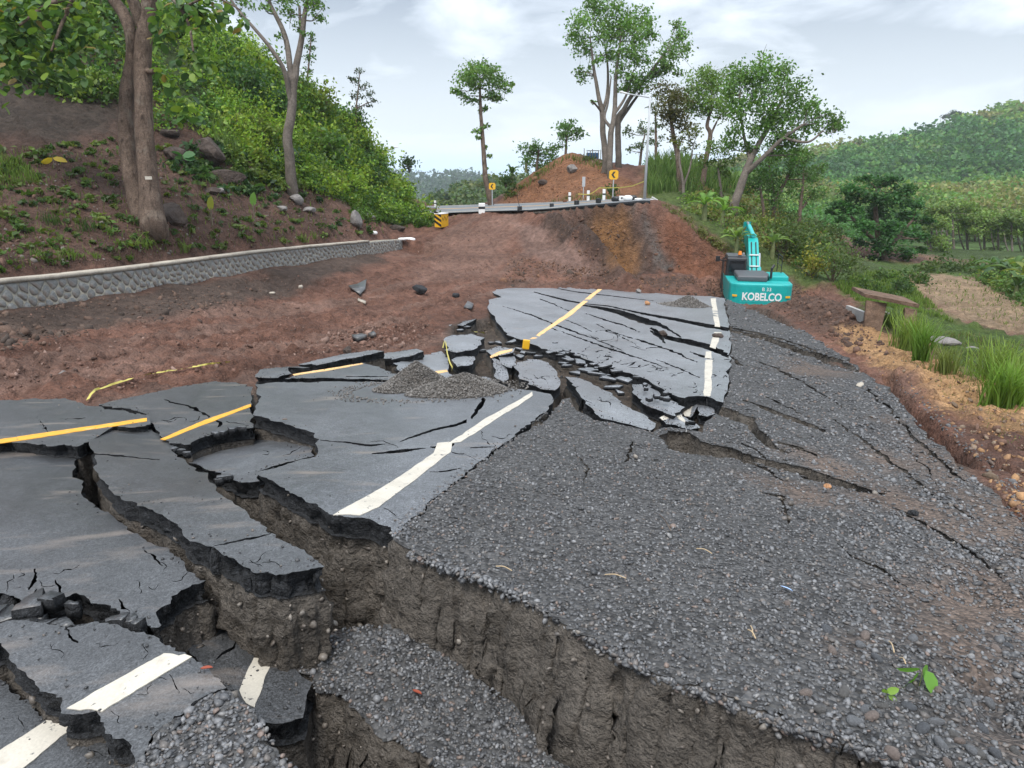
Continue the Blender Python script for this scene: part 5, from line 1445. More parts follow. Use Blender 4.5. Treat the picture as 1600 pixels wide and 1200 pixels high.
tree('bushy_tree', 'tree with a thin dark bent trunk and high crown behind the banana plants', 50.0,
  [[(1097,292,0,4.5),(1104,245,0,4),(1110,210,0,3.4),(1105,195,0,2.8),(1112,170,0,2)],[(1110,212,0,2),(1120,190,.4,1.4)]], [(1100,132,18),(1085,148,16),(1125,128,16),(1115,160,16),(1093,172,12),(1140,158,14),(1078,165,11),(1130,175,11),(1108,115,10)], (0.13, 0.215, 0.05), 16, lpx=4.4, dens=1.25)
tree('broad_tree', 'large spreading tree with a thick forked trunk above the excavator', 42.0,
  [[(1148,318,0,7),(1158,290,0,6.5),(1166,265,0,5.6),(1180,235,0,4.4),(1200,200,0,3.4),(1222,155,0,2)],[(1164,272,0,4.6),(1190,248,-.6,3.6),(1225,215,-1,2.8),(1255,195,-1,2)],[(1172,250,0,3),(1160,200,.5,2),(1155,150,.5,1.2)],[(1225,216,-1,2.4),(1262,222,-1.4,1.8),(1285,205,-1.6,1.2)]],
  [(1155,115,17),(1190,108,18),(1215,120,20),(1238,142,20),(1180,142,21),(1205,162,22),(1240,175,20),(1262,168,14),(1165,175,17),(1190,202,16),(1226,202,17),(1150,205,13),(1300,186,14),(1312,196,10),(1288,202,9),(1215,240,14),(1176,232,12),(1248,222,12),(1145,135,14),(1200,185,16),(1262,195,12),(1168,118,12),(1228,108,10),(1285,180,8),(1222,225,12),(1150,165,12),(1245,240,10),(1140,230,9)], (0.105, 0.20, 0.045), 17, lpx=4.8, dens=1.3, bark='bark_pale')
tree('pale_sapling', 'small pale forked tree just past the landslide edge and below the street lamp', 44.0,
  [[(1068,312,0,2.6),(1067,285,0,2.3),(1062,255,0,1.6),(1062,235,0,1)],[(1068,290,0,1.8),(1078,262,0,1.4),(1082,235,0,1)]], [(1075,213,10),(1090,205,9),(1060,225,8),(1095,242,6),(1083,225,9),(1070,235,6)], (0.12,0.15,0.03), 18, lpx=4.4, dens=0.9, bark='bark_pale')
tree('bushy_tree', 'dark tree with bare lower limbs beyond the large spreading tree', 46.0,
  [[(1206,345,0,3.6),(1212,315,0,3.2),(1226,285,0,2.6),(1238,262,0,1.6)],[(1212,315,0,2.2),(1205,280,0,1.8),(1200,245,0,1.2)]], [(1240,265,10),(1200,268,11),(1226,240,12),(1262,270,9),(1215,285,8),(1252,250,9),(1208,225,11),(1275,278,7)], GD, 19, lpx=4.4, dens=1.1)
tree('slender_tree', 'thin tree standing between the street lamp and the mound trees', 66.0,
  [[(1025,250,0,2.4),(1025,215,0,2),(1024,175,0,1.2)]], [(1022,165,9),(1030,195,8),(1018,205,7),(1028,150,8),(1024,225,6),(1033,215,5)], (0.065,0.10,0.035), 20, lpx=4, dens=1.0)
tree('slender_tree', 'low hazy tree behind the mound, close to its three trunks', 70.0,
  [[(1000,255,0,2.2),(1003,230,0,1.8),(1008,210,0,1)]], [(985,208,10),(1008,203,10),(996,228,9),(1015,220,8),(985,235,6),(1000,195,7)], (0.07,0.11,0.04), 22, lpx=4, dens=1.0)
tree('bushy_tree', 'low leafy tree on the back slope of the mound, the lower of two', 62.0, [[(838,272,0,2.6),(840,250,0,2),(842,235,0,1.2)]], [(828,236,11),(846,242,12),(862,234,8),(836,225,6),(848,258,10),(828,258,8),(862,250,7)], GD, 23, lpx=4, dens=1.2)
tree('bushy_tree', 'small tree with a rounded head on top of the mound', 60.0, [[(884,242,0,2.2),(885,222,0,1.6),(887,208,0,1)]], [(885,206,11),(899,209,9),(876,213,8),(890,197,7),(905,204,5),(880,226,5)], GD, 24, lpx=4, dens=1.2)
tree('bushy_tree', 'leafy tree on the valley side of the large spreading tree', 50.0, [[(1246,372,0,3.2),(1250,330,0,2.8),(1254,295,0,2.0),(1256,262,0,1.2)],[(1250,330,0,1.8),(1272,300,0,1.3)]], [(1250,245,13),(1270,272,12),(1234,280,12),(1256,305,13),(1286,262,8),(1238,258,9),(1278,300,9)], (0.08,0.15,0.04), 29, lpx=4.4, dens=1.1)
tree('bushy_tree', 'low leafy tree crowding between the banana plants and the spreading tree', 47.0, [[(1128,332,0,2.6),(1126,295,0,2.2),(1122,262,0,1.4)]], [(1120,232,12),(1136,248,10),(1104,254,9),(1126,270,9),(1140,222,8)], (0.11,0.18,0.045), 30, lpx=4.4, dens=1.0, bark='bark_pale')
tree('bushy_tree', 'broad low tree filling the gap beyond the excavator boom and its banana plants', 44.0, [[(1196,352,0,2.8),(1192,322,0,2.4),(1188,296,0,1.6)]], [(1186,282,13),(1204,296,11),(1172,290,10),(1195,262,11),(1212,312,10)], (0.085,0.16,0.04), 33, lpx=4.4, dens=1.0)
tree('forked_tree', 'tall forked tree with pale bark on the green hillside', 33.0,
  [[(450,222,0,7.5),(455,170,0,7),(460,128,0,6.2),(466,90,0,5),(474,40,0,4),(482,-10,0,3),(488,-60,0,2)],[(457,150,0,5.4),(452,90,0,4.6),(440,42,.5,3.8),(420,2,.8,3),(405,-40,1,2)],[(455,165,0,4),(445,112,-.5,3.6),(425,78,-.8,3),(395,42,-1,2.4),(370,12,-1,1.8),(345,-25,-1,1.2)],[(464,110,0,3.4),(470,60,.4,2.8),(468,10,.8,2)]],
  [(484,8,16),(497,28,11),(452,18,14),(432,-8,17),(472,-25,22),(412,12,10),(386,4,13),(440,56,7),(466,42,9),(492,-22,18),(420,-34,22),(352,-8,17),(400,-20,14),(375,25,7),(478,52,7),(500,8,9),(455,-5,14),(365,-30,16)], GR, 25, lpx=5.0, dens=1.15, bark='bark_pale')
tree('bushy_tree', 'narrow dark tree on the hill crest right behind the pale forked tree', 46.0, [[(480,128,0,1.6),(483,95,0,1.3),(486,60,0,.8)]], [(484,92,6),(487,72,6),(481,108,5),(486,58,5)], GD, 26, lpx=3.8, dens=1.0)
tree('slender_tree', 'thin sparse tree leaning out from the hill crest against the sky', 46.0,
  [[(556,196,0,1.7),(557,165,0,1.4),(560,140,0,1.0),(562,115,0,.6)],[(557,170,0,.9),(572,162,0,.7),(586,158,0,.5)]], [(562,112,7),(555,130,8),(570,138,8),(580,150,7),(563,150,8),(586,158,5),(548,122,5),(552,150,6),(576,165,5),(560,168,6)], (0.05,0.075,0.035), 27, lpx=3.6, dens=0.8)
tree('rain_tree', 'dark green tree with a wide flat layered crown beside the dirt track', 62.0,
  [[(1384,428,0,6),(1380,400,0,5.4),(1372,370,0,4.5),(1368,330,0,3.2),(1370,295,0,2)],[(1380,398,0,3.6),(1405,368,0,2.8),(1425,345,0,1.8)],[(1375,385,0,3.4),(1345,355,0,2.6),(1322,330,0,1.6)]],
  [(1370,285,17),(1350,278,12),(1392,282,14),(1330,298,18),(1410,298,18),(1352,308,20),(1390,312,22),(1432,318,15),(1310,318,15),(1330,330,18),(1370,335,22),(1420,338,18),(1445,345,12),(1350,355,18),(1395,360,20),(1428,368,18),(1448,372,9),(1380,384,20),(1410,395,16),(1345,380,12),(1298,330,9),(1365,402,12),(1395,412,10),(1440,390,8),(1312,345,9)],
  (0.042, 0.118, 0.030), 28, lpx=5.0, dens=3.0, flat=0.5, up=0.55, cvar=0.35)
# woodland below, each tree its own
vr = np.random.default_rng(77)
wood = [(1452,420,80,335),(1470,424,84,318),(1492,426,88,312),(1515,428,92,318),(1538,430,90,326),(1560,432,88,330),(1583,432,84,334),(1602,434,86,328),(1625,436,84,332),(1478,422,104,322),(1525,424,108,326),(1570,426,106,332),(1610,428,102,336),(1640,436,90,335),(1500,420,120,318),(1550,424,118,322)]
wlab = ['behind the dark layered tree','under the fading far slope','over the bend of the dirt track','above the large-leaved banana clump']
for k, (bx, by, d, ty) in enumerate(wood):
    lean = vr.uniform(-8, 8)
    tr = [[(bx, by, 0, 2.2), (bx + lean * .4, (by * 2 + ty) / 3, 0, 1.8), (bx + lean * .8, (by + 2 * ty) / 3, 0, 1.4), (bx + lean, ty + 14, 0, .8)],
          [(bx + lean * .3, by - 25, 0, 1.4), (bx - 8 + lean, (by + ty) / 2, 0, 1.0), (bx - 12 + lean, ty + 25, 0, .7)]]
    bl = [(bx + lean + vr.normal(0, 15), ty + abs(vr.normal(0, 20)) + 6, vr.uniform(9, 15)) for _ in range(12)]
    order_ = ['first', 'second', 'third', 'fourth', 'fifth', 'sixth', 'seventh', 'eighth', 'ninth', 'last']
    front_ = sorted([w[0] for w in wood if w[2] < 95]); rear_ = sorted([w[0] for w in wood if w[2] >= 95])
    wl = ('slim pale-trunked woodland tree, %s of the front row counted from the dark layered tree' % order_[front_.index(bx)]) if d < 95 else ('slim hazier woodland tree, %s of the rear row counted from the dark layered tree' % order_[rear_.index(bx)])
    tree('woodland_tree', wl, d, tr, bl, np.array((0.15, 0.225, 0.06)) * vr.uniform(0.8, 1.25), 500 + k,
         'trees of the valley woodland', lpx=4.2, dens=1.15, bark='bark_pale', flat=0.55, up=0.5)

# teak in front of the bank, with leaves large enough to pick out
r_ = np.random.default_rng(99)
_th, _ = hit([236], [350], Gs)
TD = float((_th[0] - C0) @ np.array([0, CP, -SP])) - 0.15
troot = empty('teak_tree', tuple(hit([236], [347], Gs)[0][0]), 'big twin-trunked tree with rough brown bark and large round leaves on the red bank', 'tree')
tk = Acc()
tlines = [[(239,388,.6,18),(239,364,.25,24),(238,350,0,21),(236,325,0,17),(233,290,0,15),(228,240,0,14),(225,180,0,13.5),(223,120,0,13),(223,85,0,12.5),(227,40,0,12),(233,0,0,11),(240,-50,0,10)],
          [(228,380,.7,14),(224,352,.35,15),(215,320,.3,13),(206,285,.3,12),(200,240,.3,11.5),(197,195,.3,11.5),(198,150,.3,11),(203,115,.3,10.5),(207,85,.2,10),(205,55,0,9.5),(195,25,0,9),(178,0,0,8.5),(158,-40,0,8)],
          [(222,40,0,10),(212,12,-.2,9),(200,-20,-.4,8),(190,-60,-.6,7)],[(226,110,0,6),(238,112,-.3,4),(246,104,-.5,2)],
          [(230,-20,0,7),(262,-10,-.6,4.5),(292,30,-1,2.6),(302,80,-1.2,1.6)],[(170,-30,0,6),(120,-10,-.8,4.4),(70,10,-1.2,3),(30,40,-1.6,1.8)],[(140,-60,0,5),(100,30,-1,3),(80,80,-1.4,1.6)],[(265,-8,-.6,3),(285,10,-1,2),(330,-5,-1.4,1.4),(375,15,-1.6,1)]]
for tr in tlines:
    a = np.array(tr, float); pts = P(a[:, 0], a[:, 1], TD + a[:, 2]); rad = a[:, 3] * TD / FPX
    sl = smooth_line(np.column_stack([pts, rad]), 7)
    V, F = tube_geo(sl[:, :3], sl[:, 3], 14 if a[0, 3] > 9 else 6)
    if a[0, 3] > 9:
        nn = fbm(V * np.array([4, 4, 1.4]), 4)
        ctr = np.repeat(sl[:, :3], 14, 0); V = ctr + (V - ctr) * (1 + 0.16 * nn[:, None])
    tk.add(V, F)
tk.obj('trunk', MAT['bark'], troot, True)
tb = [(20,30,38),(80,25,36),(135,45,34),(55,80,34),(110,95,26),(15,95,30),(72,128,12),(30,125,18),(130,120,12),(5,60,30),(100,60,28),(45,10,30),(300,15,30),(258,45,22),(282,85,18),(302,120,13),(268,135,14),(292,160,13),(250,62,12),(345,12,26),(378,36,12),(308,92,15),(250,108,9),(322,45,18),(285,180,12),(310,185,9),(62,140,8),(330,95,6),(322,102,5),(250,25,18),(270,165,7),(10,10,40),(60,0,40),(120,10,38),(30,70,34),(90,70,30),(-30,60,40),(0,130,22),(90,115,20),(285,-5,26),(315,15,24)]
leafpos = []
for px, py, rp in tb:
    n = int(0.048 * rp * rp) + 4
    a = r_.normal(0, 0.48, (n, 2)) * rp
    leafpos.append(P(px + a[:, 0], py + a[:, 1], TD - 0.8 + r_.normal(0, 0.6, n) * rp * TD / FPX))
leafpos = np.vstack(leafpos)
# round leaf: midrib and two curved halves
lv = np.array([(0,0,0),(.22,.30,.02),(.52,.36,.03),(.82,.24,.0),(1.0,0,-.08),(.82,-.24,.0),(.52,-.36,.03),(.22,-.30,.02),(.3,0,-.03),(.7,0,-.04)])
lf3 = np.array([(0,1,8),(1,2,8),(2,9,8),(2,3,9),(3,4,9),(0,8,7),(8,6,7),(8,9,6),(9,5,6),(9,4,5)])
def leaf_frames(n):
    yaw = r_.uniform(0, 2 * math.pi, n); pit = r_.uniform(-1.15, 0.05, n); rol = r_.normal(0, 0.5, n)
    out = []
    for a, b, c in zip(yaw, pit, rol):
        out.append(np.array(Matrix.Rotation(a, 3, 'Z') @ Matrix.Rotation(-b, 3, 'Y') @ Matrix.Rotation(c, 3, 'X')))
    return np.array(out)
Rm = leaf_frames(len(leafpos))
sz = r_.uniform(0.20, 0.36, len(leafpos))
lcol = np.array([(0.065,0.14,0.034),(0.12,0.215,0.038),(0.05,0.11,0.038),(0.18,0.27,0.04),(0.09,0.165,0.038),(0.22,0.16,0.05)])
lc = lcol[r_.choice(6, len(leafpos), p=[.3,.22,.2,.15,.1,.03])]
dist_l = np.linalg.norm(leafpos - C0, axis=1) - sz * 12
order = np.argsort(dist_l)
lm = []
for k in range(6):
    lm.append(mesh_np('leaf', lv, [lf3], [MAT['leaf']], col=np.tile(lcol[k], (len(lv), 1)), smooth_sh=True))
base = worldpos(troot)
for i in order[:300]:
    k = int(np.argmin(np.abs(lcol - lc[i]).sum(1)))
    o = link('leaf', lm[k], troot, tuple(leafpos[i] - base))
    o.rotation_euler = Matrix(Rm[i].tolist()).to_euler(); o.scale = (sz[i],) * 3
rest = order[300:]
V = np.einsum('nij,kj->nki', Rm[rest], lv) * sz[rest][:, None, None] + leafpos[rest][:, None]
F = (lf3[None] + (np.arange(len(rest)) * 10)[:, None, None]).reshape(-1, 3)
o = world_obj('leaf', V.reshape(-1, 3), [F], [MAT['leaf']], troot, col=np.repeat(lc[rest] * r_.uniform(.75, 1.2, (len(rest), 1)), 10, 0), smooth_sh=True); o['kind'] = 'stuff'
bm = bmesh.new(); add_box(bm, Vector((0, 0, 0)), (0.20, 0.02, 0.09))
tg = bm_obj('name_tag', bm, MAT['white_paint'], troot); tg.location = tuple(P(np.array([232.]), np.array([278.]), np.array([TD - 0.40]))[0] - base)

# ------------------------------------------------------------------ ground cover
def cover(poly_px, n, rad, lpx, leaves, cols, seed, f=Gs, flat=0.7, lift=0.35, up=0.35, acc=None, exclude=None):
    r_ = np.random.default_rng(seed)
    q = np.array(poly_px, float); x0, y0 = q.min(0); x1, y1 = q.max(0)
    px = r_.uniform(x0, x1, n * 3); py = r_.uniform(y0, y1, n * 3)
    m = inpoly(px, py, poly_px); px, py = px[m][:n], py[m][:n]
    h, ok = hit(px, py, f); h = h[ok]
    if exclude is not None: h = h[~exclude(h[:, 0], h[:, 1])]
    acc = acc or Acc()
    cols = np.asarray(cols)
    for p in h:
        d = np.linalg.norm(p - C0)
        r0 = r_.uniform(*rad)
        pos, w = puff(p + [0, 0, lift * r0], r0, int(leaves * r_.uniform(0.6, 1.3)), r_, flat, 4, 0.36)
        c = cols[r_.integers(len(cols))] * r_.uniform(0.75, 1.25)
        cl = c * (1 + 0.14 * np.clip((pos[:, 2:3] - p[2]) / r0, -1, 1))      # leaf colour paler towards the clump top, deeper below
        V, F, C = leaf_quads(pos, lpx * d / FPX * r_.uniform(.8, 1.35), r_, cl, up, 0.55, 0.18); acc.add(V, F, C)
    return acc
HILLPX = [(330,115),(250,20),(330,30),(400,90),(470,150),(545,190),(590,240),(620,282),(650,325),(676,350),(640,352),(585,335),(550,325),(500,306),(430,272),(380,250),(340,222)]
GHC = [(0.165,0.265,0.034),(0.125,0.22,0.036),(0.19,0.29,0.036),(0.065,0.13,0.032),(0.21,0.30,0.038),(0.08,0.16,0.038)]
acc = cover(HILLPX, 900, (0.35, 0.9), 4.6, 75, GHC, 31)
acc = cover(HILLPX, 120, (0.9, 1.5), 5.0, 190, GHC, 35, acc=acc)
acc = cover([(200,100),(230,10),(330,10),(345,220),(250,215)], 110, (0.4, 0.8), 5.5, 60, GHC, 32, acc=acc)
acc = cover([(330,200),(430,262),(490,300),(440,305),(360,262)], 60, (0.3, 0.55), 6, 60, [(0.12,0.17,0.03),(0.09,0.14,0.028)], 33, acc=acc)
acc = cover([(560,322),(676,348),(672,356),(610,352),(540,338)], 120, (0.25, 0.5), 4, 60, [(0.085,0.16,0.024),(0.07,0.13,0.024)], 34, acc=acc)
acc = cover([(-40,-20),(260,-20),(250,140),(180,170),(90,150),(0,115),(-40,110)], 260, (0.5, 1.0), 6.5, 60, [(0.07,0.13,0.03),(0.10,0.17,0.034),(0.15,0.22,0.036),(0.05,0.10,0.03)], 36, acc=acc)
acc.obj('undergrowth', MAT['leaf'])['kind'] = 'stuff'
# weeds over the red bank
acc = cover([(-60,240),(190,215),(330,235),(500,305),(600,345),(600,362),(400,384),(200,405),(0,425),(-60,430)], 330, (0.08, 0.26), 7, 16, [(0.07,0.12,0.025),(0.05,0.085,0.025),(0.10,0.14,0.03)], 37, flat=0.45)
acc = cover([(240,250),(350,220),(490,290),(500,320),(340,300)], 90, (0.15, 0.4), 8, 30, [(0.04,0.085,0.03),(0.055,0.105,0.028)], 38, flat=0.5, acc=acc)
acc.obj('weeds', MAT['leaf'])['kind'] = 'stuff'
# slope beyond the cut
RGC = [(0.125,0.20,0.04),(0.155,0.21,0.044),(0.19,0.205,0.05),(0.085,0.15,0.036),(0.17,0.145,0.055)]
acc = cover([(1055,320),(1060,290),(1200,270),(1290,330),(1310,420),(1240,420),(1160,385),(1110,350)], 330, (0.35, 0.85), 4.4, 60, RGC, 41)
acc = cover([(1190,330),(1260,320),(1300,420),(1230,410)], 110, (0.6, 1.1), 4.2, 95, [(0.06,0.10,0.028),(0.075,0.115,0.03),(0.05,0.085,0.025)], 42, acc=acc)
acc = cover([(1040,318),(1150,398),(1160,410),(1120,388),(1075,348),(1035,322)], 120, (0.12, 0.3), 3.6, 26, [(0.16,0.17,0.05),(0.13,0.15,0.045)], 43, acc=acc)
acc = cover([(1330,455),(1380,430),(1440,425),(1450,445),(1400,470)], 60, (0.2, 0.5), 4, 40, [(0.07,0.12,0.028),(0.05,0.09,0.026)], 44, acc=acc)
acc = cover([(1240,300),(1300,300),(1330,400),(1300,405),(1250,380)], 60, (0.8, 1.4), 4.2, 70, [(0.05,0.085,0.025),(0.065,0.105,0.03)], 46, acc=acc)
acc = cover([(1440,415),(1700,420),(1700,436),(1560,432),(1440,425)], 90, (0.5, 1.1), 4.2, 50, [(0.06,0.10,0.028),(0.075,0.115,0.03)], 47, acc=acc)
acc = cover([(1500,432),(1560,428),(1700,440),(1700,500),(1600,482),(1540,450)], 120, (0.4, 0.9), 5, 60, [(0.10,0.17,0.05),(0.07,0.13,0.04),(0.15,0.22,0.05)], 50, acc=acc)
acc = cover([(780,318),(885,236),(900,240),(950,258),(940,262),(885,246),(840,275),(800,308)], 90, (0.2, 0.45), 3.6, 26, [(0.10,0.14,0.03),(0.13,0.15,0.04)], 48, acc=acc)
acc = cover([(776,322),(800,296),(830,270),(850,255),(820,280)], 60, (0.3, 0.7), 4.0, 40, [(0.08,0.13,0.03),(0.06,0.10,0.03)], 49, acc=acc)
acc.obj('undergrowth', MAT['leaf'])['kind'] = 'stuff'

def blades(pos, hgt, wid, r_, col, lean=0.35, droop=0.35):
    n = len(pos)
    h = hgt * r_.uniform(0.6, 1.15, n); an = r_.uniform(0, 2 * math.pi, n)
    dr = np.stack([np.cos(an), np.sin(an), 0 * an], 1); sd = np.stack([-np.sin(an), np.cos(an), 0 * an], 1)
    an2 = r_.uniform(0, 2 * math.pi, n); sd = np.stack([np.cos(an2), np.sin(an2), 0 * an2], 1)
    l = (lean * r_.uniform(0.1, 1.0, n))[:, None]; h_ = h[:, None]
    w = (wid * r_.uniform(0.7, 1.3, n))[:, None]
    p0 = pos; p1 = pos + [0, 0, 1] * h_ * 0.5 + dr * h_ * l * 0.35; p2 = pos + [0, 0, 1] * h_ * (0.92 - droop * l * 0.5) + dr * h_ * l * (0.9 + droop * 0.4)
    V = np.stack([p0 - sd * w * .5, p0 + sd * w * .5, p1 + sd * w * .45, p1 - sd * w * .45, p2 + sd * w * .08, p2 - sd * w * .08], 1).reshape(-1, 3)
    b = (np.arange(n) * 6)[:, None]
    F = np.concatenate([b + np.array([0, 1, 2, 3]), b + np.array([3, 2, 4, 5])])
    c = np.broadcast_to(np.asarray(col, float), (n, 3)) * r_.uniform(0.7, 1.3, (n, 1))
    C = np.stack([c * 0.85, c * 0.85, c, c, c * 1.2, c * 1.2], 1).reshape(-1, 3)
    return V, F, C
def grass_field(poly, n, hpx, wpx, seed, cols, f=Gs, lean=0.4, acc=None):
    r_ = np.random.default_rng(seed)
    q = np.array(poly, float); x0, y0 = q.min(0); x1, y1 = q.max(0)
    px = r_.uniform(x0, x1, n * 3); py = r_.uniform(y0, y1, n * 3)
    m = inpoly(px, py, poly); px, py = px[m][:n], py[m][:n]
    h, ok = hit(px, py, f); h = h[ok]
    k = fbm(h * 0.8, 3) > -0.35; h = h[k]
    d = np.linalg.norm(h - C0, axis=1)
    acc = acc or Acc()
    cols = np.asarray(cols)
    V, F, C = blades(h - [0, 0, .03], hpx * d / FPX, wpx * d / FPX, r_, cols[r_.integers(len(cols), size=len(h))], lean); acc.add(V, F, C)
    return acc
acc = grass_field([(1012,306),(1010,262),(1060,252),(1170,262),(1180,300),(1110,305),(1060,300)], 3600, 26, 1.6, 51, [(0.09,0.16,0.035),(0.075,0.135,0.03),(0.12,0.18,0.05)])
acc = grass_field([(1160,270),(1180,300),(1250,330),(1240,290)], 700, 20, 1.5, 52, [(0.08,0.14,0.035),(0.10,0.15,0.04)], acc=acc)
acc.obj('tall_grass', MAT['grass'])['kind'] = 'stuff'
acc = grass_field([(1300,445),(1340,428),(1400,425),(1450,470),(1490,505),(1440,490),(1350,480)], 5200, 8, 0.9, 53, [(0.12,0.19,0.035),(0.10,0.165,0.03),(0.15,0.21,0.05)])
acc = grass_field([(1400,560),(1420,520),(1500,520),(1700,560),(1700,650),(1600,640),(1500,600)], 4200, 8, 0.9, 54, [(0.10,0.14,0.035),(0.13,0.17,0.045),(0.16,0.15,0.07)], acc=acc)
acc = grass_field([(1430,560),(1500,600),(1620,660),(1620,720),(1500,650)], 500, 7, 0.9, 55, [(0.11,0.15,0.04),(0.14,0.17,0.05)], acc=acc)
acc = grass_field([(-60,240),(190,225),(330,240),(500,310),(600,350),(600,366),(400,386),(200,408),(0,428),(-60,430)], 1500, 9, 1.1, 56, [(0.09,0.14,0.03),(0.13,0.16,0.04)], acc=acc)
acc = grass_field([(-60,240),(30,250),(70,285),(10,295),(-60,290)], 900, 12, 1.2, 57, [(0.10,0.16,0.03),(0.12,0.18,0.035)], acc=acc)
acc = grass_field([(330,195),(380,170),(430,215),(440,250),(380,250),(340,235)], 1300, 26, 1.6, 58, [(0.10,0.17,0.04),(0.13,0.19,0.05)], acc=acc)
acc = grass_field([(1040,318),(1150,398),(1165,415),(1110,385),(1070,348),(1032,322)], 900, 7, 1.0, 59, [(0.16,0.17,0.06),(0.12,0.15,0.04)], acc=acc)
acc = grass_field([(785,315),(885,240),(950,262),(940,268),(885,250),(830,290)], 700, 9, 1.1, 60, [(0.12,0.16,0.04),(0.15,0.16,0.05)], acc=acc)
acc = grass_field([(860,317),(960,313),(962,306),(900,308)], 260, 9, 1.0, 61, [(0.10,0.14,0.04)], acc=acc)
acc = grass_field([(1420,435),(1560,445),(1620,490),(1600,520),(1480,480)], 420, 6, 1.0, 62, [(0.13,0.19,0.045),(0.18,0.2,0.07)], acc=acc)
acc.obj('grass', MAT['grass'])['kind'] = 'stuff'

def tuft(label, px, py, hpx, n, seed, col, spread=0.10, lean=0.45, wpx=1.3, group=None, name='grass_tuft'):
    r_ = np.random.default_rng(seed)
    p, ok = hit([px], [py], Gs); p = p[0]; d = np.linalg.norm(p - C0)
    hgt = hpx * .82 * d / FPX; n = int(n * .40)
    q = p + np.column_stack([r_.normal(0, spread * hgt, (n, 2)), np.full(n, -0.03)])
    V, F, C = blades(q, hgt, max(wpx * d / FPX, 0.006), r_, np.asarray(col), lean, 0.5)
    o = world_obj(name, V, [F], [MAT['grass']], origin=p, col=C)
    return tag(o, label, 'grass tuft', group)
GT = (0.175, 0.255, 0.055)
TG = 'clumps of tall grass on the sandy verge'
tuft('tall clump of green grass in front of the leaning brown slab', 1418, 548, 78, 420, 1, GT, 0.16, 0.5, 1.4, TG)
tuft('tallest narrow clump of grass with a tight root, past the leaning brown slab', 1437, 566, 82, 340, 2, (0.12,0.22,0.038), 0.07, 0.5, 1.5, TG)
tuft('yellowing clump of grass beside the pale flat rocks', 1475, 582, 52, 260, 3, (0.15,0.19,0.05), 0.16, 0.5, 1.4, TG)
tuft('bright grass clump at the edge of the sandy verge, behind the tight-rooted one', 1555, 590, 72, 480, 4, GT, 0.2, 0.6, 1.5, TG)
tuft('broad bushy grass clump hanging over the sandy verge', 1562, 636, 92, 620, 5, (0.14,0.245,0.04), 0.13, 0.6, 1.7, TG)
tuft('grass clump cut by the picture edge above the sandy verge', 1606, 632, 80, 420, 6, GT, 0.2, 0.6, 1.6, TG)
tuft('small grass clump close against the leg of the brown slab', 1385, 510, 40, 180, 7, (0.13,0.19,0.045), 0.2, 0.5, 1.2, TG)
BG = 'grass tufts on the red bank above the stone wall'
for k, (px, py, hp_, lab) in enumerate([(95,405,22,'upright grass tuft just above the wall cap, under two drooping seedlings'),(115,404,19,'smaller twin of the upright tuft above the wall cap'),(221,388,34,'tall bright grass tuft at the foot of the twin-trunked tree'),
      (283,394,24,'drooping pale grass tuft above the wall cap past the twin-trunked tree'),(135,360,26,'dark green tuft on the bare red soil'),(150,402,12,'low spreading pale tuft resting near the wall cap'),(82,350,28,'dark leafy tuft high on the bare red soil'),
      (60,400,18,'thin grass tuft nearest to the wall cap start'),(170,365,16,'flat leafy tuft beside the dark one on red soil'),(472,378,18,'lone bright tuft above the far stretch of wall'),(490,372,16,'feathery tuft above the far stretch of wall')]):
    tuft(lab, px, py, hp_, 60, 60 + k, [(0.11,0.17,0.035),(0.06,0.10,0.03)][k in (4, 6)], 0.25, 0.6, 1.3, BG)

# shrubs that stand out
def shrub(label, px, py, rpx, n, lpx, col, seed, group=None, flat=0.8, up=0.35, name='shrub', f=Gs, asp=0.6):
    r_ = np.random.default_rng(seed)
    p, ok = hit([px], [py], f); p = p[0]; d = np.linalg.norm(p - C0); rad = rpx * d / FPX
    root = empty(name, tuple(p), label, 'shrub', group)
    st = Acc()
    for _ in range(7):
        e_ = p + np.array([r_.normal(0, .5) * rad, r_.normal(0, .5) * rad, rad * r_.uniform(0.6, 1.3)])
        V, F = tube_geo(np.array([p - [0, 0, .1], (p + e_) / 2 + r_.normal(0, .08, 3) * rad, e_]), np.array([.03, .02, .01]) * max(1, rad), 5); st.add(V, F)
    st.obj('stem', MAT['bark'], root, True)
    pos, w = puff(p + [0, 0, rad * 0.75], rad, n, r_, flat, 9, 0.3)
    V, F, C = leaf_quads(pos, lpx * d / FPX, r_, np.asarray(col) * (1 + r_.uniform(-.25, .3, (9, 1)))[w], up, asp, 0.25)
    world_obj('foliage', V, [F], [MAT['leaf']], root, col=C)
    return root
shrub('glossy dark green shrub with broad leaves overhanging the red bank', 458, 272, 26, 420, 8, (0.035,0.085,0.035), 71, up=0.5)
shrub('yellow-green shrub glowing on the hillside below the pale forked tree', 410, 235, 34, 520, 6, (0.13,0.18,0.025), 72)
shrub('bright yellow shrub at the brink of the grassy bank', 1268, 432, 24, 420, 4.5, (0.20,0.20,0.03), 73)
shrub('rounded willowy shrub between the yellow shrub and the dark layered tree', 1300, 440, 36, 900, 4.2, (0.085,0.125,0.035), 74)
shrub('dark bush rooted beside the drop, under the thin far lamp', 640, 268, 16, 300, 4, (0.045,0.085,0.03), 75)
shrub('leafy bush growing on the foot of the mound by the arrow sign', 790, 292, 15, 240, 4.5, (0.05,0.105,0.03), 76)
shrub('green creeper clump under the second arrow sign', 955, 305, 11, 160, 4.2, (0.045,0.10,0.025), 77)
shrub('small dark bush on the grassy bank above the dirt track', 1405, 462, 15, 220, 4, (0.045,0.085,0.026), 78)
shrub('pale bush straddling the slope behind the excavator boom', 1222, 400, 34, 800, 4.2, (0.075,0.11,0.03), 79)

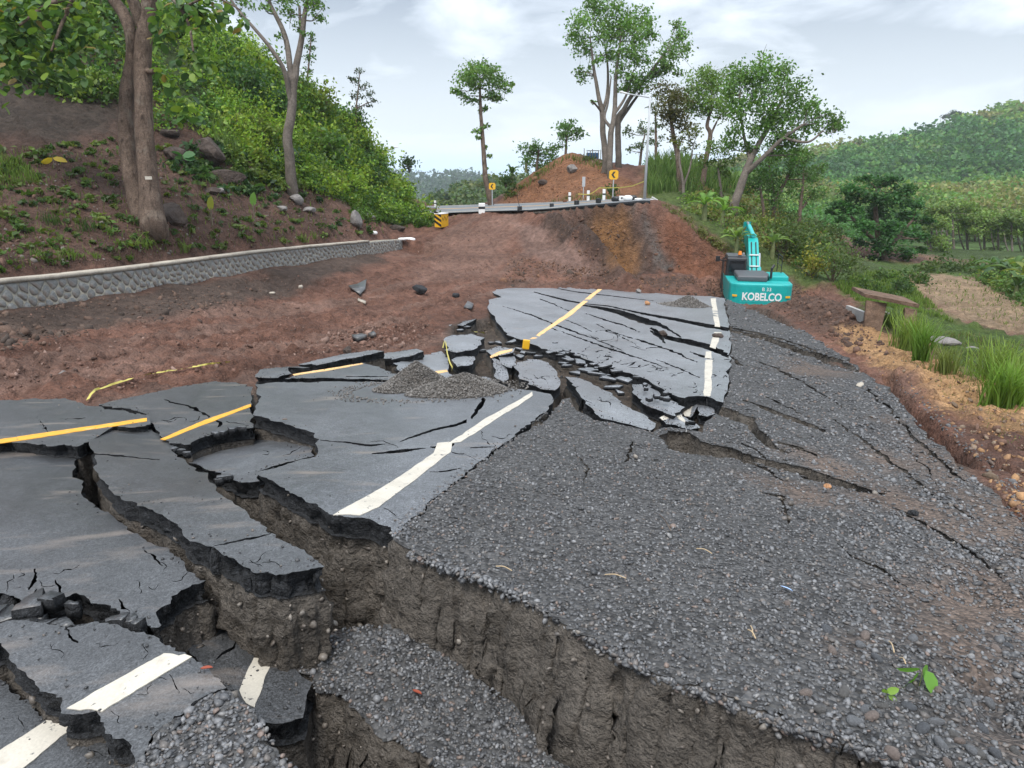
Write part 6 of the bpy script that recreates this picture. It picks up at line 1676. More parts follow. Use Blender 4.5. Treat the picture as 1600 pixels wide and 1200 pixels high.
for k, (lab, px, py, rp, n, lp, c) in enumerate([
  ('dark shrub crowning the hillside directly above the pale forked tree foot', 385, 165, 34, 700, 6.5, (0.05,0.11,0.032)), ('pale yellow-green bush high on the hill crest line', 500, 190, 30, 650, 5.2, (0.19,0.25,0.035)),
  ('broad leafy bush bulging from the middle of the hillside', 525, 265, 30, 420, 8.5, (0.085,0.165,0.04)), ('dark bush behind the trunk of the pale forked tree', 432, 190, 28, 560, 6, (0.045,0.10,0.03)),
  ('round dark bush low on the hillside near its far end', 588, 300, 22, 420, 5, (0.055,0.115,0.032)), ('feathery light bush at the foot of the hillside', 520, 300, 24, 520, 5, (0.17,0.24,0.04)),
  ('lime-coloured bush between the boulders and the hillside', 372, 220, 26, 420, 6.5, (0.21,0.28,0.04)), ('shaggy bush hanging off the hill crest against the sky', 556, 205, 20, 360, 5, (0.08,0.15,0.035)),
  ('spiky bush sticking out of the hill crest before the thin sparse tree', 470, 150, 22, 420, 5, (0.10,0.18,0.035))]):
    shrub(lab, px, py, rp, n, lp, c, 170 + k, flat=0.9)
# banana plants: every leaf a part
def banana(label, px, py, hpx, n, seed, col, f=Gs, group='banana plants'):
    r_ = np.random.default_rng(seed)
    hpx *= 1.35; p, ok = hit([px], [py], f); p = p[0]; d = np.linalg.norm(p - C0); H = hpx * d / FPX
    root = empty('banana_plant', tuple(p), label, 'banana plant', group)
    V, F = tube_geo(np.array([p - [0, 0, .1], p + [0, 0, H * 0.25], p + [0, 0, H * 0.45]]), np.array([.07, .055, .03]) * H, 8)
    world_obj('stem', V, [F], [MAT['banana_stem']], root, smooth_sh=True)
    for k in range(n):
        an = k * 2.4 + r_.uniform(-.3, .3); el_ = r_.uniform(0.35, 1.35); L = H * r_.uniform(0.5, 0.75); W = L * 0.27
        m = 8; t = np.linspace(0, 1, m); dr = np.array([math.cos(an), math.sin(an), 0]); sd = np.array([-math.sin(an), math.cos(an), 0])
        ctr = p + np.array([0, 0, H * r_.uniform(.3, .45)]) + dr * (L * np.cos(el_) * t)[:, None] + np.array([0, 0, 1]) * (L * (np.sin(el_) * t - 0.55 * t ** 2.2))[:, None]
        w = W * 0.5 * np.sin(np.clip(0.12 + t * 0.95, 0, 1) * math.pi) ** 0.7 * np.where(t < .12, .25, 1)
        w = w * (1 + r_.uniform(-.18, .1, m))
        V = np.vstack([ctr, ctr + sd * w[:, None] + [0, 0, .04 * L], ctr - sd * w[:, None] + [0, 0, .04 * L]])
        F = [(i, i + 1, m + i + 1, m + i) for i in range(m - 1)] + [(i + 1, i, 2 * m + i, 2 * m + i + 1) for i in range(m - 1)]
        C = np.tile(np.asarray(col) * r_.uniform(.75, 1.25), (3 * m, 1)); C[:m] *= 1.5
        world_obj('leaf', V, [np.array(F)], [MAT['leaf']], root, col=C, smooth_sh=True)
    return root
MAT['banana_stem'] = M('banana_stem', (0.14, 0.16, 0.06), 0.7, var=[(6, .7, 1.2, 4)])
BC = (0.10, 0.19, 0.035)
banana('banana plant with bright upright leaves at the landslide edge', 1100, 345, 46, 8, 1, BC)
banana('slim banana plant with one tall paddle leaf, beside the bright one', 1128, 352, 42, 6, 2, (0.12,0.22,0.04))
banana('banana plant spreading out behind the excavator boom', 1150, 394, 38, 9, 3, (0.13,0.20,0.05))
banana('low banana plant on the far side of the excavator boom', 1206, 402, 40, 7, 4, (0.12,0.19,0.05))
banana('drooping banana plant on the back flank of the mound', 800, 288, 30, 7, 5, (0.06,0.12,0.035))
banana('small drooping banana plant above the arrow sign', 822, 268, 26, 7, 9, (0.06,0.12,0.035))
for k, (px, py, hp_, lab) in enumerate([(1545,436,34,'first banana plant of the clump along the dirt track'),(1560,446,40,'dark banana plant inside the clump along the dirt track'),(1578,452,44,'tall banana plant leading the clump along the dirt track'),(1598,462,46,'yellowish banana plant in the clump along the dirt track'),
      (1585,470,36,'low banana plant in front of the clump along the dirt track'),(1528,438,24,'short banana plant at the thin end of the track clump'),(1615,474,50,'banana plant of the track clump nearest the picture edge'),(1600,448,46,'rearmost banana plant of the clump along the dirt track')]):
    banana(lab, px, py, hp_, 9, 20 + k, [(0.07,0.13,0.04),(0.045,0.095,0.03),(0.09,0.15,0.05),(0.16,0.20,0.04)][k % 4])

# woods on the far hills: crowns as one mass
def canopy(poly, n, f, cols, seed, rad=(3.0, 5.5), nlv=34, lm=1.3, flat=0.6, depth_fn=None, acc=None):
    r_ = np.random.default_rng(seed)
    q = np.array(poly, float); x0, y0 = q.min(0); x1, y1 = q.max(0)
    px = r_.uniform(x0, x1, n * 3); py = r_.uniform(y0, y1, n * 3)
    m = inpoly(px, py, poly); px, py = px[m][:n], py[m][:n]
    h, ok = hit(px, py, f, 70, 700, 160); h = h[ok]
    cols = np.asarray(cols); acc = acc or Acc()
    nz = fbm(h * 0.012, 3)
    for p, v_ in zip(h, nz):
        r0 = r_.uniform(*rad)
        pos, w = puff(p + [0, 0, r0 * 0.8], r0, nlv, r_, flat, 4, 0.36)
        c = cols[int(np.clip((v_ * 1.6 + 0.5 + r_.normal(0, .18)) * len(cols), 0, len(cols) - 1))] * r_.uniform(.8, 1.2)
        V, F, C = leaf_quads(pos, lm * 3.0 * np.linalg.norm(p - C0) / FPX, r_, c, 0.45, 0.8, 0.25); acc.add(V, F, C)
    return acc
FC = [(0.048,0.13,0.038),(0.07,0.175,0.043),(0.11,0.225,0.048),(0.165,0.26,0.055),(0.21,0.22,0.07)]
acc = canopy([(1180,262),(1250,246),(1330,236),(1400,226),(1450,212),(1490,198),(1540,186),(1600,172),(1680,160),(1680,270),(1500,275),(1330,272),(1240,290),(1180,300)], 820, Fz, FC, 81, (3.2, 6.0), 40, 1.7)
acc = canopy([(1180,300),(1240,275),(1420,268),(1680,268),(1680,345),(1440,345),(1300,330),(1180,340)], 620, Fz, FC[1:], 82, (2.4, 4.2), 40, 1.8, acc=acc)
acc = canopy([(1180,340),(1440,335),(1440,400),(1290,400),(1200,380)], 200, Fz, FC[1:4], 83, (2.0, 3.4), 60, 1.5, acc=acc)
acc = canopy([(1000,272),(1180,256),(1180,300),(1000,300)], 160, Fz, FC, 84, (3, 5), 34, 1.8, acc=acc)
acc.obj('forest', MAT['leaf'])['kind'] = 'stuff'
r_ = np.random.default_rng(85); acc = Acc()
for V3, n, r0, nlv, cols in ((RA, 420, (7, 12), 22, [(0.03,0.06,0.03),(0.04,0.075,0.03)]), (RB, 360, (1.8, 3.4), 34, [(0.075,0.12,0.034),(0.05,0.09,0.03),(0.11,0.14,0.04)])):
    m = 0
    while m < n:
        j = r_.integers(1, 9); i = r_.integers(0, V3.shape[1] - 1)
        a, b = r_.uniform(0, 1, 2)
        p = (V3[j, i] * (1 - a) + V3[j, i + 1] * a) * (1 - b) + (V3[j + 1, i] * (1 - a) + V3[j + 1, i + 1] * a) * b
        pxx = 800 + FPX * p[0] / (p[1] * CP - (p[2] - CAM_Z) * SP)
        if not 600 < pxx < 1080: continue
        rad = r_.uniform(*r0)
        pos, w = puff(p + [0, 0, rad * .5], rad, nlv, r_, .55, 4, .36)
        V, F, C = leaf_quads(pos, 0.42 * rad, r_, np.array(cols[r_.integers(len(cols))]) * r_.uniform(.8, 1.2), .45, .8, .25); acc.add(V, F, C); m += 1
acc.obj('forest', MAT['leaf'])['kind'] = 'stuff'
def far_tree(label, px, py, d, hpx, wpx, seed, f=None):
    tree('far_tree', label, d, [[(px, py, 0, 1.0), (px, py - hpx * .6, 0, .8), (px, py - hpx * .8, 0, .5)]],
         [(px + wpx * a, py - hpx * b, wpx * .38, 0) for a, b in ((0, .95), (-.4, .8), (.4, .82), (0, .75), (-.2, .95), (.25, .95))], (0.04, 0.065, 0.03), seed, None, 2.0, 1.3, ground=False, flat=.6)
far_tree('tiny umbrella-shaped tree on the blue ridge skyline', 697, 281, 985.0, 13, 9, 91)
far_tree('fainter tiny tree near the bush, on the blue ridge skyline', 660, 280, 985.0, 10, 7, 92)
far_tree('flat-topped tree pair on the skyline of the far wooded hill', 1490, 194, 428.0, 17, 20, 93)
print('plants done')
# ================================================================== clods and stones on the bare earth
def clods(poly, n, size, cols, seed, f=Gs, flat=None, sink=0.25, minpx=3.0):
    r_ = np.random.default_rng(seed)
    q = np.array(poly, float); x0, y0 = q.min(0); x1, y1 = q.max(0)
    px = r_.uniform(x0, x1, n * 3); py = r_.uniform(y0, y1, n * 3)
    m = inpoly(px, py, poly); px, py = px[m][:n], py[m][:n]
    h, ok = hit(px, py, f); h = h[ok]
    d = np.linalg.norm(h - C0, axis=1)
    k = fbm(h * np.array([.6, .6, 0]), 3) > r_.uniform(-.6, .5, len(h)); h, d = h[k], d[k]
    s = np.maximum(size * np.exp(r_.normal(0, .55, len(h))), minpx * d / FPX * r_.uniform(.7, 1.2, len(h)))
    h[:, 2] += s * (0.25 - sink)
    return stones_mesh(h, s, r_, np.asarray(cols), np.ones(len(cols)), flat)
REDS = [(0.15,0.088,0.068),(0.18,0.11,0.086),(0.11,0.068,0.054),(0.215,0.145,0.118),(0.085,0.058,0.048)]
acc = Acc()
BENCH = [(-40,612),(0,612),(200,606),(340,584),(450,566),(560,540),(690,528),(700,500),(760,480),(770,440),(790,345),(690,350),(640,380),(600,398),(400,436),(200,462),(0,485),(-40,490)]
for v, f, c in (clods(BENCH, 3000, 0.038, REDS, 1, minpx=2.2), clods([(700,540),(690,500),(560,505),(430,560),(560,545)], 1100, 0.05, REDS[:4], 2),
                clods([(-40,560),(-40,490),(200,465),(420,435),(420,470),(200,510)], 1500, 0.07, [(0.09,0.065,0.052),(0.12,0.08,0.062),(0.07,0.055,0.047)], 3),
                clods([(780,440),(800,400),(960,425),(1140,436),(1150,470),(1050,458),(940,446)], 1600, 0.075, [(0.10,0.062,0.046),(0.14,0.08,0.055),(0.075,0.055,0.045),(0.18,0.10,0.065)], 4),
                clods([(775,320),(885,242),(1010,295),(960,316)], 1300, 0.10, [(0.21,0.10,0.055),(0.16,0.08,0.05),(0.24,0.13,0.075)], 5, minpx=2.2),
                clods([(850,340),(1000,326),(1140,410),(1000,438),(930,425)], 900, 0.07, [(0.12,0.07,0.05),(0.09,0.06,0.045),(0.16,0.09,0.055)], 6, minpx=2.2),
                clods([(1150,450),(1240,440),(1330,485),(1400,560),(1310,540),(1240,500)], 1100, 0.07, [(0.10,0.062,0.047),(0.13,0.08,0.06),(0.08,0.055,0.045)], 7),
                clods([(1310,520),(1400,545),(1530,615),(1640,680),(1640,860),(1540,745),(1450,640),(1380,590)], 1500, 0.035, [(0.32,0.19,0.10),(0.25,0.15,0.085),(0.13,0.08,0.06),(0.2,0.15,0.11)], 8),
                clods([(1388,592),(1420,598),(1470,640),(1530,690),(1600,770),(1640,840),(1600,815),(1552,745),(1500,700),(1450,650)], 1800, 0.022, [(0.11,0.112,0.118),(0.15,0.15,0.155),(0.08,0.082,0.085),(0.13,0.10,0.085)], 11),
                clods([(-40,240),(190,220),(330,250),(600,350),(600,362),(400,384),(200,405),(-40,428)], 2200, 0.06, [(0.10,0.06,0.046),(0.13,0.08,0.06),(0.16,0.14,0.125),(0.075,0.05,0.04)], 9),
                clods([(770,560),(700,600),(770,480),(860,545),(1000,600),(1090,660),(1020,660),(900,600),(830,605)], 1200, 0.03, [(0.11,0.09,0.072),(0.15,0.12,0.095),(0.05,0.05,0.05)], 10)):
    acc.add(v, f, c)
acc.obj('rubble', MAT['clod'] if 'clod' in MAT else MAT.setdefault('clod', M('clod', rough=0.95, attr=True, var=[(40, .75, 1.25, 4)], spec=0.15)))['kind'] = 'stuff'

# ------------------------------------------------------------------ rocks
def rock(name, label, px, py, rpx, mat, seed, stretch=(1, .8, .7), cat='rock', group=None, f=Gs, sink=0.3, cuts=5, yaw=None, depth=None):
    r_ = np.random.default_rng(seed)
    p, ok = hit([px], [py], f); p = p[0]; d = np.linalg.norm(p - C0); s = rpx * d / FPX
    bm = bmesh.new(); bmesh.ops.create_icosphere(bm, subdivisions=3, radius=1.0)
    pl = [(lambda n: n / np.linalg.norm(n))(r_.normal(size=3)) for _ in range(cuts)]
    co = np.array([v.co[:] for v in bm.verts])
    for n in pl:
        lim = r_.uniform(0.45, 0.8); t = co @ n - lim
        co = co - np.maximum(t, 0)[:, None] * n * 0.92
    co *= 1 + 0.16 * fbm(co * 2.1 + seed, 4)[:, None]
    co *= np.array(stretch) * s
    a = r_.uniform(0, 6.28) if yaw is None else yaw
    co = co @ np.array([[math.cos(a), math.sin(a), 0], [-math.sin(a), math.cos(a), 0], [0, 0, 1]])
    for v, c in zip(bm.verts, co): v.co = c
    o = bm_obj(name, bm, MAT[mat])
    o.location = tuple(p + [0, 0, s * stretch[2] * (1 - 2 * sink)])
    return tag(o, label, cat, group)
RK = 'boulders on the wooded bank'
rock('boulder', 'dark flat-sided boulder leaning beside the foot of the twin-trunked tree', 272, 345, 25, 'rock', 1, (1, .8, .8), 'boulder', RK)
rock('boulder', 'largest brown boulder under the leaves of the twin-trunked tree', 330, 252, 31, 'rock', 2, (1, .8, .62), 'boulder', RK, sink=.2)
rock('boulder', 'dark boulder tucked just below the largest brown one', 275, 252, 18, 'rock', 3, (1, .8, .75), 'boulder', RK)
rock('boulder', 'small dark boulder resting above the other brown boulders', 266, 212, 14, 'rock', 4, (1, .8, .6), 'boulder', RK)
rock('boulder', 'brown wedge-shaped rock poking from the soil below the largest boulder', 352, 282, 26, 'rock', 5, (1.1, .5, .4), 'boulder', RK)
rock('boulder', 'pale grey rock on the red soil beside a smaller flat one', 463, 317, 12, 'rock_grey', 6, (1, .8, .75), 'boulder', RK)
rock('boulder', 'flat pale rock stuck in the soil near the pale grey one', 482, 330, 13, 'rock_grey', 7, (1.1, .8, .35), 'boulder', RK)
rock('boulder', 'flat rock half sunk in grass above the pale pair', 440, 328, 12, 'rock_grey', 8, (1.1, .8, .35), 'boulder', RK)
rock('boulder', 'tall grey rock at the end of the green slope over the wall', 556, 350, 15, 'rock_grey', 9, (.9, .7, .95), 'boulder', RK)
rock('boulder', 'low grey rock behind the white bags', 578, 345, 14, 'rock_grey', 10, (1.1, .8, .6), 'boulder', RK)
rock('boulder', 'dark rounded rock near the far wall end', 622, 360, 11, 'rock', 11, (1.2, .8, .6), 'boulder', RK)
rock('boulder', 'small rock in the shade at the top of the red bank', 332, 302, 12, 'rock', 12, (1.2, .8, .5), 'boulder', RK)
rock('boulder', 'rock buried in the soil above the wall cap', 345, 300, 9, 'rock_grey', 13, (1.1, .8, .5), 'boulder', RK)
rock('boulder', 'large brown boulder at the far road edge near the leaning trunk', 744, 317, 12, 'rock', 14, (1.1, .9, .62), 'boulder', sink=.15)
rock('boulder', 'grey boulder embedded in the face of the mound', 894, 268, 10, 'rock_grey', 15, (1, .8, .8), 'boulder')
rock('boulder', 'dark boulder in the foot of the mound', 850, 287, 8, 'rock', 16, (1.2, .8, .6), 'boulder')
ON = 'stones lying on the far slab'
rock('stone', 'orange stone lying on the asphalt before the small dark gravel heap', 1011, 477, 5, 'rock_orange', 21, (1, .9, .85), 'stone', ON, SURF['far'], .15)
rock('stone', 'grey stone near the far edge of the asphalt', 997, 458, 5, 'rock_grey', 22, (1, .9, .8), 'stone', ON, SURF['far'], .15)
rock('stone', 'dark stone at the brink where asphalt meets the earth face', 987, 453, 5, 'rock', 23, (1.2, .9, .7), 'stone', ON, SURF['far'], .15)
rock('stone', 'brown stone wedged against the widest crack of the far slab', 1036, 525, 8, 'rock', 24, (1, .85, .75), 'stone', ON, SURF['far'], .15)
rock('stone', 'flat brown stone sitting on the white edge line', 1121, 527, 9, 'rock', 25, (1.1, .8, .45), 'stone', ON, SURF['far'], .15)
rock('stone', 'black stone at the far corner of the asphalt beside the yellow line', 918, 445, 5, 'rock', 26, (1, .9, .7), 'stone', ON, SURF['far'], .15)
rock('stone', 'small dark stone at the torn back corner of the far slab', 801, 449, 4, 'rock', 27, (1, .9, .7), 'stone', ON, SURF['far'], .15)
rock('stone', 'brown lump of earth on the curled asphalt plank', 543, 550, 10, 'rock', 28, (1.1, .8, .7), 'stone')
rock('stone', 'angular dark chunk of tarmac on the red earth', 655, 459, 11, 'asphalt_edge', 29, (1.2, .8, .75), 'stone', sink=.1)
rock('stone', 'smaller dark chunk beside a scraped hollow in the red earth', 712, 463, 7, 'asphalt_edge', 30, (1.1, .8, .6), 'stone')
rock('stone', 'black crumbled chunk at the rim of the red earth', 561, 533, 9, 'asphalt_edge', 31, (1.3, .8, .5), 'stone')
rock('stone', 'pale stone half sunk in the red earth under the wall', 290, 444, 6, 'rock_grey', 32, (1.2, .8, .6), 'stone')
rock('stone', 'cream stone in the red bank below the far wall', 470, 450, 4, 'concrete', 33, (.8, .8, 1.1), 'stone')
rock('stone', 'small cream stone leftover beside the cream stone in the red bank', 425, 459, 4, 'concrete', 34, (1.2, .8, .6), 'stone')
rock('stone', 'grey lump in the churned earth near the yellow ground tape', 97, 586, 7, 'rock_grey', 35, (1.1, .8, .6), 'stone')
rock('stone', 'pale flat rocks behind the yellowing grass clump', 1470, 536, 18, 'rock_grey', 36, (1.3, .8, .35), 'stone')
rock('stone', 'smaller pale flat rock beyond the yellowing grass clump', 1515, 546, 9, 'rock_grey', 37, (1.3, .8, .35), 'stone')
rock('stone', 'long pale stone lying at the earthy rim of the gravel', 1344, 602, 7, 'concrete', 38, (1.5, .6, .4), 'stone', None, f_plate)
rock('stone', 'tan stone alone in the middle of the gravel', 1293, 762, 6, 'rock_orange', 39, (1, .8, .8), 'stone', None, f_plate)
rock('stone', 'black stone in the gravel past the tan one', 1428, 805, 7, 'asphalt_edge', 40, (1.2, .8, .7), 'stone', None, f_plate)

# ------------------------------------------------------------------ thin pieces of broken tarmac and timber on the red earth
def flat_piece(name, label, pts, mat, th_, lift, cat, f=Gs, tilt=(0, 0)):
    h, _ = hit([p[0] for p in pts], [p[1] for p in pts], f)
    c = h.mean(0)
    A = np.column_stack([np.ones(len(h)), h[:, 0], h[:, 1]]); s, *_r = np.linalg.lstsq(A, h[:, 2], rcond=None)
    z = A @ s + lift + (h[:, 0] - c[0]) * tilt[0] + (h[:, 1] - c[1]) * tilt[1]
    n = len(h)
    V = np.vstack([np.column_stack([h[:, :2], z]), np.column_stack([h[:, :2], z - th_])])
    F4 = [(i, n + i, n + (i + 1) % n, (i + 1) % n) for i in range(n)]
    o = world_obj(name, V, [np.array(F4), np.array([list(range(n))]), np.array([list(range(n, 2 * n))[::-1]])], [MAT[mat]], origin=c)
    return tag(o, label, cat)
flat_piece('tarmac_shard', 'triangular flat shard of tarmac on the red earth below the wall', [(545,452),(558,446),(573,442),(571,455),(563,465)], 'asphalt', .06, .12, 'tarmac shard')
flat_piece('tarmac_shard', 'thin grey shard of tarmac by the torn slab corner', [(725,483),(731,475),(740,478),(737,487)], 'asphalt', .06, .10, 'tarmac shard')
flat_piece('tarmac_shard', 'flat dark shard lying beyond the curled plank', [(550,532),(566,528),(574,532),(560,537)], 'asphalt', .08, .12, 'tarmac shard')
flat_piece('tarmac_shard', 'tiny dark shard next to the flat dark one', [(575,527),(584,524),(588,527),(580,530)], 'asphalt', .08, .10, 'tarmac shard')
flat_piece('wooden_stick', 'short pale wooden stick on the red earth under the triangular shard', [(560,470),(572,475),(571,478),(559,473)], 'concrete', .05, .10, 'stick')

# ------------------------------------------------------------------ excavator
MAT['teal'] = M('teal', (0.010, 0.36, 0.345), 0.35, var=[(4, .9, 1.06, 4)], spec=0.5)
MAT['teal_pale'] = M('teal_pale', (0.05, 0.46, 0.46), 0.4, var=[(4, .9, 1.06, 4)], spec=0.5)
MAT['black_paint'] = M('black_paint', (0.02, 0.021, 0.023), 0.45, spec=0.5)
MAT['dark_grey'] = M('dark_grey', (0.075, 0.08, 0.088), 0.5, spec=0.5)
MAT['glass'] = M('glass', (0.012, 0.015, 0.018), 0.06, spec=0.7)
MAT['steel'] = M('steel', (0.55, 0.56, 0.58), 0.3, metal=0.8)
MAT['white'] = M('white', (0.80, 0.80, 0.79), 0.5, var=[(9, .92, 1.03, 4)])
MAT['amber'] = M('amber', (0.75, 0.22, 0.02), 0.3)
MAT['yellow'] = M('yellow', (0.78, 0.43, 0.02), 0.5, var=[(7, .9, 1.05, 4)])
MAT['rust'] = M('rust', (0.13, 0.085, 0.06), 0.9, var=[(5, .6, 1.4, 5), (30, .8, 1.2, 4)], bump=[(12, 5, .03)], spec=0.2)
MAT['galv'] = M('galv', (0.42, 0.44, 0.46), 0.45, var=[(3, .9, 1.1, 4)], spec=0.5)
MAT['blue'] = M('blue', (0.03, 0.10, 0.22), 0.6, var=[(3, .7, 1.3, 4)])
MAT['bamboo'] = M('bamboo', (0.16, 0.13, 0.09), 0.8, var=[(3, .7, 1.3, 4)])
MAT['tape'] = M('tape', (0.46, 0.40, 0.09), 0.5)
EX_RZ = math.radians(-12)
cz, sz = math.cos(EX_RZ), math.sin(EX_RZ)
back = np.array([0, -2.72])
org = np.array([EXC_POS[0] - (back[0] * cz - back[1] * sz), EXC_POS[1] - (back[0] * sz + back[1] * cz), EXC_Z])
exr = empty('excavator', tuple(org), 'turquoise crawler excavator seen from behind its counterweight, parked in the hollow past the gravel', 'excavator', None, EX_RZ)
def prism_z(bm, prof, z0, z1, bevel=0.0, seg_=3):
    a = [bm.verts.new((x, y, z0)) for x, y in prof]; b = [bm.verts.new((x, y, z1)) for x, y in prof]
    n = len(prof); fs = [bm.faces.new(a[::-1]), bm.faces.new(b)]
    for i in range(n): fs.append(bm.faces.new((a[i], a[(i + 1) % n], b[(i + 1) % n], b[i])))
    if bevel:
        es = [e for e in set(list(fs[0].edges) + list(fs[1].edges))]
        bmesh.ops.bevel(bm, geom=es, offset=bevel, segments=seg_, profile=0.6, affect='EDGES')
bm = bmesh.new()
prism_z(bm, [(-1.28,-1.7),(-1.28,-2.30),(-1.22,-2.52),(-1.02,-2.68),(-.85,-2.74),(.85,-2.74),(1.02,-2.68),(1.22,-2.52),(1.28,-2.30),(1.28,-1.7)], 1.02, 2.02, 0.10)
cw = bm_obj('counterweight', bm, MAT['teal'], exr, True)
cw.data.polygons.foreach_set('use_smooth', np.zeros(len(cw.data.polygons), bool))
def text(name, s, size, loc, mat, parent, rot=(math.pi / 2, 0, 0), bold=0.012, sx=1.0, ext=0.006):
    cu_ = bpy.data.curves.new(name, 'FONT'); cu_.body = s; cu_.size = size; cu_.align_x = 'CENTER'; cu_.align_y = 'CENTER'; cu_.extrude = ext; cu_.offset = bold
    cu_.materials.append(mat)
    o = bpy.data.objects.new(name, cu_); COL.objects.link(o); 
    bpy.context.view_layer.update()
    me = bpy.data.meshes.new_from_object(o.evaluated_get(bpy.context.evaluated_depsgraph_get()))
    bpy.data.objects.remove(o); bpy.data.curves.remove(cu_)
    o = link(name, me, parent, loc); o.rotation_euler = rot; o.scale = (sx, 1, 1)
    return o
text('lettering', 'KOBELCO', 0.44, (0.03, -2.746, 1.46), MAT['white'], cw, bold=0.012, sx=0.80)
text('lettering', 'B 33', 0.21, (0.20, -2.746, 1.79), MAT['white'], cw, bold=0.0)
for sx_ in (-1, 1):
    bm = bmesh.new(); add_box(bm, Vector((sx_ * 1.06 - (0.0 if sx_ < 0 else -.02), -2.672, 1.49)), (0.2, 0.02, 0.085), 0, Matrix.Rotation(math.radians(sx_ * 19), 3, 'Z')); bm_obj('reflector', bm, MAT['yellow'], cw)
bm = bmesh.new(); add_box(bm, Vector((0, -2.738, 1.26)), (1.7, 0.02, 0.022)); bm_obj('groove', bm, MAT['teal_pale'], cw)
bm = bmesh.new()
prism_z(bm, [(-1.28,-1.69),(1.28,-1.69),(1.28,1.25),(0.42,1.25),(0.42,.2),(-.36,.2),(-.36,1.6),(-1.28,1.6)], 1.02, 1.95, 0.05)
bm_obj('house', bm, MAT['teal'], exr)
bm = bmesh.new()
prism_z(bm, [(-.95,-2.2),(.25,-2.2),(.45,-1.2),(.35,-.3),(-.95,-.3)], 2.0, 2.26, 0.1)
bm_obj('engine_hood', bm, MAT['dark_grey'], exr)
bm = bmesh.new(); add_box(bm, Vector((.82, -.9, 2.05)), (.8, 1.4, .28), .06); bm_obj('tank_cover', bm, MAT['teal'], exr)
bm = bmesh.new(); add_tube(bm, (.48, -1.6, 2.1), (.48, -1.6, 2.55), .05); add_tube(bm, (.48, -1.6, 2.5), (.58, -1.5, 2.66), .055); bm_obj('exhaust', bm, MAT['black_paint'], exr)
bm = bmesh.new()
for a, b in (((1.05,-.5,2.1),(1.05,-.5,2.9)),((1.05,.7,2.1),(1.05,.7,2.9)),((1.05,-.5,2.9),(1.05,.7,2.9)),((1.05,-.5,2.5),(1.05,.7,2.5))): add_tube(bm, a, b, .02, None, 6)
bm_obj('handrail', bm, MAT['black_paint'], exr)
# cab
bm = bmesh.new(); cabp = [(-.15,1.2),(1.6,1.2),(1.75,1.9),(1.35,2.73),(1.15,2.80),(-.05,2.80),(-.15,2.73)]
add_prism(bm, cabp, -1.26, -.40, .05)
cab = bm_obj('cab', bm, MAT['black_paint'], exr)
bm = bmesh.new(); add_box(bm, Vector((-.83, -.165, 2.36)), (.66, .02, .62), .02); bm_obj('window', bm, MAT['glass'], cab)
bm = bmesh.new(); add_box(bm, Vector((-1.268, .65, 2.25)), (.02, 1.2, .75), .02); bm_obj('window', bm, MAT['glass'], cab)
bm = bmesh.new(); add_box(bm, Vector((-.392, .6, 2.25)), (.02, 1.2, .7), .02); bm_obj('window', bm, MAT['glass'], cab)
bm = bmesh.new(); add_box(bm, Vector((-.83, .6, 2.815)), (.8, 1.2, .04), .015); bm_obj('roof', bm, MAT['dark_grey'], cab)
bm = bmesh.new(); add_tube(bm, (-.72,-.02,2.78), (-.72,-.02,2.90), .07, .07, 12); bm_obj('beacon_base', bm, MAT['dark_grey'], cab)
bm = bmesh.new(); add_tube(bm, (-.72,-.02,2.90), (-.72,-.02,3.06), .095, .06, 14); bm_obj('beacon', bm, MAT['amber'], cab)
for sx_ in (-1.56, ):
    bm = bmesh.new(); add_tube(bm, (-1.26,1.4,2.4), (sx_,1.4,2.52), .03, None, 6); add_box(bm, Vector((sx_,1.4,2.52)), (.2,.05,.26), .02); bm_obj('mirror', bm, MAT['black_paint'], exr)
bm = bmesh.new()
for a, b in (((-1.40,-.1,1.2),(-1.40,-.1,2.75)),((-1.40,.5,1.2),(-1.40,.5,2.7)),((-1.40,-.1,2.75),(-1.32,-.1,2.78)),((-1.40,-.1,1.3),(-1.30,-.1,1.3))): add_tube(bm, a, b, .022, None, 6)
bm_obj('grab_rail', bm, MAT['black_paint'], exr)
# boom, arm, bucket and rams
bx = 0.04
bm = bmesh.new(); add_prism(bm, [(.15,1.3),(.15,1.7),(1.1,2.62),(1.9,3.28),(2.4,3.50),(3.2,3.56),(5.4,3.1),(5.45,2.85),(3.3,3.04),(2.7,2.92),(2.2,2.6),(1.55,2.05),(.6,1.3)], bx - .23, bx + .23, .02)
boom = bm_obj('boom', bm, MAT['teal'], exr)
for sx_ in (-.36, .36):
    bm = bmesh.new(); add_tube(bm, (bx + sx_, .95, 1.2), (bx + sx_, 1.75, 2.1), .095, None, 12); bm_obj('boom_ram', bm, MAT['teal_pale'], exr)
    bm = bmesh.new(); add_tube(bm, (bx + sx_, 1.7, 2.04), (bx + sx_, 2.15, 2.72), .055, None, 10); bm_obj('ram_rod', bm, MAT['steel'], exr)
for sx_ in (-.10, .10):
    bm = bmesh.new(); add_tube(bm, (bx + sx_, .22, 1.80), (bx + sx_, 1.85, 3.28), .03, None, 6); bm_obj('hose', bm, MAT['black_paint'], exr)
for yy, zz in ((.72, 2.24), (1.2, 2.70)):
    bm = bmesh.new(); add_box(bm, Vector((bx, yy, zz + .06)), (.40, .08, .05)); bm_obj('hose_clamp', bm, MAT['white'], exr)
bm = bmesh.new(); add_tube(bm, (bx, 2.2, 3.56), (bx, 4.2, 3.85), .10, None, 12); bm_obj('arm_ram', bm, MAT['teal_pale'], exr)
bm = bmesh.new(); add_tube(bm, (bx, 4.2, 3.85), (bx, 5.0, 3.96), .06, None, 10); bm_obj('ram_rod', bm, MAT['steel'], exr)
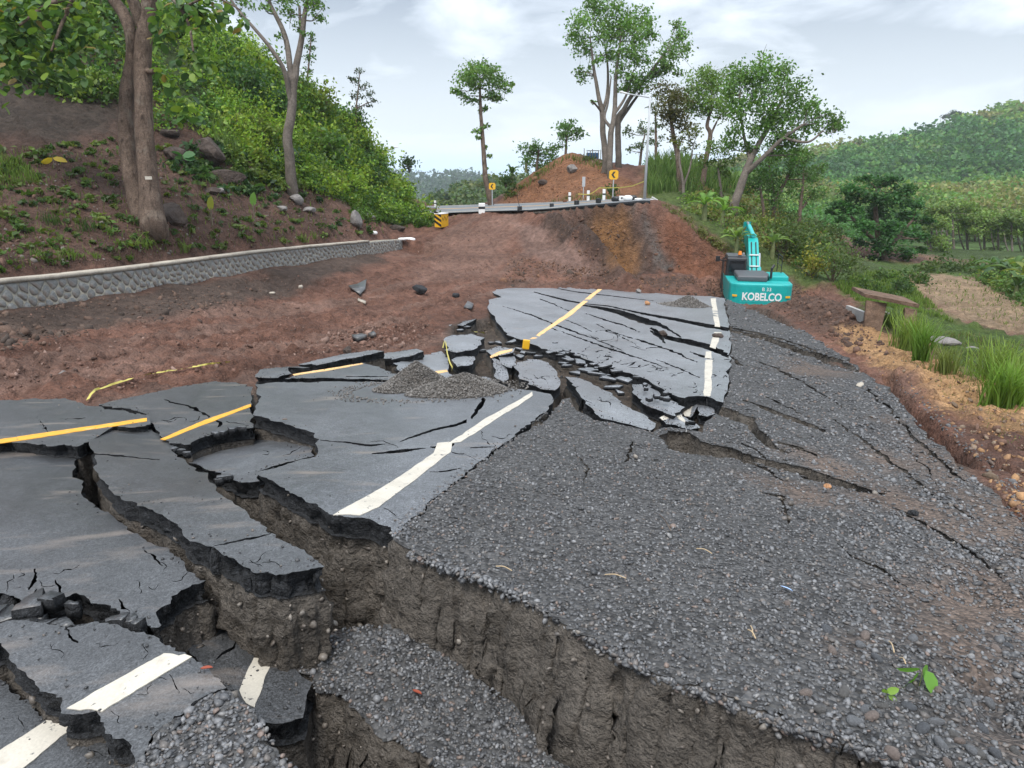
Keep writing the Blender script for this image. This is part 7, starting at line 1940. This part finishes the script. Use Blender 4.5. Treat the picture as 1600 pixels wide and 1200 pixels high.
bm = bmesh.new(); add_prism(bm, [(5.0,4.0),(5.35,3.95),(5.7,3.3),(5.75,1.9),(5.55,1.85),(5.3,2.9),(5.15,3.4)], bx - .17, bx + .17, .02); bm_obj('arm', bm, MAT['teal'], exr)
bm = bmesh.new(); add_prism(bm, [(5.75,1.9),(5.4,1.95),(5.0,1.5),(4.9,.9),(5.2,.45),(5.75,.35),(5.8,.45),(5.4,.8),(5.5,1.3)], bx - .5, bx + .5, .01); bm_obj('bucket', bm, MAT['dark_grey'], exr)
# undercarriage
for sx_ in (-1.05, 1.05):
    bm = bmesh.new()
    pr = [(-1.95 + .42 * (1 - math.cos(t)) * 0 + -.42 * math.sin(t), .45 - .42 * math.cos(t)) for t in np.linspace(0, math.pi, 9)] + [(1.95 + .42 * math.sin(t), .45 + .42 * math.cos(t)) for t in np.linspace(0, math.pi, 9)]
    add_prism(bm, pr, sx_ - .3, sx_ + .3, .02)
    tr_ = bm_obj('track', bm, MAT['black_paint'], exr)
    for k in range(12):
        bm = bmesh.new(); add_box(bm, Vector((sx_, -1.9 + k * .345, .885)), (.58, .10, .04)); bm_obj('track_shoe', bm, MAT['dark_grey'], tr_)
    for k in range(6):
        bm = bmesh.new(); add_box(bm, Vector((sx_, -2.38 + .05 * abs(k - 2.5), .2 + k * .1)), (.58, .05, .05)); bm_obj('track_shoe', bm, MAT['dark_grey'], tr_)
bm = bmesh.new(); add_box(bm, Vector((0, 0, .55)), (1.6, 1.6, .4), .05); add_tube(bm, (0,0,.7), (0,0,1.05), .7, None, 20); bm_obj('undercarriage', bm, MAT['dark_grey'], exr)

# ------------------------------------------------------------------ road furniture up the hill
def at(px, py, d):
    return P(np.array([px], float), np.array([py], float), np.array([d], float))[0]
p = at(1007, 312, 38.0); p[2] = min(p[2], float(Gs(np.array([p[0]]), np.array([p[1]]))[0]) + .02)
top = at(1007, 156, 38.0)
lamp = empty('street_lamp', tuple(p), 'tall grey street lamp with a long arm on the far road, beside the mound trees', 'street lamp')
bm = bmesh.new(); add_tube(bm, (0, 0, -.3), (0, 0, top[2] - p[2]), .085, .05, 12); bm_obj('pole', bm, MAT['galv'], lamp, True)
tip = at(978, 146, 38.0) - p
bm = bmesh.new(); add_tube(bm, (0, 0, top[2] - p[2] - .03), tuple(tip), .04, .03, 8); add_tube(bm, (-.3, 0, top[2] - p[2] + .08), (-.25, 0, top[2] - p[2] + .28), .02, None, 6); bm_obj('arm', bm, MAT['galv'], lamp)
bm = bmesh.new(); add_box(bm, Vector(tuple(tip + [-.12, 0, .04])), (.42, .2, .08), .03, Matrix.Rotation(math.radians(15), 3, 'Y')); bm_obj('lamp_head', bm, MAT['white'], lamp)
p = at(604, 262, 60.0); g_ = p.copy()
lamp2 = empty('street_lamp', tuple(g_ - [0, 0, 4.2]), 'far street lamp whose arm peeks over the end of the green hill', 'street lamp')
t2 = at(603, 236, 60.0) - (g_ - [0, 0, 4.2])
bm = bmesh.new(); add_tube(bm, (0, 0, 0), tuple(t2), .08, .055, 10); bm_obj('pole', bm, MAT['galv'], lamp2, True)
t3 = at(619, 230, 60.0) - (g_ - [0, 0, 4.2])
bm = bmesh.new(); add_tube(bm, tuple(t2), tuple(t3), .045, .035, 8); bm_obj('arm', bm, MAT['galv'], lamp2)
bm = bmesh.new(); add_box(bm, Vector(tuple(t3)), (.35, .18, .08), .03); bm_obj('lamp_head', bm, MAT['white'], lamp2)

def sign_base(px, py, d):
    p = at(px, py, d); gz_ = float(Gs(np.array([p[0]]), np.array([p[1]]))[0]); return p, gz_
def chevron(label, px, py, d, s):
    p, gz_ = sign_base(px, py, d)
    r = empty('arrow_sign', (p[0], p[1], gz_), label, 'road sign', 'yellow arrow signs', -math.atan2(p[0], p[1]))
    h = p[2] - gz_
    bm = bmesh.new(); add_tube(bm, (0, .03, -.3), (0, .03, h + s * .3), .035, None, 8); bm_obj('post', bm, MAT['galv'], r)
    bm = bmesh.new(); k = .16 * s; a = s / 2
    pr = [(-a + k, -a), (a - k, -a), (a, -a + k), (a, a - k), (a - k, a), (-a + k, a), (-a, a - k), (-a, -a + k)]
    a_ = [bm.verts.new((x, -.012, h + z)) for x, z in pr]; b_ = [bm.verts.new((x, .008, h + z)) for x, z in pr]
    bm.faces.new(a_); bm.faces.new(b_[::-1])
    for i in range(8): bm.faces.new((a_[i], b_[i], b_[(i + 1) % 8], a_[(i + 1) % 8]))
    pn = bm_obj('panel', bm, MAT['yellow'], r)
    bm = bmesh.new(); w = s * .17
    ch = [(.20 * s, .34 * s), (.20 * s - w * 1.3, .34 * s), (-.26 * s, 0), (.20 * s - w * 1.3, -.34 * s), (.20 * s, -.34 * s), (-.26 * s + w * 1.35, 0)]
    f_ = [bm.verts.new((x, -.018, h + z)) for x, z in ch]; g2 = [bm.verts.new((x, -.0125, h + z)) for x, z in ch]
    bm.faces.new((f_[0], f_[1], f_[2], f_[5])); bm.faces.new((f_[5], f_[2], f_[3], f_[4]))
    for i in range(6): bm.faces.new((f_[i], g2[i], g2[(i + 1) % 6], f_[(i + 1) % 6]))
    bm_obj('chevron', bm, MAT['black_paint'], pn)
chevron('yellow arrow sign next to the lone leaning tree', 769, 291, 49.0, .46)
chevron('yellow arrow sign standing before the mound trees', 959, 273, 42.0, .55)
p, gz_ = sign_base(912, 284, 45.0)
r = empty('grey_sign', (p[0], p[1], gz_), 'narrow grey sign seen from behind against the mound', 'road sign')
bm = bmesh.new(); add_tube(bm, (0, 0, -.3), (0, 0, p[2] - gz_ + .2), .03, None, 8); bm_obj('post', bm, MAT['galv'], r)
bm = bmesh.new(); add_box(bm, Vector((0, -.04, p[2] - gz_)), (.2, .025, .62), .008); bm_obj('panel', bm, MAT['galv'], r)
def delineator(label, px, py, d, h):
    p = at(px, py, d); gz_ = float(Gs(np.array([p[0]]), np.array([p[1]]))[0]); z0 = min(gz_, p[2])
    r = empty('guide_post', (p[0], p[1], z0), label, 'guide post', 'white guide posts along the far road')
    e_ = p[2] - z0
    bm = bmesh.new(); add_box(bm, Vector((0, 0, (h + e_) / 2 - .15)), (.17, .13, h + e_ + .3), .02); bm_obj('post', bm, MAT['white'], r)
    bm = bmesh.new(); add_box(bm, Vector((0, 0, e_ + h * .42)), (.176, .136, h * .2), .005); bm_obj('band', bm, MAT['black_paint'], r)
delineator('white guide post with a black band, first from the grey sign back', 890, 311, 45.5, .42)
delineator('white guide post with a black band, right under the tape loop', 919, 310, 43.5, .48)
delineator('white guide post with a black band, closest to the second arrow sign', 943.5, 309, 42.0, .50)
delineator('distant white guide post over the striped barrier', 680, 321, 58.0, .40)
# painted kerb block and striped parapet end
p = at(753, 333, 43.6)
r = empty('kerb_block', tuple(p), 'white concrete block with a black belt at the near edge of the far road', 'concrete block')
bm = bmesh.new(); add_box(bm, Vector((0, 0, .28)), (.40, .3, .66), .03); bm_obj('block', bm, MAT['white'], r)
bm = bmesh.new(); add_box(bm, Vector((0, 0, .33)), (.408, .308, .16), .01); bm_obj('band', bm, MAT['black_paint'], r)
p = at(690, 350, 43.0)
r = empty('striped_barrier', tuple(p), 'black and yellow striped concrete barrier end below the far road', 'barrier', None, math.radians(-28))
bm = bmesh.new(); add_box(bm, Vector((0, 0, .22)), (.5, .8, .8), .02); bar = bm_obj('block', bm, MAT['yellow'], r)
for k in range(3):
    bm = bmesh.new(); z0 = -.10 + k * .29
    vs_ = [bm.verts.new(q) for q in ((-.25, -.406, z0 + .22), (-.25, -.406, z0 + .38), (.25, -.406, z0 + .10), (.25, -.406, z0 - .06))]
    bm.faces.new(vs_); bm_obj('stripe', bm, MAT['black_paint'], bar)
bm = bmesh.new(); add_box(bm, Vector((0, 0, .64)), (.54, .84, .05), .01); bm_obj('cap', bm, MAT['white'], r)
for k in range(4):
    bm = bmesh.new(); add_box(bm, Vector((.254, -.25 + k * .17, .32 + .05 * (k % 2))), (.01, .03, .24), 0, Matrix.Rotation(.5 * (-1) ** k, 3, 'X')); bm_obj('scrawl', bm, MAT['black_paint'], bar)
# things left on the upper road
for k, (px, py, d, lab) in enumerate([(862, 324, 40.5, 'black block at the brink of the upper road, first of three in a row'), (901, 319.5, 39.0, 'black block in the middle of three on the upper road'), (935, 316.5, 37.6, 'black block nearest the white sacks on the upper road')]):
    p = at(px, py, d); bm = bmesh.new(); add_box(bm, Vector((0, 0, .10)), (.24, .22, .26), .04, Matrix.Rotation(.4 * k, 3, 'Z')); o = bm_obj('road_block', bm, MAT['black_paint']); o.location = tuple(p); tag(o, lab, 'block', 'black blocks on the upper road')
p = at(812, 328, 41.0); r = empty('bent_post', tuple(p), 'thin bent stick standing in a black foot on the upper road edge', 'marker stick')
bm = bmesh.new(); add_box(bm, Vector((0, 0, .10)), (.28, .24, .24), .04); bm_obj('foot', bm, MAT['black_paint'], r)
bm = bmesh.new(); add_tube(bm, (0, 0, .15), (-.15, 0, .75), .015, None, 6); add_tube(bm, (-.15, 0, .75), (.0, 0, .95), .012, None, 6); bm_obj('stick', bm, MAT['black_paint'], r)
p = at(971, 313, 37.4); r = empty('white_box', tuple(p), 'white box with a dark round spot beside the sacks under the street lamp', 'box')
bm = bmesh.new(); add_box(bm, Vector((0, 0, .11)), (.26, .2, .24), .02); bm_obj('body', bm, MAT['white'], r)
bm = bmesh.new(); add_tube(bm, (0, -.1, .12), (0, -.11, .12), .05, None, 12); bm_obj('spot', bm, MAT['black_paint'], r)
def sack(label, px, py, rpx, mat, seed, d=None, f=Gs, st=(1, .7, .6), group=None):
    r_ = np.random.default_rng(seed)
    if d is None: p, ok = hit([px], [py], f); p = p[0]; d = np.linalg.norm(p - C0)
    else: p = at(px, py, d)
    s = rpx * d / FPX
    bm = bmesh.new(); bmesh.ops.create_icosphere(bm, subdivisions=3, radius=1)
    for v in bm.verts:
        c = np.array(v.co[:]); c = np.sign(c) * np.abs(c) ** .75
        c *= 1 + .12 * float(fbm((c * 3 + seed)[None], 3)[0]); c = c * np.array(st) * s
        v.co = c
    o = bm_obj('sack', bm, MAT[mat], None, True); o.location = tuple(p + [0, 0, s * st[2] * .7]); o.rotation_euler.z = r_.uniform(-.6, .6)
    return tag(o, label, 'sack', group)
sack('grey white sack beside the white box under the street lamp', 981, 312.5, 7, 'white', 1, 37.2)
sack('dark sack behind the grey white sack under the street lamp', 989, 311.5, 6, 'black_paint', 2, 37.4)
sack('dark sack by the white box', 962, 314, 7, 'black_paint', 3, 38.0)
sack('smaller pale sack lying closest to the lamp pole', 997, 312.5, 5, 'white', 4, 37.0, st=(1.3, .7, .35))
sack('white cloth bundle over the far end of the stone wall', 638, 377, 10, 'white', 5, 39.5, st=(1.1, .7, .35))
sack('smaller white cloth bundle touching the far wall top', 629, 375, 6, 'white', 6, 38.9, st=(1.2, .7, .35))
sack('white bag in a drain behind the wall', 559, 363, 6, 'white', 7, 36.2)
sack('lone white bag lying between the wall and grey rock', 585, 366, 5, 'white', 8, 37.0)
for k, (x, y, sx_) in enumerate(((1016, 291, 22), (1027, 293, 26))):
    q = at(x, y, 39.5); bm = bmesh.new(); add_box(bm, Vector((0, 0, 0)), (.6 if k else .7, .25, .06), .01, Matrix.Rotation(.5 * k, 3, 'Y')); o = bm_obj('white_board', bm, MAT['white']); q[2] = float(Gs(np.array([q[0]]), np.array([q[1]]))[0]) + .1; o.location = tuple(q)
    tag(o, ('white board lying on the crest by the lamp pole', 'tilted white board sliding over the landslide edge past the lamp')[k], 'board')
# blue tank with stakes on the mound
p = at(926, 246, 57.0); gz_ = float(Gs(np.array([p[0]]), np.array([p[1]]))[0])
r = empty('blue_tank', (p[0], p[1], gz_), 'low dark blue tank on top of the mound beside the pale trunks', 'tank')
bm = bmesh.new(); add_box(bm, Vector((0, 0, (p[2] - gz_) * .5 + .1)), (.95, .8, max(.55, p[2] - gz_ + .25)), .06); bm_obj('body', bm, MAT['blue'], r)
bm = bmesh.new(); add_box(bm, Vector((0, 0, max(.55, p[2] - gz_ + .25) * .98)), (1.0, .85, .05), .02); bm_obj('rim', bm, MAT['black_paint'], r)
for k in range(7):
    q = at(913 + k * 4.3, 247, 56.2); g_ = float(Gs(np.array([q[0]]), np.array([q[1]]))[0]); hgt = (at(0, 232 + (k * 5) % 7, 56.2)[2] - g_)
    bm = bmesh.new(); add_tube(bm, (0, 0, -.1), (.03 * (k % 3 - 1), 0, max(.5, hgt)), .03, None, 6); o = bm_obj('bamboo_stake', bm, MAT['bamboo']); o.location = (q[0], q[1], g_)
    tag(o, 'thin bamboo stake fencing the blue tank on the mound', 'stake', 'bamboo stakes round the blue tank')

# ------------------------------------------------------------------ barrier tape
def tape(label, pts, wid, f=None, lift=.03, seed=0, hang=None):
    r_ = np.random.default_rng(seed)
    q = densify_px([p[:2] for p in pts], 3.0, False)
    if f is not None:
        h, ok = hit(q[:, 0], q[:, 1], f); h = h.copy(); h[:, 2] += lift
    else:
        dd = np.interp(q[:, 0], [p[0] for p in pts], [p[2] for p in pts]) if pts[0][0] < pts[-1][0] else np.full(len(q), pts[0][2])
        h = P(q[:, 0], q[:, 1], dd)
    n = len(h); tw = np.cumsum(r_.normal(0, .35, n)); 
    if f is None: tw *= .15
    t = np.gradient(h, axis=0); t /= np.linalg.norm(t, axis=1)[:, None] + 1e-9
    s_ = np.cross(t, [0, 0, 1]); s_ /= np.linalg.norm(s_, axis=1)[:, None] + 1e-9
    b = np.cross(s_, t)
    w = s_ * np.cos(tw)[:, None] + b * np.sin(tw)[:, None]
    if f is None: w = b * 1.0
    up = np.abs(w[:, 2:3]) * wid * .5 if f is not None else 0
    h = h + np.concatenate([np.zeros((n, 2)), np.broadcast_to(up, (n, 1)) if f is not None else np.zeros((n, 1))], 1)
    V = np.vstack([h + w * wid / 2, h - w * wid / 2])
    F = [(i, i + 1, n + i + 1, n + i) for i in range(n - 1)]
    o = world_obj('barrier_tape', V, [np.array(F)], [MAT['tape']], origin=h[0])
    return tag(o, label, 'barrier tape')
tape('yellow tape trailing on the red earth beside the near slabs', [(137,632),(143,622),(150,616),(180,606),(215,594),(245,588),(270,584),(300,579),(330,574),(360,571)], .03, lambda x, y: np.maximum(Gs(x, y), np.where(inpoly(x, y, ROAD), R(x, y), -99)), .05, 3)
tape('yellow tape strung slackly in front of the mound', [(903,303,43.5),(920,304,43.3),(928,300,43),(936,293.5,42.6),(950,293.5,42),(970,293,41),(988,290.5,39.5),(1006,283.5,38.1)], .055)
tape('yellow tape drooping over the squarish asphalt block', [(692,546),(694,538),(696,534),(699,555),(703,570),(707,578),(706,584)], .022, lambda x, y: R(x, y) + .12, .03, 5)
tape('crumpled scrap of yellow tape in the rubble past the squarish block', [(733,522),(738,520),(746,521),(757,524)], .06, lambda x, y: R(x, y) + .1, .03, 6)
# rubber block standing on edge at the end of the yellow line
p, ok = hit([822], [545], lambda x, y: R(x, y) - .02); p = p[0]; s = np.linalg.norm(p - C0) / FPX
bm = bmesh.new(); add_box(bm, Vector((0, 0, 7 * s)), (11 * s, 6 * s, 15 * s), 1.6 * s, Matrix.Rotation(.12, 3, 'Y')); o = bm_obj('rubber_block', bm, MAT['yellow']); o.location = tuple(p); tag(o, 'yellow rubber block standing in the crack at the end of the long yellow line', 'block')

# ------------------------------------------------------------------ leaning slab on legs and the concrete channel by the verge
def frame_px(px, py, d):
    return at(px, py, d)
_hd, _ = hit([1366, 1335], [515, 506], Gs)
d0 = float((_hd[0] - C0) @ np.array([0, CP, -SP])); d9 = float((_hd[1] - C0) @ np.array([0, CP, -SP]))
c0 = at(1352, 459, d0 + .1); c1 = at(1437, 476, d0 - .5); ax = c1 - c0; L = np.linalg.norm(ax); ax = ax / L
bk = np.array([.05, 1.0, .06]); bk /= np.linalg.norm(bk); up = np.cross(ax, bk)
def obox(bm, o, ex_, ey, ez):
    vs_ = [bm.verts.new(tuple(o + a * ex_ + b * ey + c * ez)) for a in (0, 1) for b in (0, 1) for c in (0, 1)]
    for f in ((0,1,3,2),(4,6,7,5),(0,4,5,1),(2,3,7,6),(0,2,6,4),(1,5,7,3)): bm.faces.new([vs_[i] for i in f])
gb = _hd[0]
root = empty('tilted_table', tuple(gb), 'brown weathered slab leaning on two broad legs beside the sandy verge', 'slab table')
b0 = c0 - gb
bm = bmesh.new(); obox(bm, b0 - up * .10, ax * L, bk * .8, up * .10); bmesh.ops.bevel(bm, geom=bm.edges[:], offset=.015, segments=1); bm_obj('top', bm, MAT['rust'], root)
def panel(bm, q, th_):
    q = [np.array(v) for v in q]; n = np.cross(q[1] - q[0], q[3] - q[0]); n /= np.linalg.norm(n)
    if n[1] < 0: n = -n
    a = [bm.verts.new(tuple(v)) for v in q]; b = [bm.verts.new(tuple(v + n * th_)) for v in q]
    bm.faces.new(a); bm.faces.new(b[::-1])
    for i in range(4): bm.faces.new((a[i], b[i], b[(i + 1) % 4], a[(i + 1) % 4]))
def leg(px0, px1, y0, y1, fx0, fx1, fy, dd, th_):
    bm = bmesh.new(); panel(bm, [at(px0, y0, dd) - gb, at(px1, y1, dd - .1) - gb, at(fx1, fy + 8, dd - .15) - gb, at(fx0, fy + 8, dd - .05) - gb], th_); bm_obj('leg', bm, MAT['rust'], root)
leg(1354, 1386, 469, 474, 1350, 1376, 512, d0 + .12, .10)
leg(1414, 1433, 480, 484, 1412, 1430, 514, d0 - .35, .35)
q0 = at(1322, 477, d9 + 1.5); q1 = at(1350, 488, d9 + .2)
d_ = q1 - q0; d_[2] = 0; hgt = .55
root = empty('concrete_channel', tuple((q0 + q1) / 2 - [0, 0, hgt]), 'grey concrete drain channel against the leg of the leaning brown slab', 'drain channel')
base_ = np.array(root.location); sd = np.cross(d_ / np.linalg.norm(d_), [0, 0, 1]); 
sd = sd if sd[0] > 0 else -sd
for nm, o_, w_, h0, h1 in (('side_wall', 0, .10, -hgt - .3, 0), ('side_wall', .55, .10, -hgt - .3, 0), ('channel_bed', .10, .45, -hgt - .3, -hgt + .05)):
    bm = bmesh.new(); st = q0 - base_ + sd * o_
    dz_ = np.array([0, 0, q1[2] - q0[2]])
    obox(bm, st + [0, 0, h0], d_ + dz_, sd * w_, np.array([0, 0, h1 - h0])); bm_obj(nm, bm, MAT['concrete_grey'], root)

# ------------------------------------------------------------------ seedlings, twigs, litter on the gravel
def seedling(label, px, py, leaves, seed, col, f=f_plate, name='seedling'):
    r_ = np.random.default_rng(seed)
    p, ok = hit([px], [py], f); p = p[0]; d = np.linalg.norm(p - C0)
    root = empty(name, tuple(p), label, 'plant')
    hgt = max(l[1] for l in leaves) * d / FPX
    V, F = tube_geo(np.array([p - [0, 0, .01], p + [.002, 0, hgt * .5], p + [0, 0, hgt]]), np.array([.0025, .002, .0015]), 5); world_obj('stem', V, [F], [MAT['banana_stem']], root)
    for (dx, dy, ln, an, wd) in leaves:
        c = p + np.array([dx * d / FPX, 0, dy * d / FPX]); Ls = ln * d / FPX
        v = lv * np.array([1, wd, 1]) * Ls
        m = np.array(Matrix.Rotation(an, 3, 'Y') @ Matrix.Rotation(r_.uniform(-.5, .5), 3, 'Z') @ Matrix.Rotation(r_.uniform(.7, 1.2), 3, 'X'))
        world_obj('leaf', v @ m.T + c, [lf3], [MAT['leaf']], root, col=np.tile(np.asarray(col) * r_.uniform(.8, 1.2), (10, 1)))
    return root
seedling('bright green seedling with broad wilting leaves in the gravel', 1436, 1072, [(-2, 26, 30, -.05 + math.pi, .5), (0, 26, 34, .9, .8), (-6, 20, 30, 1.5, .8), (4, 24, 32, 1.2, .9), (-8, 12, 24, 2.4, .6)], 1, (0.16, 0.34, 0.06))
seedling('tiny yellow-green sprig just off the wilting seedling', 1383, 1092, [(0, 10, 16, -.6, .8), (0, 9, 14, -2.2, .8), (3, 5, 12, .4, .8)], 2, (0.2, 0.33, 0.06))
for k, (px, py, n) in enumerate([(332,352,1),(398,345,1)]):
    p, ok = hit([px], [py], Gs); p = p[0]; d = np.linalg.norm(p - C0); s = d / FPX
    root = empty('paddle_leaf_plant', tuple(p), ('lone stalk with one yellow paddle leaf on the red bank', 'lone stalk carrying one green paddle leaf on the red bank')[k], 'plant')
    V, F = tube_geo(np.array([p - [0, 0, .05], p + [0, 0, 14 * s], p + [s, 0, 24 * s]]), np.array([.03, .025, .02]), 6); world_obj('stem', V, [F], [MAT['bamboo']], root)
    m = np.array(Matrix.Rotation(-1.45, 3, 'Y') @ Matrix.Rotation(1.3, 3, 'X'))
    world_obj('leaf', (lv * np.array([1, .8, 1]) * 20 * s) @ m.T + p + [0, 0, 20 * s], [lf3], [MAT['leaf']], root, col=np.tile(((.28,.30,.05), (.12,.24,.05))[k], (10, 1)))
p, ok = hit([85], [262], Gs); p = p[0]; s = np.linalg.norm(p - C0) / FPX
root = empty('yellowing_plant', tuple(p), 'small plant with two yellow leaves on the shaded red bank', 'plant')
V, F = tube_geo(np.array([p, p + [0, 0, 8 * s], p + [0, 0, 14 * s]]), np.array([.02, .015, .01]), 5); world_obj('stem', V, [F], [MAT['bamboo']], root)
for an in (.25, math.pi - .45): world_obj('leaf', (lv * np.array([1, .6, 1]) * 18 * s) @ np.array(Matrix.Rotation(an, 3, 'Y') @ Matrix.Rotation(.8, 3, 'X')).T + p + [0, 0, 12 * s], [lf3], [MAT['leaf']], root, col=np.tile((.5, .36, .04), (10, 1)))
p, ok = hit([288], [262], Gs); p = p[0]; s = np.linalg.norm(p - C0) / FPX
root = empty('broad_leaf_plant', tuple(p), 'plant with three big round leaves beneath the brown boulders', 'plant')
V, F = tube_geo(np.array([p, p + [0, 0, 8 * s], p + [0, 0, 16 * s]]), np.array([.02, .015, .01]), 5); world_obj('stem', V, [F], [MAT['banana_stem']], root)
for an in (-.1, .1 + math.pi, .3): world_obj('leaf', (lv * np.array([1, 1, 1]) * 17 * s) @ np.array(Matrix.Rotation(an, 3, 'Y') @ Matrix.Rotation(.9, 3, 'X')).T + p + [0, 0, 16 * s], [lf3], [MAT['leaf']], root, col=np.tile((.06, .16, .05), (10, 1)))
MAT['straw'] = M('straw', (0.42, 0.32, 0.2), 0.8)
MAT['leaf_red'] = M('leaf_red', (0.28, 0.06, 0.03), 0.6)
MAT['blue_plastic'] = M('blue_plastic', (0.35, 0.5, 0.75), 0.3)
TW = 'dry straws on the gravel'
for k, (a, b, lab) in enumerate([((1168,990),(1180,1004),'bent dry straw beside the gravel rim'),((1172,984),(1176,1000),'short dry straw crossing the bent one'),((1030,808),(1048,834),'thin dark twig lying in open gravel'),((945,903),(978,909),'pale straw along the gravel near the scarp'),
        ((1388,1008),(1396,1026),'orange blade of dry grass by the seedling'),((1088,862),(1112,870),'pale straw in the middle of the gravel'),((775,890),(800,897),'dry straw near the asphalt corner'),((1405,1034),(1414,1044),'short orange blade against the seedling')]):
    h, ok = hit([a[0], (a[0] + b[0]) / 2, b[0]], [a[1], (a[1] + b[1]) / 2, b[1]], f_plate); h[:, 2] += .02; h[1, 2] += .012
    V, F = tube_geo(smooth_line(h, 4), np.full(9, .0032), 5)
    tag(world_obj('straw', V, [F], [MAT['straw'] if k != 2 else MAT['bark']], origin=h[1]), lab, 'straw', TW)
def litter(name, label, px, py, ln, wd, mat, f, an, cat):
    p, ok = hit([px], [py], f); p = p[0]; s = np.linalg.norm(p - C0) / FPX
    v = lv * np.array([1, wd, 1]) * ln * s; m = np.array(Matrix.Rotation(an, 3, 'Z') @ Matrix.Rotation(-.25, 3, 'X'))
    V = v @ m.T; V[:, 2] -= V[:, 2].min(); V = np.vstack([V, V - [0, 0, .002]]); F = np.vstack([lf3, lf3[:, ::-1] + 10])
    o = link(name, mesh_np(name, V, [F], [mat]), None, tuple(p + [0, 0, .022])); tag(o, label, cat)
litter('plastic_strip', 'strip of blue and white plastic on the gravel', 1218, 922, 18, .3, MAT['blue_plastic'], f_plate, -.7, 'litter')
litter('dead_leaf', 'red dead leaf on the sunken gravel in the trench', 645, 1084, 16, .6, MAT['leaf_red'], f_low, -.5, 'leaf')
litter('dead_leaf', 'red scrap of leaf on the asphalt by the near gravel corner', 314, 1052, 16, .8, MAT['leaf_red'], SURF['near_left'], 0.2, 'leaf')
litter('dead_leaf', 'orange leaf lying on the edge of the black scarp', 440, 659, 9, .7, MAT['rock_orange'], SURF['main'], 0.2, 'leaf')
tris = sum(sum(len(p.vertices) - 2 for p in o.data.polygons) if len(o.data.polygons) < 3000 else int(np.sum(np.array([0])) + 2 * len(o.data.loops) // 4 if len(o.data.polygons) * 4 == len(o.data.loops) else len(o.data.loops) // 3) for o in scene.objects if o.type == 'MESH')
print("TRIS", tris)
